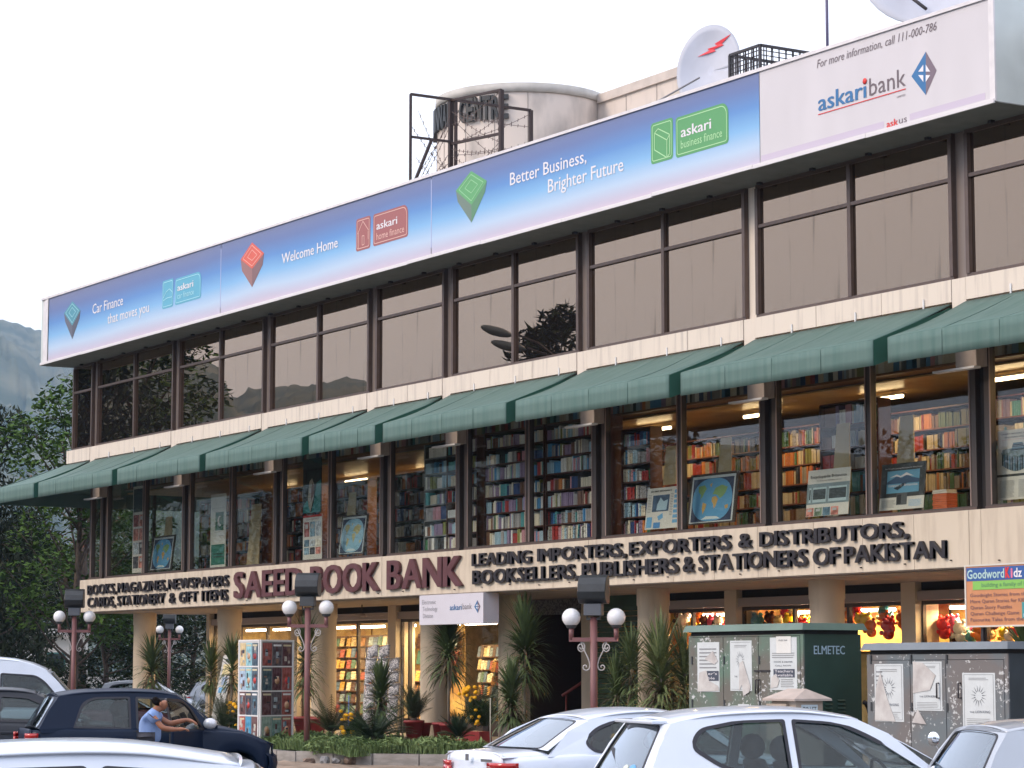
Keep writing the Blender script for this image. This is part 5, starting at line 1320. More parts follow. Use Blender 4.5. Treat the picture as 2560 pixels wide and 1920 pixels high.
# rubble heap: earth mound and single stones
mr = random.Random(12); P = []
for j in range(15):
    row = []
    for i in range(36):
        x, y = -48.5 + 9.5 * i / 35, -7.6 + 3.9 * j / 14; e = max(0, sin(pi * j / 14)) ** .7 * max(0, sin(pi * i / 35)) ** .4
        row.append((x, y, -.12 + e * (.10 + .05 * mr.random() + .05 * sin(i * 1.1 + j))))
    P.append(row)
mb = MB(); mb.smooth = False; mb.grid(P); props(mb.build('earth_heap', DIRT), 'low heap of dug brown earth in front of the kerb', 'earth', kind='stuff')
RK = [mat('stone_brown', (.27, .20, .16), .9, var=.35, scale=5, bump=.5), mat('stone_grey', (.30, .30, .31), .9, var=.35, scale=5, bump=.5)]
def stone(sx, sy, w, h, mi, label, D=50.5):
    p = atd(sx, sy, D); bm = bmesh.new(); bmesh.ops.create_icosphere(bm, subdivisions=2, radius=.5); rr = random.Random(int(sx * 3))
    for v in bm.verts:
        n_ = v.co.normalized(); q = 1
        for _ in range(5):
            pass
        v.co = v.co * (1 + .22 * sin(n_.x * 5 + sx) * cos(n_.y * 4 + sx * 2) + .12 * rr.uniform(-1, 1)); v.co.z = max(-.35, min(.36, v.co.z))
    me = bpy.data.meshes.new('stone'); bm.to_mesh(me); bm.free(); me.materials.append(RK[mi])
    o = link('stone', me); o.location = (p.x, p.y, max(p.z, -.02)); k = D / FPX; o.scale = (w * k * 1.1, w * k * 1.1, h * k * 1.3); o.rotation_euler = (0, 0, sx)
    props(o, label, 'stone', 'stones lying on the rubble heap')
for sx, sy, w, h, mi, lab in ((878, 1900, 36, 26, 0, 'large brown stone near the lamp post on the heap'), (812, 1906, 24, 24, 1, 'grey stone with a hole beside the lamp post'), (772, 1915, 30, 16, 0, 'brown stone at the left foot of the heap'), (978, 1896, 28, 20, 0, 'squarish brown stone in the middle of the heap'),
                              (1042, 1892, 22, 26, 1, 'pointed pale grey stone left of the white saloon boot'), (1062, 1896, 26, 18, 1, 'flat grey stone beside the pointed grey one'), (1086, 1893, 32, 20, 0, 'broad brown stone right of the grey stones'), (934, 1903, 20, 14, 0, 'small brown stone between the two larger ones'),
                              (840, 1915, 22, 16, 1, 'small grey stone in front of the large brown one'), (905, 1917, 26, 14, 0, 'half buried brown stone at the bottom of the heap'), (1010, 1910, 24, 12, 0, 'low brown stone below the squarish one'), (955, 1918, 18, 12, 1, 'little grey stone at the bottom edge'), (1120, 1898, 18, 14, 0, 'brown stone nearest the saloon boot')):
    stone(sx, sy, w, h, mi, lab)

# ================================================================== lamp posts
LAMPR = mat('maroon_lamp_paint', (.20, .085, .085), .45, var=.15, scale=5)
GLOBE = mat('opal_globe', (.80, .81, .83), .25)
SCROLL = mat('pale_scroll_iron', (.48, .46, .45), .5)
FLOODD = mat('dark_flood_housing', (.030, .034, .038), .38, var=.3, scale=7); FLOODB = mat('flood_ballast', (.055, .06, .065), .5)
def lamp(sx, D, ybar, base_z, label, rz=0.0, flood=True, grey=False, dfs=1.0):
    p = atd(sx, 1500, D); zb = atd(sx, ybar, D).z; H = zb - base_z; s_ = D / 52.4 * 0 + 1
    t = thing('lamp_post', label, 'lamp post', (p.x, p.y, base_z), rz, 'maroon lamp posts with two globes')
    MB().tube([(0, 0, 0), (0, 0, H + .38)], .062, 14).build('post', LAMPR, t, world=False)
    MB().tube([(0, 0, 0), (0, 0, .06)], .12, 14).build('base_plate', LAMPR, t, world=False)
    m = MB(); m.box(-.42, .42, -.035, .035, H - .035, H + .035); m.build('crossbar', LAMPR, t, world=False)
    for s in (-1, 1):
        MB().tube([(s * .385, 0, H), (s * .385, 0, H + .20)], .042, 10).build('arm', LAMPR, t, world=False)
        g = MB().ball((s * .385, 0, H + .37), .158, 24).build('globe', GLOBE, t, world=False)
        c = MB().lathe([(.06, H + .19), (.085, H + .21), (.095, H + .245)], (s * .385, 0, 0), 16).build('globe_collar', FLOODB, g, world=False)
        pts = []
        for i in range(30):
            a = i / 29
            th = 3.6 * pi * (1 - a); r = .03 + .055 * (1 - th / (3.6 * pi)) if False else .018 + .075 * a
            pts.append((s * (.22 + r * cos(th + pi * .5) * .8), 0, H - .13 + r * sin(th + pi * .5)))
        e = pts[-1]; pts += [(s * .20, 0, e[2] - .07), (s * .09, 0, H - .33), (s * .065, 0, H - .42)]
        for i in range(14):
            th = pi + i * .55; r = .07 * (1 - i / 15); pts.append((s * (.14 + r * cos(th)), 0, H - .46 + r * sin(th)))
        MB().tube(pts, .011, 6).build('scroll', SCROLL, t, world=False)
    if flood:
        f = MB(); prof = [(.14, .62), (.20, .66), (.20, 1.02), (.16, 1.10), (.04, 1.11), (-.10, 1.06), (-.20, .95), (-.24, .82), (-.20, .70), (-.08, .63)]
        f.prism([(a * dfs, .60 + (b - .6) * dfs) for a, b in prof], lambda u, v, d: (d, u, H + v - .02), -.24 * dfs, .24 * dfs)
        fl = f.build('floodlight', FLOODD, t, world=False, fix=True, bevel=.012)
        MB().box(-.20 * dfs, .20 * dfs, (.205) * dfs, (.212) * dfs, H + .66, H + .60 + .42 * dfs).build('flood_glass', mat('flood_glass', (.25, .27, .28), .1), fl, world=False)
        MB().box(-.15, .15, -.13, .13, H + .40, H + .60).build('ballast_box', FLOODB if not grey else mat('grey_ballast', (.10, .11, .13), .5), t, world=False, bevel=.01)
        m = MB(); m.box(-.12, -.10, -.03, .03, H + .34, H + .66); m.box(.10, .12, -.03, .03, H + .34, H + .66); m.box(-.12, .12, -.03, .03, H + .33, H + .36); m.build('bracket', FLOODB, t, world=False)
    return t
vd = atan2(RIGHT.y, RIGHT.x)
lamp(770, 52.4, 1565, -.02, 'maroon lamp post with two white globes in the bed left of the third column', vd - .12)
lamp(1484, 43.0, 1599, -.10, 'nearest maroon lamp post, two large globes, before the green shutter', vd - .22, grey=True)
lamp(187, 66, 1578, -.10, 'maroon lamp post left of the arcade above the dark hatchback', vd + .05, grey=True)
lamp(425, 100, 1598, -.10, 'small distant maroon lamp post seen between the first two columns', vd, grey=True)

# ================================================================== electric cabinets, letter box
def atx(sx, sy, X):
    d = ray(sx, sy); return CAMPOS + d * ((X - CAMPOS.x) / d.x)
def paint_flecks(name, base, dark, fleck=(.55, .56, .56), lo=.60):
    lo += .035
    m = bpy.data.materials.new(name); m.use_nodes = True; nt = m.node_tree; n = nt.nodes; l = nt.links; b = n['Principled BSDF']; b.inputs['Roughness'].default_value = .5
    tc = n.new('ShaderNodeTexCoord'); no = n.new('ShaderNodeTexNoise'); no.inputs['Scale'].default_value = 1.4; no.inputs['Detail'].default_value = 6
    l.new(tc.outputs['Object'], no.inputs['Vector']); c1 = n.new('ShaderNodeValToRGB'); c1.color_ramp.elements[0].position = .42; c1.color_ramp.elements[1].position = .58
    c1.color_ramp.elements[0].color = (*base, 1); c1.color_ramp.elements[1].color = (*dark, 1); l.new(no.outputs['Fac'], c1.inputs[0])
    n2 = n.new('ShaderNodeTexNoise'); n2.inputs['Scale'].default_value = 16; n2.inputs['Detail'].default_value = 6; n2.inputs['Roughness'].default_value = .65; l.new(tc.outputs['Object'], n2.inputs['Vector'])
    n3 = n.new('ShaderNodeTexNoise'); n3.inputs['Scale'].default_value = 1.6; n3.inputs['Detail'].default_value = 2; l.new(tc.outputs['Object'], n3.inputs['Vector'])
    ad = n.new('ShaderNodeMath'); ad.operation = 'MULTIPLY_ADD'; ad.inputs[1].default_value = .55; l.new(n3.outputs['Fac'], ad.inputs[0]); l.new(n2.outputs['Fac'], ad.inputs[2])
    c2 = n.new('ShaderNodeValToRGB'); c2.color_ramp.interpolation = 'CONSTANT'; c2.color_ramp.elements[0].position = 0; c2.color_ramp.elements[1].position = lo + .27
    c2.color_ramp.elements[0].color = (0, 0, 0, 1); c2.color_ramp.elements[1].color = (1, 1, 1, 1); l.new(ad.outputs[0], c2.inputs[0])
    mx = n.new('ShaderNodeMixRGB'); l.new(c2.outputs[0], mx.inputs[0]); l.new(c1.outputs[0], mx.inputs[1]); mx.inputs[2].default_value = (*fleck, 1); l.new(mx.outputs[0], b.inputs['Base Color'])
    return m
def cabinet(label, sxl, sxc, sxr, sy_t, D, doors, dtop, col, dcol, cap, sidem, seed):
    c = atd(sxc, sy_t, D); X1, Y0, Z1 = c.x, c.y, c.z; X0 = at(sxl, sy_t, Y0).x; Y1 = atx(sxr, sy_t, X1).y if sxr else Y0 + 1.15
    t = thing('electric_cabinet', label, 'cabinet', ((X0 + X1) / 2, Y0, -.1))
    front = paint_flecks('cabinet_front_%d' % seed, col, dcol, lo=.60)
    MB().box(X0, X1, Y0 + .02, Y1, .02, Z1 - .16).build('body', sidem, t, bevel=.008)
    MB().box(X0 - .02, X1 + .02, Y0, Y1 + .02, -.1, .02).build('plinth', CONC, t)
    r = MB(); e = .07; zc = Z1 - .10
    r.add([(X0 - e, Y0 - e, zc), (X1 + e, Y0 - e, zc), (X1 + e, Y1 + e, zc), (X0 - e, Y1 + e, zc), (X0 - e * .4, Y0 - e * .4, Z1), (X1 + e * .4, Y0 - e * .4, Z1), (X1 + e * .4, Y1 + e * .4, Z1), (X0 - e * .4, Y1 + e * .4, Z1)],
          [(0, 3, 2, 1), (4, 5, 6, 7), (0, 1, 5, 4), (1, 2, 6, 5), (2, 3, 7, 6), (3, 0, 4, 7)]); r.build('cap', cap, t)
    MB().box(X0 + .03, X1 - .03, Y0 + .03, Y1 - .03, Z1 - .16, Z1 - .10).build('shadow_gap', DARK, t)
    f = MB(); f.box(X0, X1, Y0, Y0 + .02, Z1 - .16, Z1 - .17); zt = at(sxc, dtop, Y0).z
    f.box(X0, X1, Y0 - .004, Y0 + .018, zt, Z1 - .165); f.box(X0, X0 + .07, Y0 - .004, Y0 + .018, .05, zt); f.box(X1 - .07, X1, Y0 - .004, Y0 + .018, .05, zt); f.build('front_frame', front, t)
    xs = [X0 + .07] + [at(d, 1700, Y0).x for d in doors] + [X1 - .07]
    for a, b in zip(xs[:-1], xs[1:]):
        d = MB().box(a + .007, b - .007, Y0 - .012, Y0 + .01, .08, zt - .008).build('door', front, t, bevel=.003)
        for z in (.4, 1.2, 1.85):
            MB().box(a + .02, a + .045, Y0 - .028, Y0 - .012, z, z + .12).build('hinge', FLOODB, d, world=False); d.children[-1].data.transform(Matrix.Translation(-t.location))
    return t, X0, X1, Y0, Y1, Z1
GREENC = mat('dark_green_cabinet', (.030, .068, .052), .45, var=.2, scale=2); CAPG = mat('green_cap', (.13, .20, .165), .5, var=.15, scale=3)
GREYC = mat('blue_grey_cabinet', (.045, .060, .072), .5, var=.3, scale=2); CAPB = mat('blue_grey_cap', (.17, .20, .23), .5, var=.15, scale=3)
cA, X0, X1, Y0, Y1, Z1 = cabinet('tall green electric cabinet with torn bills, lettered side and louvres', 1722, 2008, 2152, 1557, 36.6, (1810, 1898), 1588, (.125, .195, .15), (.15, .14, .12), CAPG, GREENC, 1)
def side_text(txt, s0, s1, cap_px, X, par, m, bold=True):
    a, b = atx(*s0, X), atx(*s1, X); cap = atx(s0[0], s0[1] - cap_px, X).z - a.z; mb = MB()
    for q in (0, 1): place_text(mb, txt, a.y + q * .004, b.y + q * .004, (a.z + b.z) / 2, cap, lambda u, v, d: (X + .006 + q * .001, u, v))
    return mb.build('lettering', m, par)
side_text('ELMETEC', (2034, 1635), (2111, 1636), 21, X1 + .0, cA, mat('stencil_white', sr(165, 190, 205), .6))
cut = MB()
for i in range(7):
    y = atx(2034 + i * 11 + 6, 1625, X1).y; cut.box(X1 + .0075, X1 + .0085, y - .006, y + .004, 1.9, 2.1)
for col_ in (2061, 2093):
    for i in range(12):
        ya, yb_ = atx(col_, 1745, X1).y, atx(col_ + 19, 1745, X1).y; z = 1.31 - i * .055
        MB().add([(X1 + .002, ya, z), (X1 + .002, yb_, z), (X1 + .022, yb_, z + .012), (X1 + .022, ya, z + .012), (X1 + .002, yb_, z + .032), (X1 + .002, ya, z + .032)], [(0, 1, 2, 3), (3, 2, 4, 5)]).build('louvre', GREENC, cA)
m = MB(); m.tube([(X1 - .02, Y1 + .12, 1.25 - .55 * sin(a)) if False else (X1 - .02, Y1 + .05 + .16 * sin(a), .75 + .55 * cos(a)) for a in [pi * k / 12 for k in range(13)]], .035, 8); m.build('rubber_loop', mat('black_rubber', (.01, .01, .012), .6), cA)
for x in (at(1895, 1650, Y0).x, at(1901, 1650, Y0).x):
    MB().tube([(x, Y0 - .012, 1.62), (x, Y0 - .05, 1.62), (x, Y0 - .05, 1.42)], .012, 6).build('handle', STEEL, cA)
MB().box(at(1888, 1625, Y0).x, at(1928, 1625, Y0).x, Y0 - .03, Y0 - .015, 1.74, 1.765).build('lock_bar', STEEL, cA)
YC = Y0 - .013
def bill(label, a, b, t_, bt, Y, torn=0, **k):
    return Sheet('paper_bill', label, 'bill', a, b, t_, bt, Y - .004, mat('bill_paper', sr(206, 212, 214), .7, var=.07, scale=6), 0, 'paper bills pasted on the cabinets', thick=.003)
def mane(s, cu, cv, ru, rv, m):
    """plain sunburst stand-in for the printed picture"""
    for k in range(15):
        a = 2 * pi * k / 15; b = a + .16; s.poly([(cu + ru * .42 * cos(a), cv + rv * .42 * sin(a)), (cu + ru * cos((a + b) / 2), cv + rv * sin((a + b) / 2)), (cu + ru * .42 * cos(b), cv + rv * .42 * sin(b))], m, 'ray', 3)
INK = flat('ink_soft', sr(70, 76, 90))
def show_bill(s, full=True):
    s.rect(.05, .03, .95, .035, INK); s.rect(.05, .965, .95, .97, INK); s.rect(.05, .03, .058, .97, INK); s.rect(.942, .03, .95, .97, INK)
    mane(s, .5, .58, .25, .20, INK); s.text('THE', .22, .36, .27, .03, INK); s.text('LION', .40, .60, .27, .045, INK); s.text('KING', .63, .84, .27, .045, INK)
    s.lines(.12, .9, .05, .18, 4, PGY, .25); s.lines(.2, .8, .86, .92, 2, PGY, .3)
def torn(s, pts, shade=0, name='torn_flap'):
    mb = MB(); mb.prism(pts, lambda u, v, d: s.fn(u, v, .004 + d + .02 * (v % .31)), 0, .002); mb.build(name, mat('torn_paper', sr(176, 170, 168), .8, color2=sr(205, 203, 200), scale=4), s.t, fix=True)
s = bill('torn bill with folded lower half on the left door of the green cabinet', 1744, 1799, 1606, 1729, YC); s.lines(.1, .9, .45, .9, 6, PGY); s.rect(.45, .22, .97, .42, INK, lv=2); s.text("er's", .5, .9, .34, .05, WPR); s.text('ble', .5, .8, .25, .05, WPR)
torn(s, [(0, .0), (1.0, .02), (.95, .12), (.55, .22), (.42, .44), (.1, .38)]); torn(s, [(.35, .66), (.72, .82), (.95, .62), (.8, .55)])
s = bill('torn bill with a black emblem, middle door of the green cabinet', 1826, 1880, 1602, 1727, YC); s.rect(.05, .03, .95, .035, INK); s.rect(.05, .965, .95, .97, INK); mane(s, .48, .62, .22, .18, INK); s.text('THE', .2, .34, .27, .03, INK); s.lines(.2, .8, .86, .92, 2, PGY, .3)
torn(s, [(.45, .55), (.62, .60), (.95, .1), (.9, -.02), (.62, -.1), (.55, .12), (.42, .0)])
s = bill('layered bills advertising teachers on the right door of the green cabinet', 1926, 1993, 1594, 1725, YC); s.lines(.08, .92, .6, .72, 3, PGY); s.rect(.13, .24, .92, .40, INK, lv=2); s.text('Teachers', .18, .86, .335, .05, WPR); s.text('Available', .16, .86, .26, .05, WPR)
s.text('COOK & DRIVER', .15, .85, .52, .03, INK); s.text('CALL NOW', .2, .8, .45, .03, INK); s.rect(.25, .70, .80, 1.02, PW, lv=5); s.text('STUDY TASK', .35, .68, .93, .03, INK, lv=8); s.lines(.3, .75, .74, .9, 6, PGY, .3)
torn(s, [(.02, .03), (.28, .06), (.36, .2), (.2, .3), (.06, .24)]); s.lines(.4, .9, .05, .22, 5, PGY)
s = bill('small peeled notice low on the green cabinet', 1845, 1872, 1760, 1775, YC)
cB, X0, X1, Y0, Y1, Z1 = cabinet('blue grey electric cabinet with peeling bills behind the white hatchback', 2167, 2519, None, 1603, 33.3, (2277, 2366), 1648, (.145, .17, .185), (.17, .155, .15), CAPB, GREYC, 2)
YC = Y0 - .013
for a in (2350, 2404):
    x = at(a, 1720, Y0).x; zt_, zb_ = at(a, 1708, Y0).z, at(a, 1745, Y0).z
    MB().tube([(x, Y0 - .012, zt_), (x, Y0 - .06, zt_), (x, Y0 - .06, zb_), (x, Y0 - .012, zb_)], .012, 6).build('handle', STEEL, cB)
s = bill('bill with a long torn strip on the left door of the grey cabinet', 2188, 2260, 1660, 1803, YC); show_bill(s); torn(s, [(.0, .02), (.72, .0), (.45, .40), (.22, .86), (.05, .55)]); s.lines(.05, .3, .6, .9, 4, PGY)
s = bill('bill hanging half off on the middle door of the grey cabinet', 2284, 2356, 1654, 1776, YC); show_bill(s); torn(s, [(.0, .35), (.02, 1.0), (.35, .98), (.8, .72), (.6, .42)]); torn(s, [(-.05, -.25), (.45, -.28), (.15, .03)]); s.rect(.02, .55, .5, .57, PB, lv=2); s.rect(.02, .70, .4, .72, PB, lv=2)
s = bill('clean whole bill with a sunburst emblem on the right door of the grey cabinet', 2408, 2490, 1682, 1819, YC); show_bill(s)
s = bill('small square notice beneath the clean bill on the grey cabinet', 2388, 2423, 1824, 1859, YC); s.text('RASHEED', .1, .9, .78, .12, INK, bold=.02); s.lines(.1, .9, .1, .7, 6, INK, .4)
lb = atd(1989, 1746, 29.5); LX, LY = lb.x, lb.y
lt = thing('letter_box', 'beige letter box pillar with pitched lid and hand lettered note behind the hatchback', 'letter box', (LX - .2, LY + .2, -.1))
BEI = mat('beige_box_paint', (.42, .34, .27), .6, var=.2, scale=4)
MB().box(LX - .46, LX, LY, LY + .40, -.1, 1.43).build('body', BEI, lt, bevel=.006)
mb = MB(); e = .075; x0, x1, y0, y1 = LX - .46 - e, LX + e, LY - e, LY + .4 + e
mb.add([(x0, y0, 1.43), (x1, y0, 1.43), (x1, y1, 1.43), (x0, y1, 1.43), (LX - .40, LY + .2, 1.545), (LX - .06, LY + .2, 1.545), (x0, y0, 1.405), (x1, y0, 1.405), (x1, y1, 1.405), (x0, y1, 1.405)],
       [(0, 1, 5, 4), (1, 2, 5), (2, 3, 4, 5), (3, 0, 4), (9, 8, 7, 6), (6, 7, 1, 0), (7, 8, 2, 1), (8, 9, 3, 2), (9, 6, 0, 3)]); mb.build('lid', mat('lid_paint', (.46, .38, .33), .6, var=.2, scale=4), lt)
MB().box(LX - .50, LX - .12, LY - .05, LY - .002, .95, 1.37).build('box_front', BEI, lt, bevel=.006); MB().box(LX - .44, LX - .18, LY - .054, LY - .0505, 1.29, 1.315).build('slot', DARK, lt)
MB().box(LX + .001, LX + .004, LY + .08, LY + .32, 1.24, 1.36).build('note', flat('note_blue', sr(200, 215, 222)), lt)
mb = MB(); place_text(mb, 'TO LET', LY + .10, LY + .30, 1.27, .065, lambda u, v, d: (LX + .006, u, v), bold=0); mb.build('lettering', PK, lt)
# ================================================================== vehicles
def paint(name, c, rough=.28, coat=.8, metal=0.0, spec=.5): return mat(name, c, rough, metal=metal, coat=coat, var=.07, scale=2.5, spec=spec)
RUB = mat('tyre_rubber', (.015, .015, .015), .8); RIM = mat('wheel_rim', (.35, .35, .36), .35, metal=.8); SEAT = mat('grey_seat', (.10, .11, .12), .85); TRIM = mat('black_trim', (.012, .012, .02), .4)
CARIN = mat('dark_car_interior', (.03, .03, .033), .85); REDL = mat('red_lens', (.45, .012, .010), .15, coat=.8); ORL = mat('orange_lens', (.65, .16, .02), .15, coat=.8); CLEARL = mat('clear_lens', (.55, .52, .45), .1, coat=.8, metal=.3)
CGLASS = glass('car_glass', (.62, .68, .68), (1, 1, 1), .04, 3.6); CGLASS_R = glass('car_rear_glass', (.30, .36, .38), (.86, .93, 1), .13, 2.2)
def ground_z(x, y): return -.10 + .20 * math.exp(-(((x + 36) / 7.5) ** 2 + ((y + 14) / 3.6) ** 2) / 2)
def prism_h(mb, outer, holes, fn, d0, d1):
    loops = [outer] + holes; tri = tessellate_polygon([[Vector((a, b, 0)) for a, b in lp] for lp in loops])
    flat_ = [p for lp in loops for p in lp]; n = len(flat_)
    fs = [tuple(t) for t in tri] + [tuple(n + i for i in reversed(t)) for t in tri]; o = 0
    for lp in loops:
        m = len(lp); fs += [(o + i, o + (i + 1) % m, n + o + (i + 1) % m, n + o + i) for i in range(m)]; o += m
    mb.add([fn(a, b, d0) for a, b in flat_] + [fn(a, b, d1) for a, b in flat_], fs); return mb
def roundpoly(pts, r, k=4):
    """rounds the corners; r may be one number or one per corner"""
    out = []; n = len(pts)
    for i, p in enumerate(pts):
        rr = r[i] if isinstance(r, (list, tuple)) else r
        p = Vector((*p, 0)); a = Vector((*pts[i - 1], 0)); b = Vector((*pts[(i + 1) % n], 0)); u = (a - p); v = (b - p); rr = min(rr, u.length * .48, v.length * .48)
        if rr < 1e-4: out.append((p.x, p.y)); continue
        A = p + u.normalized() * rr; B_ = p + v.normalized() * rr
        for j in range(k + 1):
            t = j / k; q = A * (1 - t) ** 2 + p * 2 * t * (1 - t) + B_ * t * t; out.append((q.x, q.y))
    return out
def lerp_tab(tab, x):
    if x <= tab[0][0]: return tab[0][1]
    for (a, b), (c, d) in zip(tab[:-1], tab[1:]):
        if x <= c:
            t = (x - a) / (c - a); t = t * t * (3 - 2 * t) if False else t; return b + (d - b) * t
    return tab[-1][1]
def smooth_tab(tab, n=6):
    """Catmull-Rom through the table"""
    out = []; P = [tab[0]] + list(tab) + [tab[-1]]
    for i in range(1, len(P) - 2):
        for k in range(n):
            t = k / n; q = []
            for d in (0, 1):
                a, b, c, e = P[i - 1][d], P[i][d], P[i + 1][d], P[i + 2][d]
                q.append(.5 * ((2 * b) + (-a + c) * t + (2 * a - 5 * b + 4 * c - e) * t * t + (-a + 3 * b - 3 * c + e) * t ** 3))
            out.append(tuple(q))
    out.append(tab[-1]); return out
def car(sp, name, label, body, anchor, px, D, heading, group=None, simple=False, door_open=False, cat='car', lower=None, zoff=0.0):
    L, W, H = sp['L'], sp['W'], sp['H']; h = heading; R_ = Matrix.Rotation(h, 3, 'Z')
    p = atd(px[0], px[1], D); o = R_ @ Vector(anchor); ox, oy = p.x - o.x, p.y - o.y
    t = thing(name, label, cat, (ox, oy, ground_z(ox, oy) + zoff), h, group)
    t['seen_z'] = p.z - (ground_z(ox, oy) + zoff) - anchor[2]
    def B_(mb, n, m, parent=None, **k): return mb.build(n, m, parent or t, world=False, **k)
    w2 = W / 2; xr, xf = -L / 2, L / 2; belt = sp['belt']; top = sp['top']       # belt: (x,z) table; top: bonnet/boot/cowl table
    zb = lambda x: lerp_tab(belt, x)
    wf = lambda x: w2 * (1 - .13 * abs(2 * x / L) ** 5)
    xc, zc = sp['cowl']; xwt, zwt = sp['wtop']; xrt, zrt = sp['rtop']; xrb, zrb = sp['rbase']; sill = .20
    axles = sp['axles']; rw = sp.get('rw', .28)
    def zbot(x):
        for a in axles:
            if abs(x - a) < rw + .05: return max(sill, rw + sqrt(max(0, (rw + .05) ** 2 - (x - a) ** 2)))
        return sill
    xs = []; n = 64
    for i in range(n + 1): xs.append(xr + L * i / n)
    FRS = [(0.0, .965), (.18, 1.0), (.5, 1.005), (.78, .995), (.93, .975), (1.0, .945)]
    for s, nm in ((-1, 'right_side'), (1, 'left_side')):
        P = []
        for x in xs:
            z0, z1 = zbot(x), zb(x); endf = 1 - .25 * max(0, (abs(2 * x / L) - .9) / .1) ** 2
            P.append([(x, s * wf(x) * f * endf if f_ < .9 else s * wf(x) * f * (endf * .5 + .5), z0 + (z1 - z0) * f_) for f_, f in FRS])
        m = MB(); m.smooth = True; m.grid(P if s < 0 else [list(reversed(r)) for r in P]); B_(m, 'body_side', body, solid=.012)
    # bonnet, boot lid
    for (a, b, nm) in ((xc - .02, xf, 'bonnet'), (xr, xrb + .02, 'boot_lid')):
        if nm == 'boot_lid' and sp.get('hatch'): continue
        P = []
        for i in range(13):
            x = a + (b - a) * i / 12; w = wf(x) * .945; zt_ = lerp_tab(top, x); z1 = zb(x)
            row = []
            for k in range(-6, 7):
                u = k / 6; row.append((x, w * u * (1 - .0), z1 + (zt_ - z1) * (1 - abs(u) ** 5.0)))
            P.append(row)
        m = MB(); m.smooth = True; m.grid(P); B_(m, nm, body, solid=.008)
    # nose and tail faces
    for x, nm in ((xf, 'nose_panel'), (xr, 'tail_panel')):
        s = 1 if x > 0 else -1; P = []; ztop_ = lerp_tab(top, x) if not (s < 0 and sp.get('hatch')) else zrb
        for j in range(8):
            f = j / 7; z = sill + (ztop_ - sill) * f; bul = .06 * sin(pi * min(1, f * 1.1)) * s
            P.append([(x + bul * (1 - (k / 6) ** 2 * .7) - s * .02 * (abs(k / 6) ** 4), wf(x) * .93 * k / 6 * (.80 if j == 0 else .99 if j < 7 else .97), z if j < 7 else z - .012 * abs(k / 6) ** 3) for k in range(-6, 7)])
        m = MB(); m.smooth = True; m.grid(P if s > 0 else [list(reversed(r)) for r in P]); B_(m, nm, body, solid=.01)
        m = MB(); m.smooth = True; P = []
        for j, (dz, dx) in enumerate(((.24, .0), (.27, .07), (.40, .10), (.50, .085), (.55, .02))):
            P.append([(x + s * (dx + .03) - s * .20 * abs(k / 8) ** 3.5, wf(x) * 1.035 * k / 8, dz) for k in range(-8, 9)])
        m.grid(P); B_(m, 'bumper', lower or body, solid=.02)
    # greenhouse
    wb = w2 * .925; wr = w2 * sp.get('wr', .72)
    zt_mid = max(zwt, zrt)
    def side_y(x, z, s):
        b = zb(x); return s * (wb + (wr - wb) * max(0.0, (z - b) / (zt_mid - b)))
    roofline = smooth_tab([(xrt, zrt)] + sp['roof'] + [(xwt, zwt)], 5)
    outer = [(xc + .02, zb(xc) - .03)] + [(xwt + (xc - xwt) * .33, zwt + (zc - zwt) * .30 + .012), (xwt, zwt)] + list(reversed(roofline))[1:-1] + [(xrt, zrt)] + [(xrt + (xrb - xrt) * .5, zrt + (zrb - zrt) * .5 + sp.get('cb', .02)), (xrb, min(zrb, zb(xrb) + .0) - .0 if sp.get('hatch') else zb(xrb) - .01)]
    if sp.get('hatch'): outer[-1] = (xrb, zrb)
    outer += [(xrb + .03, zb(xrb) - .04)] if sp.get('hatch') else []
    wins = [roundpoly(w, r) for w, r in sp['windows']]
    open_hole = sp['front_win'] if door_open else None
    for s in (-1, 1):
        fn = lambda a, b, d, s=s: (a, side_y(a, b, s) - s * d, b)
        m = MB(); prism_h(m, outer, [w for w in wins], fn, -.012, .02); B_(m, 'side_frame', body, fix=True)
        for i, w in enumerate(wins):
            c = Vector((sum(q[0] for q in w) / len(w), sum(q[1] for q in w) / len(w), 0))
            big = [(c.x + (a - c.x) * 1.0 + (.014 if a > c.x else -.014), c.y + (b - c.y) + (.012 if b > c.y else -.012)) for a, b in w]; sm = [(c.x + (a - c.x) + (-.016 if a > c.x else .016), c.y + (b - c.y) + (-.013 if b > c.y else .013)) for a, b in w]
            m = MB(); prism_h(m, big, [sm], fn, -.017, -.0125); g = B_(m, 'window_seal', TRIM, fix=True)
            if not (s < 0 and door_open and i == 0):
                m = MB(); m.prism(w, fn, .004, .007); B_(m, 'side_window', CGLASS, fix=True)
    P = []
    ws = lambda x: wr * (1 - .04 * ((x - (xwt + xrt) / 2) / (xwt - xrt)) ** 2)
    for (x, z) in roofline:
        P.append([(x, (wr + .008) * k / 8, z + .045 * (1 - abs(k / 8) ** 2.6)) for k in range(-8, 9)])
    m = MB(); m.smooth = True; m.grid([list(reversed(r)) for r in P]); B_(m, 'roof', body, solid=.012)
    m = MB(); m.smooth = True; m.grid([[(x, y * .97, z - .035) for x, y, z in r] for r in P]); B_(m, 'headliner', mat('headliner', (.30, .29, .27), .9), solid=.006)
    # windscreen and rear window in their frames
    def end_fn(bx, bz, tx, tz, s, bul):
        def fn(u, v, d):
            w = (wb * .985) * (1 - v) + wr * v
            q = 1 - u * u
            cr = .045 * q * v
            return (bx + (tx - bx) * v + s * (bul * q * (1 - .4 * v) + d), w * u, bz + (tz - bz) * v + cr * v + .012 * sin(pi * v))
        return fn
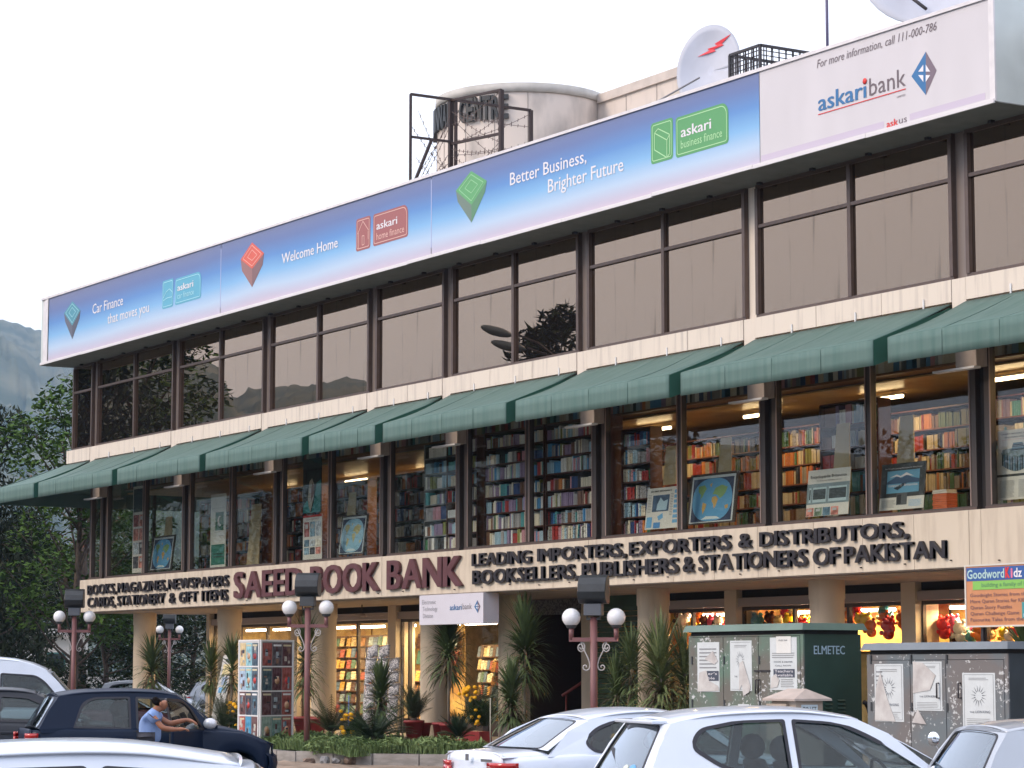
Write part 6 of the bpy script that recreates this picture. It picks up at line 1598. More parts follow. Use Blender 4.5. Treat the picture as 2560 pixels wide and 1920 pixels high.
    for s, fn, gm, nm, v0 in ((1, end_fn(xc, zc, xwt, zwt, 1, .10), CGLASS, 'windscreen', .04), (-1, end_fn(xrb, zrb, xrt, zrt, -1, sp.get('rb', .07)), CGLASS_R, 'rear_window', sp.get('rv0', .06))):
        um = sp.get('ru', .86) if s < 0 else .93; v1 = .93
        hole = roundpoly([(-um, v0), (um, v0), (um * .97, v1), (-um * .97, v1)], .10, 5)
        dense = []
        ring = [(-1, 0)] + [(-1 + 2 * k / 12, 0) for k in range(1, 12)] + [(1, 0), (1, .5)] + [(1 - 2 * k / 12, 1) for k in range(0, 13)] + [(-1, .5)]
        h2 = []
        for q in range(len(hole)):
            a, b = hole[q], hole[(q + 1) % len(hole)]; nn = max(1, int(sqrt((a[0] - b[0]) ** 2 + (a[1] - b[1]) ** 2) / .16))
            for k in range(nn): h2.append((a[0] + (b[0] - a[0]) * k / nn, a[1] + (b[1] - a[1]) * k / nn))
        m = MB(); prism_h(m, ring, [h2], fn, -.012, .003); B_(m, nm + '_frame', body, fix=True)
        c = (0, (v0 + v1) / 2); h3 = [(u * .965, c[1] + (v - c[1]) * .94) for u, v in h2]
        m = MB(); prism_h(m, [(u * 1.008, c[1] + (v - c[1]) * 1.01) for u, v in h2], [h3], fn, .0045, .009); B_(m, 'window_seal', TRIM, fix=True)
        m = MB(); m.smooth = True; m.grid([[fn(um * k / 12 * .995, v0 + (v1 - v0) * (.01 + .98 * j / 8), .001) for k in range(-12, 13)] for j in range(9)]); B_(m, nm, gm)
    # door cuts, handles, mirrors
    m = MB()
    for x in sp['cuts']:
        pts = [(x - .10 * max(0, (.45 - z) / .3) * (1 if x < -.5 else 0), -(wf(x) * 1.004 if z < zb(x) - .05 else wf(x) * .965), z) for z in (.30, .5, .7, zb(x) - .02)]
        m.tube(pts, .005, 4); m.tube([(a, -b, c) for a, b, c in pts], .005, 4)
    B_(m, 'door_gap', TRIM)
    for x in sp['handles']:
        for s in (-1, 1): B_(MB().box(x - .09, x + .09, s * wf(x) * 1.0 - .02, s * wf(x) * 1.0 + .02, zb(x) - .155, zb(x) - .115), 'door_handle', TRIM if sp.get('dark_trim') else body, bevel=.01)
    for s in (-1, 1):
        if door_open and s < 0: continue
        q = MB().ball((0, 0, 0), .5, 14); o_ = B_(q, 'wing_mirror', sp.get('mirror', body)); o_.location = (xc - .22, s * (wb + .13), zb(xc) + .075); o_.scale = (.12, .20, .15)
    # lamps
    for s in (-1, 1):
        tl = sp['tail']; P = []
        for j in range(5):
            z = tl[0] + (tl[1] - tl[0]) * j / 4
            P.append([(xr - .055 + (.0 if k < 3 else (k - 2) * .06) + (.02 if k >= 2 else 0), s * wf(xr) * (.62 + .13 * min(k, 3) ) * (1.0) if k < 3 else s * wf(xr + .12) * (1.012 if k > 3 else .99), z) for k in range(6)] if not sp.get('hatch') else
                     [(xr - .05 + max(0, k - 1) * .05, s * (wf(xr) * (.80 + .11 * min(k, 2)) if k < 2 else wf(xr + .1) * 1.008), z) for k in range(5)])
        m = MB(); m.smooth = True; m.grid(P[:4]); B_(m, 'tail_lamp', REDL, solid=.03); m = MB(); m.smooth = True; m.grid(P[3:]) ; B_(m, 'indicator', REDL, solid=.03)
        P = [[(xf + .01 - .10 * (k / 4) ** 2 * 1.3, s * wf(xf) * (.50 + .14 * k), zb(xf) - .16 + .13 * j / 3) for k in range(4)] for j in range(4)]
        m = MB(); m.smooth = True; m.grid(P); B_(m, 'headlamp', CLEARL, solid=.04)
    B_(MB().box(xr - .085, xr - .07, -.26, .26, .62, .74), 'number_plate', mat('plate', (.6, .6, .58), .5))
    # interior
    B_(MB().box(xrb + .25 if not sp.get('hatch') else xr + .3, xc + .1, -w2 * .86, w2 * .86, .30, .36), 'floor_pan', CARIN)
    m = MB(); m.box(xc - .35, xc + .02, -w2 * .85, w2 * .85, .62, zb(xc) - .03); B_(m, 'dashboard', CARIN, bevel=.03)
    m = MB(); m.box(xrb + .02, xrb + .35, -w2 * .80, w2 * .80, zb(xrb) - .12, zb(xrb) - .06); B_(m, 'parcel_shelf', CARIN)
    st_x = sp['seats']
    for x in st_x[:1]:
        for s in (-1, 1):
            m = MB(); m.box(x - .05, x + .45, s * .36 - .23, s * .36 + .23, .36, .52); m.add([(x - .06, s * .36 - .22, .5), (x + .06, s * .36 - .22, .5), (x + .06, s * .36 + .22, .5), (x - .06, s * .36 + .22, .5), (x - .22, s * .36 - .19, 1.03), (x - .12, s * .36 - .19, 1.05), (x - .12, s * .36 + .19, 1.05), (x - .22, s * .36 + .19, 1.03)],
                [(0, 3, 2, 1), (4, 5, 6, 7), (0, 1, 5, 4), (1, 2, 6, 5), (2, 3, 7, 6), (3, 0, 4, 7)])
            se = B_(m, 'seat', SEAT, bevel=.03)
            q = B_(MB().ball((x - .18, s * .36, 1.15), .12, 14), 'headrest', SEAT, se); q.data.transform(Matrix.Translation((0, 0, 0)))
    x = st_x[1]; m = MB(); m.box(x - .05, x + .42, -w2 * .78, w2 * .78, .36, .54); m.box(x - .16, x - .02, -w2 * .78, w2 * .78, .5, .98); B_(m, 'rear_bench', SEAT, bevel=.03)
    tor = MB(); pts = [(xc - .48 - .08 * sin(a), -.36 + .18 * cos(a), .88 + .17 * sin(a)) for a in [2 * pi * k / 18 for k in range(19)]]; tor.tube(pts, .014, 6); tor.bar((xc - .48, -.52, .88), (xc - .48, -.2, .88), .025); B_(tor, 'steering_wheel', CARIN)
    # wheels
    for a in axles:
        for s in (-1, 1):
            y0 = s * (w2 - .10); wm = MB(); wm.tube([(a, y0 - .085, rw), (a, y0 + .085, rw)], rw, 24); wo = B_(wm, 'tyre', RUB, bevel=.02)
            rm = MB(); rm.tube([(a, y0 - .088, rw), (a, y0 + .088, rw)], rw * .62, 18); B_(rm, 'rim', RIM, wo)
    return t
VITZ = dict(L=3.62, W=1.66, H=1.50, hatch=True, belt=[(-1.8, .94), (-1.3, .945), (-.3, .93), (.95, .88), (1.45, .82), (1.81, .66)], top=[(-1.81, .97), (.9, .98), (1.2, .93), (1.5, .85), (1.81, .68)],
            cowl=(1.12, .965), wtop=(.30, 1.405), rtop=(-1.48, 1.375), rbase=(-1.74, .93), roof=[(-1.1, 1.445), (-.6, 1.475), (-.15, 1.468)], axles=(-1.18, 1.19), rw=.29, cb=.03, wr=.70, rv0=.02, ru=.84, rb=.10,
            windows=[([(-.33, .965), (.90, .935), (.42, 1.24), (.12, 1.375), (-.33, 1.405)], [.02, .05, .12, .15, .03]), ([(-1.02, .985), (-.42, .968), (-.42, 1.405), (-.85, 1.395), (-1.22, 1.33), (-1.32, 1.18)], [.12, .02, .03, .08, .14, .16])],
            cuts=(-1.20, -.375, .80), handles=(-1.0, -.25), tail=(.60, .90), seats=(-.15, -1.0), front_win=None)
SEDAN = dict(L=4.15, W=1.66, H=1.40, belt=[(-2.07, .90), (-1.2, .935), (0, .90), (.9, .87), (1.5, .80), (2.07, .64)], top=[(-2.07, .955), (-1.5, .99), (-1.1, 1.01), (.9, .93), (1.3, .91), (1.7, .84), (2.07, .68)],
             cowl=(1.02, .93), wtop=(.30, 1.31), rtop=(-.98, 1.285), rbase=(-1.58, .975), roof=[(-.65, 1.345), (-.25, 1.37), (.1, 1.352)], axles=(-1.22, 1.22), rw=.28, cb=.035, wr=.68, ru=.84, rv0=.05, rb=.12,
             windows=[([(-.24, .94), (.82, .905), (.42, 1.16), (.18, 1.27), (-.22, 1.295)], [.02, .05, .1, .12, .03]), ([(-1.00, .955), (-.33, .943), (-.31, 1.295), (-.62, 1.285), (-.92, 1.20), (-1.10, 1.06)], [.07, .02, .03, .10, .12, .08])],
             cuts=(-1.05, -.285, .78), handles=(-.85, -.12), tail=(.64, .85), seats=(-.10, -.95), front_win=None)
CUORE = dict(L=3.36, W=1.46, H=1.43, hatch=True, dark_trim=True, belt=[(-1.68, .88), (-1.2, .90), (0, .885), (.75, .87), (1.2, .83), (1.68, .66)], top=[(-1.68, .9), (.7, .96), (1.0, .92), (1.35, .83), (1.68, .68)],
             cowl=(.86, .93), wtop=(.33, 1.33), rtop=(-1.30, 1.325), rbase=(-1.57, .90), roof=[(-.95, 1.375), (-.4, 1.39), (.05, 1.375)], axles=(-1.1, 1.15), rw=.26, cb=.035, wr=.74, rv0=.03, ru=.88, rb=.06,
             windows=[([(-.24, .90), (.68, .895), (.42, 1.18), (.22, 1.29), (-.24, 1.315)], [.02, .04, .1, .1, .03]), ([(-1.10, .92), (-.34, .90), (-.34, 1.315), (-.82, 1.31), (-.97, 1.24)], [.02, .02, .03, .10, .10])],
             cuts=(-1.16, -.29), handles=(-.98,), tail=(.60, .84), seats=(-.15, -.95), front_win=None, mirror=None)
VAN = dict(L=4.70, W=1.69, H=1.98, hatch=True, belt=[(-2.35, 1.08), (1.2, 1.08), (1.9, 1.04), (2.1, .98), (2.35, .80)], top=[(-2.35, 1.1), (1.6, 1.12), (2.0, 1.05), (2.2, .95), (2.35, .82)],
           cowl=(2.12, 1.06), wtop=(1.50, 1.74), rtop=(-2.22, 1.86), rbase=(-2.32, 1.06), roof=[(-1.2, 1.96), (0, 1.965), (.8, 1.93), (1.2, 1.86)], axles=(-1.4, 1.15), rw=.32, cb=.01, wr=.80, rb=.04,
           windows=[([(.72, 1.14), (1.85, 1.12), (1.45, 1.56), (1.30, 1.66), (.72, 1.70)], [.03, .05, .08, .08, .05]), ([(-.55, 1.2), (.42, 1.2), (.42, 1.66), (-.55, 1.66)], .08), ([(-1.95, 1.2), (-.75, 1.2), (-.75, 1.66), (-1.95, 1.66)], .08)],
           cuts=(.60, 1.8), handles=(.78,), tail=(.85, 1.2), seats=(.6, -.4), front_win=None)
WHITEP = paint('white_car_paint', sr(215, 224, 238)); DBLUE = paint('dark_blue_paint', (.006, .014, .036), .45, .12, spec=.12); DGREY = paint('dark_grey_paint', (.03, .034, .044), .4, .15, spec=.2); SILV = paint('silver_paint', (.42, .46, .52), .3, .8, .3); MARP = paint('maroon_paint', (.10, .02, .03), .3)
CUORE['mirror'] = mat('chrome_mirror_back', (.62, .63, .68), .25, metal=.3)
rad = radians
c1 = car(VITZ, 'parked_car', 'white hatchback in front of the cabinets at lower right', WHITEP, (VITZ['rtop'][0], -.56, 1.375), (1672, 1812), 22.2, rad(75))
c2 = car(SEDAN, 'parked_car', 'white saloon with orange and red tail lamps left of the white hatchback', WHITEP, (-.98, -.50, 1.285), (1462, 1803), 27.5, rad(86))
c3 = car(CUORE, 'parked_car', 'dark blue hatchback with its driver door open and a man leaning in', DBLUE, (-1.30, -.54, 1.325), (146, 1737), 34.5, rad(77), door_open=True)
c4 = car(VITZ, 'parked_car', 'pale roof of the nearest car at the lower left edge', WHITEP, (.30, -.58, 1.405), (600, 1924), 11.9, rad(72))
c5 = car(CUORE, 'parked_car', 'silver car seen from behind at the lower right edge', SILV, (-1.30, -.54, 1.325), (2516, 1836), 21.6, rad(72))
c6 = car(VAN, 'van', 'white high roofed van behind the dark cars at far left', WHITEP, (1.50, -.66, 1.74), (118, 1676), 44, rad(68), cat='van')
c7 = car(SEDAN, 'parked_car', 'dark grey saloon between the white van and the dark blue hatchback', DGREY, (.30, -.56, 1.31), (92, 1728), 37, rad(71))
c8 = car(VITZ, 'parked_car', 'silver car parked far behind the first column', SILV, (VITZ['rtop'][0], -.56, 1.375), (262, 1692), 92, rad(58))
c9 = car(VITZ, 'parked_car', 'small silver car far behind the second column', SILV, (VITZ['rtop'][0], -.56, 1.375), (492, 1704), 95, rad(62))
c10 = car(SEDAN, 'parked_car', 'dark maroon car far behind the left lamp post', MARP, (-.98, -.5, 1.285), (150, 1696), 62, rad(50))
for q in (c1, c2, c3, c4, c5, c6, c7, c8, c9, c10): print('CAR z err', q['label'][:30], round(q['seen_z'], 3)); del q['seen_z']
# badge, stickers, wiper of the near cars
MB().box(-2.155, -2.145, -.035, .035, .86, .93).build('badge', RIM, c2, world=False); MB().box(-2.14, -2.13, -.55, -.30, .855, .885).build('badge_lettering', RIM, c2, world=False)
def rear_sticker(c, sp, u, v, r, m, nm='sticker'):
    xrb, zrb = sp['rbase']; xrt, zrt = sp['rtop']; w2 = sp['W'] / 2; wb, wr = w2 * .925 * .985, w2 * sp['wr']; w = wb * (1 - v) + wr * v; q = 1 - u * u
    x = xrb + (xrt - xrb) * v - sp['rb'] * q * (1 - .4 * v) - .008; z = zrb + (zrt - zrb) * v
    o = MB().tube([(0, 0, 0), (-.002, 0, 0)], r, 20).build(nm, m, c, world=False); o.location = (x - .004, w * u, z); o.rotation_euler = (0, -atan2(xrt - xrb, zrt - zrb) * -1, .35)
rear_sticker(c1, VITZ, -.60, .13, .045, mat('blue_sticker', sr(110, 170, 220), .5)); rear_sticker(c1, VITZ, -.42, .14, .035, mat('pale_sticker', sr(205, 215, 205), .5))
MB().bar((-1.80, -.15, .96), (-1.70, .32, 1.15), .022).build('rear_wiper', TRIM, c1, world=False)
MB().box(-1.62, -1.40, -.50, .50, 1.375, 1.41).build('spoiler', WHITEP, c1, world=False, bevel=.012)

# open front door of the dark hatchback, hinged at its front edge and swung towards the camera
dr = bpy.data.objects.new('open_door', None); COL.objects.link(dr); dr.parent = c3; dr.location = (.62, -.70, 0); dr.rotation_euler = (0, 0, radians(52)); dr.empty_display_size = .1
MB().box(-.90, 0, -.05, .0, .24, .88).build('door_panel', DBLUE, dr, world=False, bevel=.02); MB().box(-.87, -.05, .002, .03, .32, .84).build('door_lining', CARIN, dr, world=False, bevel=.01)
fo = [(-.90, .87), (.06, .87), (-.20, 1.17), (-.40, 1.29), (-.88, 1.315)]; fi = [(-.855, .895), (-.03, .895), (-.23, 1.14), (-.41, 1.255), (-.855, 1.28)]
m = MB(); prism_h(m, roundpoly(fo, [.02, .03, .08, .08, .05]), [roundpoly(fi, [.02, .03, .08, .08, .04])], lambda a, b, d: (a, -.045 + d + (b - .87) * .28, b), 0, .03); m.build('window_frame', TRIM, dr, world=False, fix=True)
MB().prism(roundpoly(fi, [.02, .03, .08, .08, .04]), lambda a, b, d: (a, -.03 + d + (b - .87) * .28, b), 0, .003).build('door_window', CGLASS, dr, world=False, fix=True)
q = MB().ball((0, 0, 0), .5, 16).build('wing_mirror', CUORE['mirror'], dr, world=False); q.location = (-.02, -.16, .96); q.scale = (.14, .20, .15)
MB().box(-.65, -.25, .03, .036, .62, .80).build('door_pocket', mat('light_pocket', (.5, .52, .52), .5), dr, world=False)
# opening where the door was: dark sill and jamb
MB().box(-.27, .60, -.715, -.66, .22, .875).build('door_opening', CARIN, c3, world=False)

# motorcycle at the right, only the bars, mirror and tank top show
_p = atd(2334, 1847, 27.0); _o = Matrix.Rotation(rad(138), 3, 'Z') @ Vector((.33 * .9, .41 * .9, 0))
mc = thing('motorcycle', 'red motorcycle with a round mirror beside the silver car', 'motorcycle', (_p.x - _o.x, _p.y - _o.y, -.1), rad(138)); mc.scale = (.9, .9, .9)
RM = paint('red_tank_paint', (.35, .015, .02)); 
for x in (-.62, .66):
    m = MB(); m.tube([(x + .29 * cos(a), 0, .29 + .29 * sin(a)) for a in [2 * pi * k / 24 for k in range(25)]], .045, 8, caps=False); wo = m.build('wheel', RUB, mc, world=False)
    m = MB(); 
    for k in range(12): a = pi * k / 6; m.bar((x, 0, .29), (x + .26 * cos(a), 0, .29 + .26 * sin(a)), .006)
    m.tube([(x, -.05, .29), (x, .05, .29)], .05, 10); m.build('spokes', RIM, wo, world=False)
m = MB(); m.tube([(.66, -.08, .29), (.42, -.07, .92)], .022, 8); m.tube([(.66, .08, .29), (.42, .07, .92)], .022, 8); m.build('fork', RIM, mc, world=False)
q = MB().ball((0, 0, 0), .5, 16).build('tank', RM, mc, world=False); q.location = (.12, 0, .78); q.scale = (.55, .26, .24)
MB().box(-.65, -.08, -.12, .12, .70, .79).build('saddle', TRIM, mc, world=False, bevel=.03)
m = MB(); m.box(-.15, .2, -.14, .14, .25, .55); m.build('engine', mat('engine_alloy', (.25, .25, .26), .4, metal=.6), mc, world=False, bevel=.03); m = MB(); m.tube([(.4, 0, .85), (-.05, 0, .25), (-.62, 0, .3)], .025, 8); m.tube([(.35, 0, .72), (-.5, 0, .66), (-.85, 0, .72)], .022, 8); m.build('frame', TRIM, mc, world=False)
m = MB(); m.tube([(.22, -.38, 1.02), (.36, -.28, 1.04), (.42, -.1, .96), (.42, .1, .96), (.36, .28, 1.04), (.22, .38, 1.02)], .013, 8); m.build('handlebar', RIM, mc, world=False)
for s in (-1, 1):
    MB().tube([(.18, s * .39, 1.015), (.29, s * .34, 1.03)], .022, 8).build('grip', TRIM, mc, world=False)
    MB().tube([(.33, s * .30, 1.04), (.34, s * .36, 1.14), (.33, s * .40, 1.20)], .007, 6).build('mirror_stem', RIM, mc, world=False)
    q = MB().ball((0, 0, 0), .5, 16).build('mirror', mat('mirror_glass', (.9, .92, .95), .05, metal=1), mc, world=False); q.location = (.33, s * .41, 1.26); q.scale = (.03, .15, .17); q.rotation_euler = (0, 0, s * -.25)
q = MB().ball((0, 0, 0), .5, 16).build('headlamp', CLEARL, mc, world=False); q.location = (.52, 0, .88); q.scale = (.16, .18, .18)
m = MB(); m.smooth = True; m.grid([[(.47 + .05 * sin(j), .10 * k, .92 + .05 * j) for k in (-1, 0, 1)] for j in range(3)]); m.build('cowling', RM, mc, world=False, solid=.02)
m = MB(); m.tube([(.66 + .34 * cos(a), 0, .29 + .34 * sin(a)) for a in [radians(20 + 14 * k) for k in range(10)]], .04, 6); m.build('mudguard', RM, mc, world=False)

# ------------------------------------------------------------------ ground sheet is shaped here so that the cars stand on it
g_ = bpy.data.objects['ground']; xsg = [-4000, -400, -90, -75] + [-70 + i * 1.5 for i in range(50)] + [12, 60, 400, 4000]; ysg = [-4000, -400, -60, -40] + [-34 + i * 1.2 for i in range(28)] + [5, 60, 400, 4000]
m = MB(); m.smooth = True; m.grid([[(x, y, ground_z(x, y)) for y in ysg] for x in xsg]); me = m.mesh('ground', GRD); me.flip_normals(); g_.data = me
# ================================================================== plants under the arcade
LG1 = mat('strap_leaf', (.12, .17, .065), .5, color2=(.07, .10, .045), scale=3, spec=.3); LG2 = mat('variegated_leaf', (.20, .23, .10), .5, color2=(.09, .13, .05), scale=30, stretch=(1, 1, .05), spec=.3)
LG3 = mat('cycad_leaf', (.040, .070, .030), .5, color2=(.02, .038, .018), scale=3, spec=.3); LG4 = mat('palm_leaf', (.06, .085, .035), .5, color2=(.035, .05, .025), scale=3); STEMM = mat('pale_stem', (.26, .22, .17), .8, var=.3, scale=8)
POTM = mat('red_pot_paint', (.32, .035, .035), .5, var=.2, scale=4); SOILM = mat('pot_soil', (.05, .035, .025), .95)
def wxy(sx, Y, sy=1650): p = at(sx, sy, Y); return p.x, p.y
def strap(mb, p, az, el, ln, w, droop, seg=6):
    """one arching strap leaf"""
    d = Vector((cos(az) * cos(el), sin(az) * cos(el), sin(el))); side = Vector((-sin(az), cos(az), 0)); q = Vector(p); vs = []
    for i in range(seg + 1):
        f = i / seg; ww = w * (1 - f ** 1.8) * (.55 + .45 * min(1, f * 5)) + .001
        vs += [q - side * ww, q + side * ww]
        q = q + d * (ln / seg); d = (d + Vector((0, 0, -droop / seg * (.4 + 1.6 * f)))).normalized()
    mb.add(vs, [(2 * i, 2 * i + 1, 2 * i + 3, 2 * i + 2) for i in range(seg)])
def pot(t, r, h, z=0.0):
    m = MB(); m.lathe([(.01, z), (r * .72, z), (r * .95, z + h * .86), (r * 1.06, z + h * .86), (r * 1.06, z + h), (r * .9, z + h), (r * .88, z + h - .03), (.01, z + h - .03)], (0, 0, 0), 24); m.build('pot', POTM, t, world=False)
def dracaena(label, sx, Y, zc, ln, skirt, n, m=None, pot_=None, base=None, seed=0, w=.022, up=1.0, heads=1):
    x, y = wxy(sx, Y); bz = base if base is not None else (FLOOR if Y > .55 else .05); rnd = random.Random(seed + int(sx))
    t = thing('dracaena', label, 'plant', (x, y, bz), group='spiky dracaena plants along the arcade'); h0 = 0
    if pot_: pot(t, *pot_); h0 = pot_[1] - .05
    H = zc - bz
    for k in range(heads):
        ox, oy = (0, 0) if heads == 1 else (rnd.uniform(-.18, .18), rnd.uniform(-.18, .18)); Hk = H * (1 - .16 * k)
        MB().tube([(0, 0, h0), (ox * .3, oy * .3, h0 + (Hk - h0) * .5), (ox, oy, Hk)], [.035, .030, .028], 7).build('stem', STEMM, t, world=False)
        mb = MB()
        for i in range(int(n * 1.7) // heads):
            f = rnd.random(); z = Hk + .06 - skirt * f ** 1.3; az = rnd.uniform(0, 2 * pi); el = radians(82 - 95 * f * (1.0) + rnd.uniform(-14, 14)); l = ln * rnd.uniform(.75, 1.15) * (1 - .15 * f)
            strap(mb, (ox + .02 * cos(az), oy + .02 * sin(az), z), az, el, l, w * 1.25 * rnd.uniform(.8, 1.2), (.5 + 1.5 * f) * up)
        mb.build('leaves', m or LG1, t, world=False); mb = MB()
        for i in range(int(n * .28) // heads):        # withered straw-coloured leaves hanging under the head
            az = rnd.uniform(0, 2 * pi); strap(mb, (ox, oy, Hk - skirt * rnd.uniform(.25, 1.0)), az, radians(rnd.uniform(-60, 5)), ln * rnd.uniform(.4, .85), w * .9, 2.0)
        mb.build('dry_leaves', mat('dry_leaf', (.20, .155, .085), .8, color2=(.11, .08, .05), scale=6), t, world=False)
    return t
dracaena('drooping dracaena in front of the first round column', 380, -.2, 2.05, .72, .75, 110)
dracaena('spiky dracaena behind the leaning notice board', 528, 1.0, 1.95, .65, .7, 90)
dracaena('spiky dracaena in front of the second round column', 580, .4, 2.05, .66, .75, 90)
dracaena('tall shaggy dracaena in a red tub left of the third column', 765, .75, 2.45, .70, 1.25, 190, pot_=(.30, .42))
dracaena('dracaena on a bare stem leaning over the fourth column, below the bank sign', 1122, .6, 2.45, .78, .85, 180, w=.024, pot_=(.19, .38))
dracaena('tall shaggy dracaena before the fifth column at the stair entrance', 1312, .45, 2.50, .82, 1.05, 210, w=.024)
dracaena('lower dracaena clump in front of the fifth column', 1278, -.4, 1.42, .62, .75, 190)
dracaena('fresh green dracaena beside the newspaper rack', 952, -.5, 1.40, .62, .8, 170, m=LG1)
dracaena('thin dracaena in front of the green shutter, left of pair', 1540, .6, 1.55, .60, .75, 120, w=.018)
dracaena('thin tall dracaena in front of the green shutter, right of pair', 1578, .8, 2.05, .62, .9, 130, w=.018)
dracaena('big striped dracaena in front of the sixth column', 1652, -.2, 1.92, .92, .95, 150, m=LG2, w=.028, heads=1)
dracaena('striped dracaena behind the left edge of the green cabinet', 1712, .3, 1.85, .85, .9, 110, m=LG2, w=.026)
dracaena('dark dracaena spikes under the orange advert board', 2560, 1.2, 2.25, .85, .7, 90, w=.022)
def frond(mb, p, az, el, ln, w, droop, n=16, leaflet=.2, lw=.008, vang=.6):
    d = Vector((cos(az) * cos(el), sin(az) * cos(el), sin(el))); side = Vector((-sin(az), cos(az), 0)); q = Vector(p); pts = [q.copy()]
    for i in range(n):
        q = q + d * (ln / n); d = (d + Vector((0, 0, -droop / n * (.3 + 1.4 * i / n)))).normalized(); pts.append(q.copy())
        if i > 1:
            L_ = leaflet * (sin(pi * min(1, (i + 1) / n * .9 + .08))) + .02; upv = side.cross(d).normalized() * (-1)
            for s in (-1, 1):
                e = q + (side * s + d * vang + upv * -.22).normalized() * L_; a = d * lw
                mb.add([q - a, q + a, e], [(0, 1, 2)])
    mb.bar(pts[0], pts[n // 2], .012, .012); mb.bar(pts[n // 2], pts[-1], .007, .007)
def cycad(label, sx, Y, r, nf, z=None, m=None, el=(12, 70), leaflet=.13, pot_=None, name='cycad', dr=.9, cat='plant', stems=0):
    x, y = wxy(sx, Y, 1800); bz = z if z is not None else (FLOOR if Y > .55 else .06); rnd = random.Random(int(sx * 3)); t = thing(name, label, cat, (x, y, bz)); h0 = .12
    if pot_: pot(t, *pot_); h0 = pot_[1]
    elif z is None: h0 = .3
    MB().tube([(0, 0, 0), (0, 0, h0 + .05)], [.09, .07], 8).build('stem', BARK, t, world=False); mb = MB()
    for i in range(nf):
        frond(mb, (0, 0, h0), rnd.uniform(0, 2 * pi), radians(rnd.uniform(*el)), r * rnd.uniform(.8, 1.15), .01, dr, 22, leaflet, .009)
    mb.build('fronds', m or LG3, t, world=False); return t
cycad('broad dark cycad in the bed behind the dark blue bonnet', 640, -1.5, 1.0, 70, leaflet=.17)
cycad('broad dark cycad in the bed below the marigolds', 935, -1.7, .95, 70, leaflet=.16)
cycad('olive palm fronds left of the marigolds by the third column', 828, -.3, .85, 34, m=LG4, el=(30, 80), leaflet=.16, name='palm', cat='palm')
cycad('feathery palm in the bed below the leaning notice board', 560, -.9, 1.0, 30, m=LG4, el=(35, 80), leaflet=.2, name='palm', cat='palm')
cycad('bushy palm in a tall red pot left of the fourth column', 1035, .7, .75, 40, m=LG4, el=(40, 85), leaflet=.14, pot_=(.22, .42), name='palm', cat='palm')
cycad('small dark palm in a red pot right of the fourth column', 1148, -.2, .55, 34, m=LG3, el=(25, 80), leaflet=.12, pot_=(.18, .30), name='palm', cat='palm', z=.06)
cycad('palm rising behind the marigold planter', 1215, .7, .95, 30, m=LG4, el=(45, 85), leaflet=.18, name='palm', cat='palm')
cycad('dark palm clump between the first and second columns', 470, .2, .85, 34, m=LG3, el=(30, 80), leaflet=.17, name='palm', cat='palm')
cycad('low palm at the foot of the second column', 610, .1, .7, 28, m=LG4, el=(30, 80), leaflet=.15, name='palm', cat='palm')
for sx, Y, r, h, lab in ((1056, 1.0, .2, .36, 'red flower pot half behind the palm pot'), (1104, .62, .20, .40, 'red tapered pot standing right of the fourth column'), (990, -.9, .2, .22, 'low red pot among the ground cover'), (838, -.5, .2, .2, 'low red pot under the olive palm fronds'), (795, .9, .2, .40, 'red pot partly behind the lamp post')):
    x, y = wxy(sx, Y, 1800); t = thing('flower_pot', lab, 'pot', (x, y, FLOOR if Y > .55 else .06), group='red pots by the columns'); pot(t, r, h); MB().lathe([(.01, h - .02), (r * .86, h - .02)], (0, 0, 0), 16).build('soil', SOILM, t, world=False)
YEL = mat('marigold_petal', sr(252, 205, 25), .7, color2=sr(238, 150, 12), scale=30); FLW = MB(); FLW.ball((0, 0, 0), .5, 10, .7); FLW = FLW.mesh('marigold_head', [YEL])
def marigold(label, sx, Y, r, h, nfl, base, planter=None, flw=None, s=1.0):
    x, y = wxy(sx, Y, 1780); t = thing('marigold', label, 'plant', (x, y, base)); rnd = random.Random(int(sx)); h0 = 0
    if planter: MB().box(-planter, planter, -.16, .16, 0, .24).build('planter', POTM, t, world=False, bevel=.01); h0 = .2
    mb = MB(); leaf_cloud(mb, [(rnd.uniform(-r, r) * .7, rnd.uniform(-.12, .12), h0 + h * rnd.uniform(.2, .7), r * .5) for _ in range(9)], 2400, .05, rnd, long=1.4); mb.build('foliage', leafmat('marigold_leaf', (.05, .10, .03), (.028, .055, .02)), t, world=False)
    for i in range(int(nfl * 1.5)):
        a = rnd.uniform(-1, 1); p = (a * r * .95, -.10 - rnd.random() * .12, h0 + h * (.75 + .35 * rnd.random() - .55 * (rnd.random() < .3)))
        MB().tube([(p[0] * .8, p[1] * .5, h0 + h * .3), p], .004, 4).build('stalk', LG4, t, world=False)
        o = link('flower', FLW, None, t, p); q = rnd.uniform(.075, .12) * s; o.scale = (q, q, q); o.rotation_euler = (rnd.random(), rnd.random(), 0)
    return t
marigold('yellow marigolds growing right of the third column', 882, -.9, .30, .70, 11, .15)
marigold('large yellow marigold bush in a long red planter right of the fourth column', 1192, .62, .42, .90, 17, FLOOR, planter=.36)
marigold('yellow marigolds in front of the green shutter behind the white saloon', 1572, .0, .38, .60, 9, .05)
marigold('few yellow marigolds above the left cycad', 596, -.6, .25, .85, 6, .1)
marigold('marigold bush glimpsed behind the dark hatchback windows', 350, -1.2, .5, .8, 8, .05)
for sx, Y, y0, y1, m, lab in ((1226, .3, 1745, 1850, mat('pale_cane', (.5, .48, .4), .6), 'pale cane stake beside the marigold planter'), (872, -.8, 1738, 1800, mat('blue_cane', (.12, .18, .45), .6), 'short blue stake among the yellow marigolds')):
    a, b = at(sx, y1, Y), at(sx, y0, Y); props(MB().tube([(a.x, a.y, .1), (b.x, b.y, b.z)], .014, 6).build('stake', m), lab, 'stake')

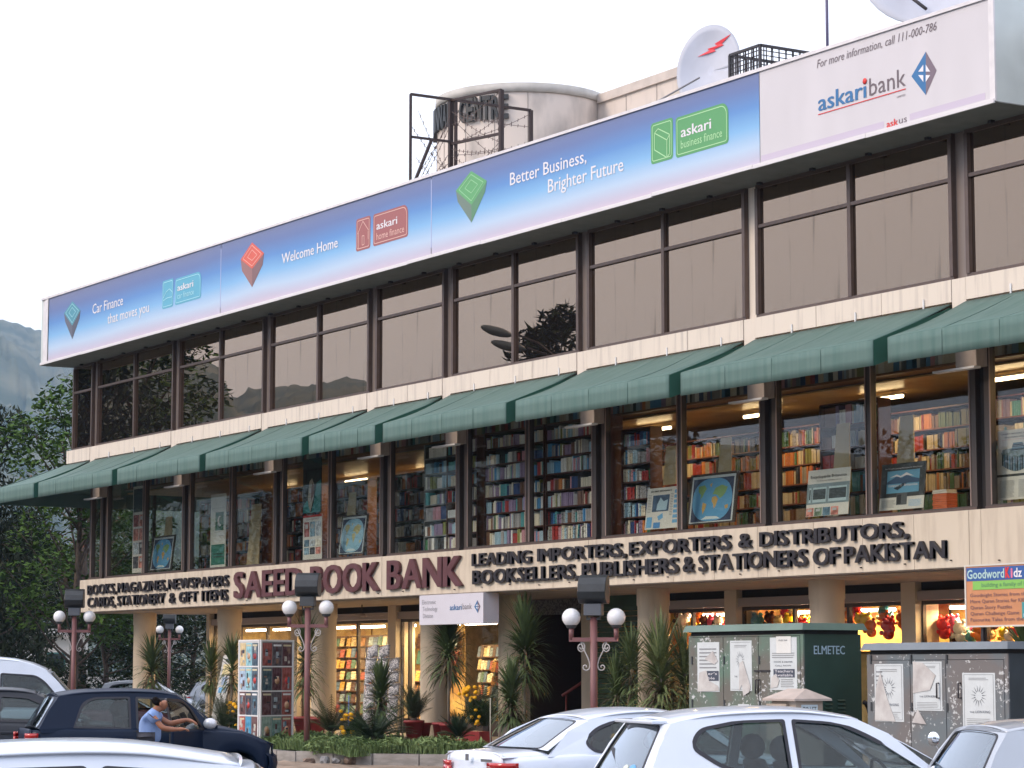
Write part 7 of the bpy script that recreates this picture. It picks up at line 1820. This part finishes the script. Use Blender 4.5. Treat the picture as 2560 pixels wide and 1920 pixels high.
# ================================================================== display stands under the arcade
hp = atd(649, 1677, 54.5)
MAGM = [flat('magbit_%d' % i, c, var=.4, scale=14) for i, c in enumerate((sr(170, 185, 195), sr(60, 75, 95), sr(150, 120, 105), sr(95, 60, 60), sr(205, 200, 190), sr(100, 140, 160), sr(45, 45, 52)))]
def stand_panel(name, label, org, ang, W, H, z0, nx, ny, seed, base_m, dark=False):
    t = thing(name, label, 'poster stand', (org[0], org[1], z0), ang, 'magazine poster stand by the second column'); rr = random.Random(seed)
    MB().box(0, W, .0, .03, 0, H).build('board', base_m, t, world=False)
    f = MB(); f.box(0, .04, -.02, .0, 0, H); f.box(W - .04, W, -.02, 0, 0, H); f.box(.04, W - .04, -.02, 0, H - .04, H); f.build('frame', WHITE, t, world=False)
    cols = [sr(60, 130, 165), sr(150, 170, 190), sr(150, 70, 62), sr(60, 80, 95), sr(200, 200, 205), sr(90, 60, 60), sr(130, 175, 185), sr(50, 55, 70), sr(190, 170, 130)] if not dark else [sr(90, 120, 115), sr(130, 62, 56), sr(70, 62, 68), sr(45, 70, 80), sr(70, 35, 45), sr(60, 95, 120), sr(40, 60, 105), sr(120, 140, 130)]
    for i in range(nx):
        for j in range(ny):
            a, b = .06 + (W - .12) * i / nx + .015, .06 + (W - .12) * (i + 1) / nx - .015; c, d = .05 + (H - .1) * j / ny + .02, .05 + (H - .1) * (j + 1) / ny - .02; k = rr.randrange(len(cols)); C_ = cols[k]
            m = mat('cover_%d_%d' % (dark, k), C_, .35, color2=tuple(min(1, v * 1.5 + .06) for v in C_), scale=4, detail=6, contrast=(.40, .62), coords='Generated')
            p = MB().box(a, b, -.012, -.001, c, d).build('magazine_cover', m, t, world=False)
            if rr.random() < .6: MB().box(a + .02, b - .02, -.0145, -.0125, d - .07, d - .03).build('title_band', flat('title_%d' % rr.randrange(3), [sr(225, 225, 225), sr(150, 160, 175), sr(205, 195, 165)][rr.randrange(3)]), p, world=False)
            for q_ in range(4):
                u_, v_ = rr.uniform(.08, .6), rr.uniform(.05, .6); wu, wv = rr.uniform(.15, .38), rr.uniform(.06, .3)
                MB().box(a + (b - a) * u_, a + (b - a) * min(.93, u_ + wu), -.0135 - q_ * .0006, -.0122, c + (d - c) * v_, c + (d - c) * min(.86, v_ + wv)).build('picture', flat('bit_%d' % rr.randrange(7), [sr(170, 185, 195), sr(60, 75, 95), sr(150, 120, 105), sr(95, 60, 60), sr(205, 200, 190), sr(100, 140, 160), sr(45, 45, 52)][rr.randrange(7)]) if False else MAGM[rr.randrange(7)], p, world=False)
            if rr.random() < .35: MB().tube([((a + b) / 2, -.013, c + (d - c) * .42), ((a + b) / 2, -.015, c + (d - c) * .42)], (b - a) * .26, 12).build('picture', flat('pic_%d' % rr.randrange(4), [sr(200, 160, 130), sr(190, 60, 55), sr(40, 45, 60), sr(180, 195, 205)][rr.randrange(4)]), p, world=False)
    f = MB()
    for j in range(1, ny): z = .05 + (H - .1) * j / ny; f.box(.04, W - .04, -.016, -.0, z - .012, z + .012)
    f.build('cross_bar', WHITE, t, world=False)
    for x in (.03, W - .05): MB().box(x, x + .04, .0, .03, -z0 + FLOOR - .0 if False else -.18, 0).build('foot', STEEL, t, world=False)
    return t
stand_panel('poster_stand', 'white board of magazine covers, left wing of the stand by the second column', (hp.x - 1.02, hp.y), 0, 1.02, 2.2, .22, 3, 4, 21, WHITE)
stand_panel('poster_stand', 'grey board of dark magazine covers, right wing of the stand by the second column', (hp.x + .02, hp.y), radians(114), 1.12, 2.2, .22, 3, 4, 9, mat('grey_board', (.30, .31, .31), .6), dark=True).scale = (1, 1, 1)
nb = thing('notice_board', 'tall white notice board leaning back among the plants left of the poster stand', 'notice board', (*wxy(520, .4, 1740), .1), 0)
m = MB(); m.prism(roundpoly([(0, 0), (.62, 0), (.62, 2.05), (0, 2.05)], .06), lambda u, v, d: (u + v * .10, v * .16 + d, v), 0, .03); m.build('board', flat('board_white', sr(200, 200, 196), var=.1, scale=3), nb, world=False, fix=True)
def nbr(u0, v0, u1, v1, m_, n_='print'): q = MB(); q.prism([(u0, v0), (u1, v0), (u1, v1), (u0, v1)], lambda u, v, d: (u + v * .10, v * .16 - d, v), .002, .004); q.build(n_, m_, nb, world=False, fix=True)
nbr(.2, 1.88, .58, 1.96, INK); nbr(.12, 1.55, .55, 1.82, flat('pale_yellow', sr(215, 200, 150))); nbr(.18, 1.3, .5, 1.5, flat('soft_blue', sr(150, 170, 195))); nbr(.1, 1.1, .34, 1.24, PB); nbr(.40, 1.1, .56, 1.24, flat('slate', sr(130, 150, 160)))
# newspaper rack: stepped wire tiers of folded papers
nr_ = thing('newspaper_rack', 'stepped rack of folded newspapers standing right of the third column', 'rack', (*wxy(955, .9, 1700), FLOOR), radians(52))
NEWSP = mat('newsprint', sr(212, 208, 206), .8, color2=sr(120, 118, 122), scale=38, detail=3, contrast=(.42, .56)); m = MB()
for x in (-.42, .42): m.tube([(x, .35, 0), (x, .35, 2.05)], .015, 6); m.tube([(x, -.2, 0), (x, .35, 1.9)], .012, 6)
m.build('frame', RIM, nr_, world=False); rr = random.Random(4)
for k in range(6):
    z, y = .35 + k * .29, -.18 + k * .085
    for i in range(3 if k < 5 else 2):
        x = -.40 + i * .27 + rr.uniform(-.02, .02); fan = MB(); fan.smooth = True
        fan.grid([[(x + .25 * u / 4, y - .06 * sin(pi * v / 4) + .10 * v / 4, z + .27 * v / 4 - .03 * cos(u)) for u in range(5)] for v in range(5)]); fan.build('newspaper', NEWSP, nr_, world=False, solid=.015)
        MB().tube([(x, y - .02, z), (x + .12, y - .10, z - .03), (x + .25, y - .02, z)], .02, 6).build('paper_fold', NEWSP, nr_, world=False)
    MB().tube([(-.43, y - .05, z - .02), (.43, y - .05, z - .02)], .007, 5).build('tier_wire', RIM, nr_, world=False)
cf = thing('ceiling_fan', 'small ceiling fan hanging under the arcade soffit near the third column', 'fan', (*wxy(905, 2.4, 1515), 3.05))
MB().tube([(0, 0, .32), (0, 0, .05)], .015, 8).build('rod', STEEL, cf, world=False); MB().lathe([(.01, 0), (.10, .0), (.11, .05), (.06, .09), (.01, .1)], (0, 0, 0), 16).build('motor', DULL, cf, world=False)
for k in range(3):
    a = k * 2 * pi / 3 + .4; MB().bar((.1 * cos(a), .1 * sin(a), .04), (.62 * cos(a), .62 * sin(a), .04), .13, .008).build('blade', DULL, cf, world=False)

# ================================================================== the man leaning into the dark hatchback
def skin_mesh(name, joints, edges, m, parent, root=0, sub=2):
    """joints: (x, y, z, radius) grown with a Skin modifier"""
    me = bpy.data.meshes.new(name); me.from_pydata([j[:3] for j in joints], edges, []); me.materials.append(m)
    o = link(name, me, None, parent); sk_ = o.modifiers.new('skin', 'SKIN'); sk_.use_smooth_shade = True
    if not me.skin_vertices: 
        bm = bmesh.new(); bm.from_mesh(me); bm.verts.layers.skin.verify(); bm.to_mesh(me); bm.free()
    for i, j in enumerate(joints):
        r = j[3] if isinstance(j[3], tuple) else (j[3], j[3]); me.skin_vertices[0].data[i].radius = r; me.skin_vertices[0].data[i].use_root = (i == root)
    sb = o.modifiers.new('sub', 'SUBSURF'); sb.levels = sub; sb.render_levels = sub
    return o
SKINM = mat('brown_skin', sr(150, 98, 72), .5, var=.08, scale=8); SHIRT = mat('light_blue_shirt', sr(135, 160, 205), .85, color2=sr(112, 138, 188), scale=9, stretch=(1, 1, .4), bump=.25, bscale=9); TROU = mat('dark_trousers', (.03, .032, .045), .8); HAIRM = mat('black_hair', (.008, .006, .006), .95, spec=.05)
mp_ = atd(378, 1780, 33.3); gz = ground_z(mp_.x, mp_.y)
mn = thing('person', 'man in a light blue shirt bending into the open door of the dark hatchback', 'person', (mp_.x, mp_.y, gz), vd + radians(6))
J = [(-.01, 0, .86, .07), (-.015, 0, .98, .075), (-.01, 0, 1.06, .08), (.02, 0, 1.13, .06), (.075, 0, 1.195, .050), (.115, 0, 1.215, .060), (.145, 0, 1.255, .086), (.125, 0, 1.305, .080),
     (.03, -.16, 1.10, .040), (.16, -.22, .95, .040), (.29, -.19, .935, .033), (.35, -.17, .935, .024),
     (.05, .16, 1.11, .040), (.24, .17, 1.00, .040), (.40, .12, 1.04, .033), (.46, .10, 1.055, .024),
     (-.01, -.08, .78, .065), (.03, -.11, .45, .065), (-.02, -.12, .09, .045), (.12, -.12, .04, .038),
     (-.01, .08, .78, .065), (.05, .10, .46, .065), (.0, .11, .09, .045), (.15, .11, .04, .038),
     (.213, 0, 1.250, .020), (.193, 0, 1.205, .043)]
Eg = [(0, 1), (1, 2), (2, 3), (3, 4), (4, 5), (5, 6), (6, 7), (3, 8), (8, 9), (9, 10), (10, 11), (3, 12), (12, 13), (13, 14), (14, 15), (0, 16), (16, 17), (17, 18), (18, 19), (0, 20), (20, 21), (21, 22), (22, 23), (6, 24), (5, 25)]
for hand, d in ((11, Vector((1, .25, .05)).normalized()), (15, Vector((1, -.2, -.25)).normalized())):
    c = Vector(J[hand][:3]); sv = d.cross(Vector((0, 0, 1))).normalized(); up_ = sv.cross(d).normalized()
    J.append((*(c + d * .055), .030)); palm = len(J) - 1; Eg.append((hand, palm)); pc = Vector(J[palm][:3])
    for k, (off, l) in enumerate(((-.03, .062), (-.01, .072), (.01, .068), (.03, .052))):
        b = len(J); J.append((*(pc + d * .035 + sv * off), .011)); J.append((*(pc + d * (.035 + l * .6) + sv * off * 1.1 - up_ * .012), .009)); J.append((*(pc + d * (.03 + l) + sv * off * 1.1 - up_ * .035), .0075)); Eg += [(palm, b), (b, b + 1), (b + 1, b + 2)]
    b = len(J); J.append((*(pc + sv * -.045 + d * .0), .012)); J.append((*(pc + sv * -.062 + d * .04 - up_ * .01), .0095)); Eg += [(palm, b), (b, b + 1)]
skin_mesh('body', J, Eg, SKINM, mn)
SJ = [(.0, 0, .72, (.135, .15)), (-.01, 0, .88, (.14, .155)), (-.015, 0, 1.02, (.145, .165)), (.015, 0, 1.125, (.11, .135)), (.06, 0, 1.175, .066), (.02, -.16, 1.105, .076), (.09, -.20, 1.025, .066), (.05, .16, 1.12, .076), (.14, .18, 1.06, .064)]
skin_mesh('shirt', SJ, [(0, 1), (1, 2), (2, 3), (3, 4), (3, 5), (5, 6), (3, 7), (7, 8)], SHIRT, mn)
skin_mesh('trousers', [(-.01, 0, .76, (.13, .14)), (-.05, -.10, .76, .112), (.0, -.11, .45, .082), (-.05, -.12, .12, .068), (-.05, .10, .76, .112), (.03, .10, .46, .082), (-.02, .11, .12, .068)], [(0, 1), (1, 2), (2, 3), (0, 4), (4, 5), (5, 6)], TROU, mn)
skin_mesh('hair', [(.115, 0, 1.325, (.092, .092)), (.075, 0, 1.285, (.094, .094)), (.058, 0, 1.24, (.072, .076))], [(0, 1), (1, 2)], HAIRM, mn)
for s in (-1, 1):
    q = MB().ball((0, 0, 0), .5, 10).build('ear', SKINM, mn, world=False); q.location = (.125, s * .084, 1.262); q.scale = (.035, .018, .06)
    q = MB().ball((0, 0, 0), .5, 10).build('eye', mat('eye_dark', (.02, .015, .01), .3), mn, world=False); q.location = (.212, s * .032, 1.276); q.scale = (.018, .026, .014)
    q = MB().box(-.5, .5, -.5, .5, -.5, .5).build('eyebrow', HAIRM, mn, world=False); q.location = (.215, s * .034, 1.296); q.scale = (.012, .04, .008)
    q = MB().ball((0, 0, 0), .5, 12).build('shoe', mat('black_shoe', (.015, .015, .015), .4), mn, world=False); q.location = (.02 if s < 0 else .05, s * .115, .045); q.scale = (.30, .11, .10)
q = MB().box(-.5, .5, -.5, .5, -.5, .5).build('mouth', mat('lip', sr(120, 65, 55), .5), mn, world=False, bevel=.1); q.location = (.226, 0, 1.212); q.scale = (.012, .045, .010)
q = MB().box(-.5, .5, -.5, .5, -.5, .5).build('moustache', HAIRM, mn, world=False, bevel=.1); q.location = (.230, 0, 1.226); q.scale = (.012, .06, .012)

# ================================================================== haze
hz = MB().box(-3900, 3900, -3900, 3900, -1.2, 480).build('haze', None, kind='stuff') if False else None
hm_ = bpy.data.materials.new('haze_air'); hm_.use_nodes = True; n = hm_.node_tree.nodes; n.clear(); ho = n.new('ShaderNodeOutputMaterial'); hv = n.new('ShaderNodeVolumePrincipled')
hv.inputs['Color'].default_value = (.40, .66, 1.0, 1); hv.inputs['Density'].default_value = .00014; hv.inputs['Anisotropy'].default_value = .0
hm_.node_tree.links.new(hv.outputs[0], ho.inputs['Volume'])
hz = MB().box(-3900, 3900, -3900, 3900, -1.2, 480).build('haze', hm_, kind='stuff'); hz.visible_shadow = True
SC.cycles.volume_bounces = 0
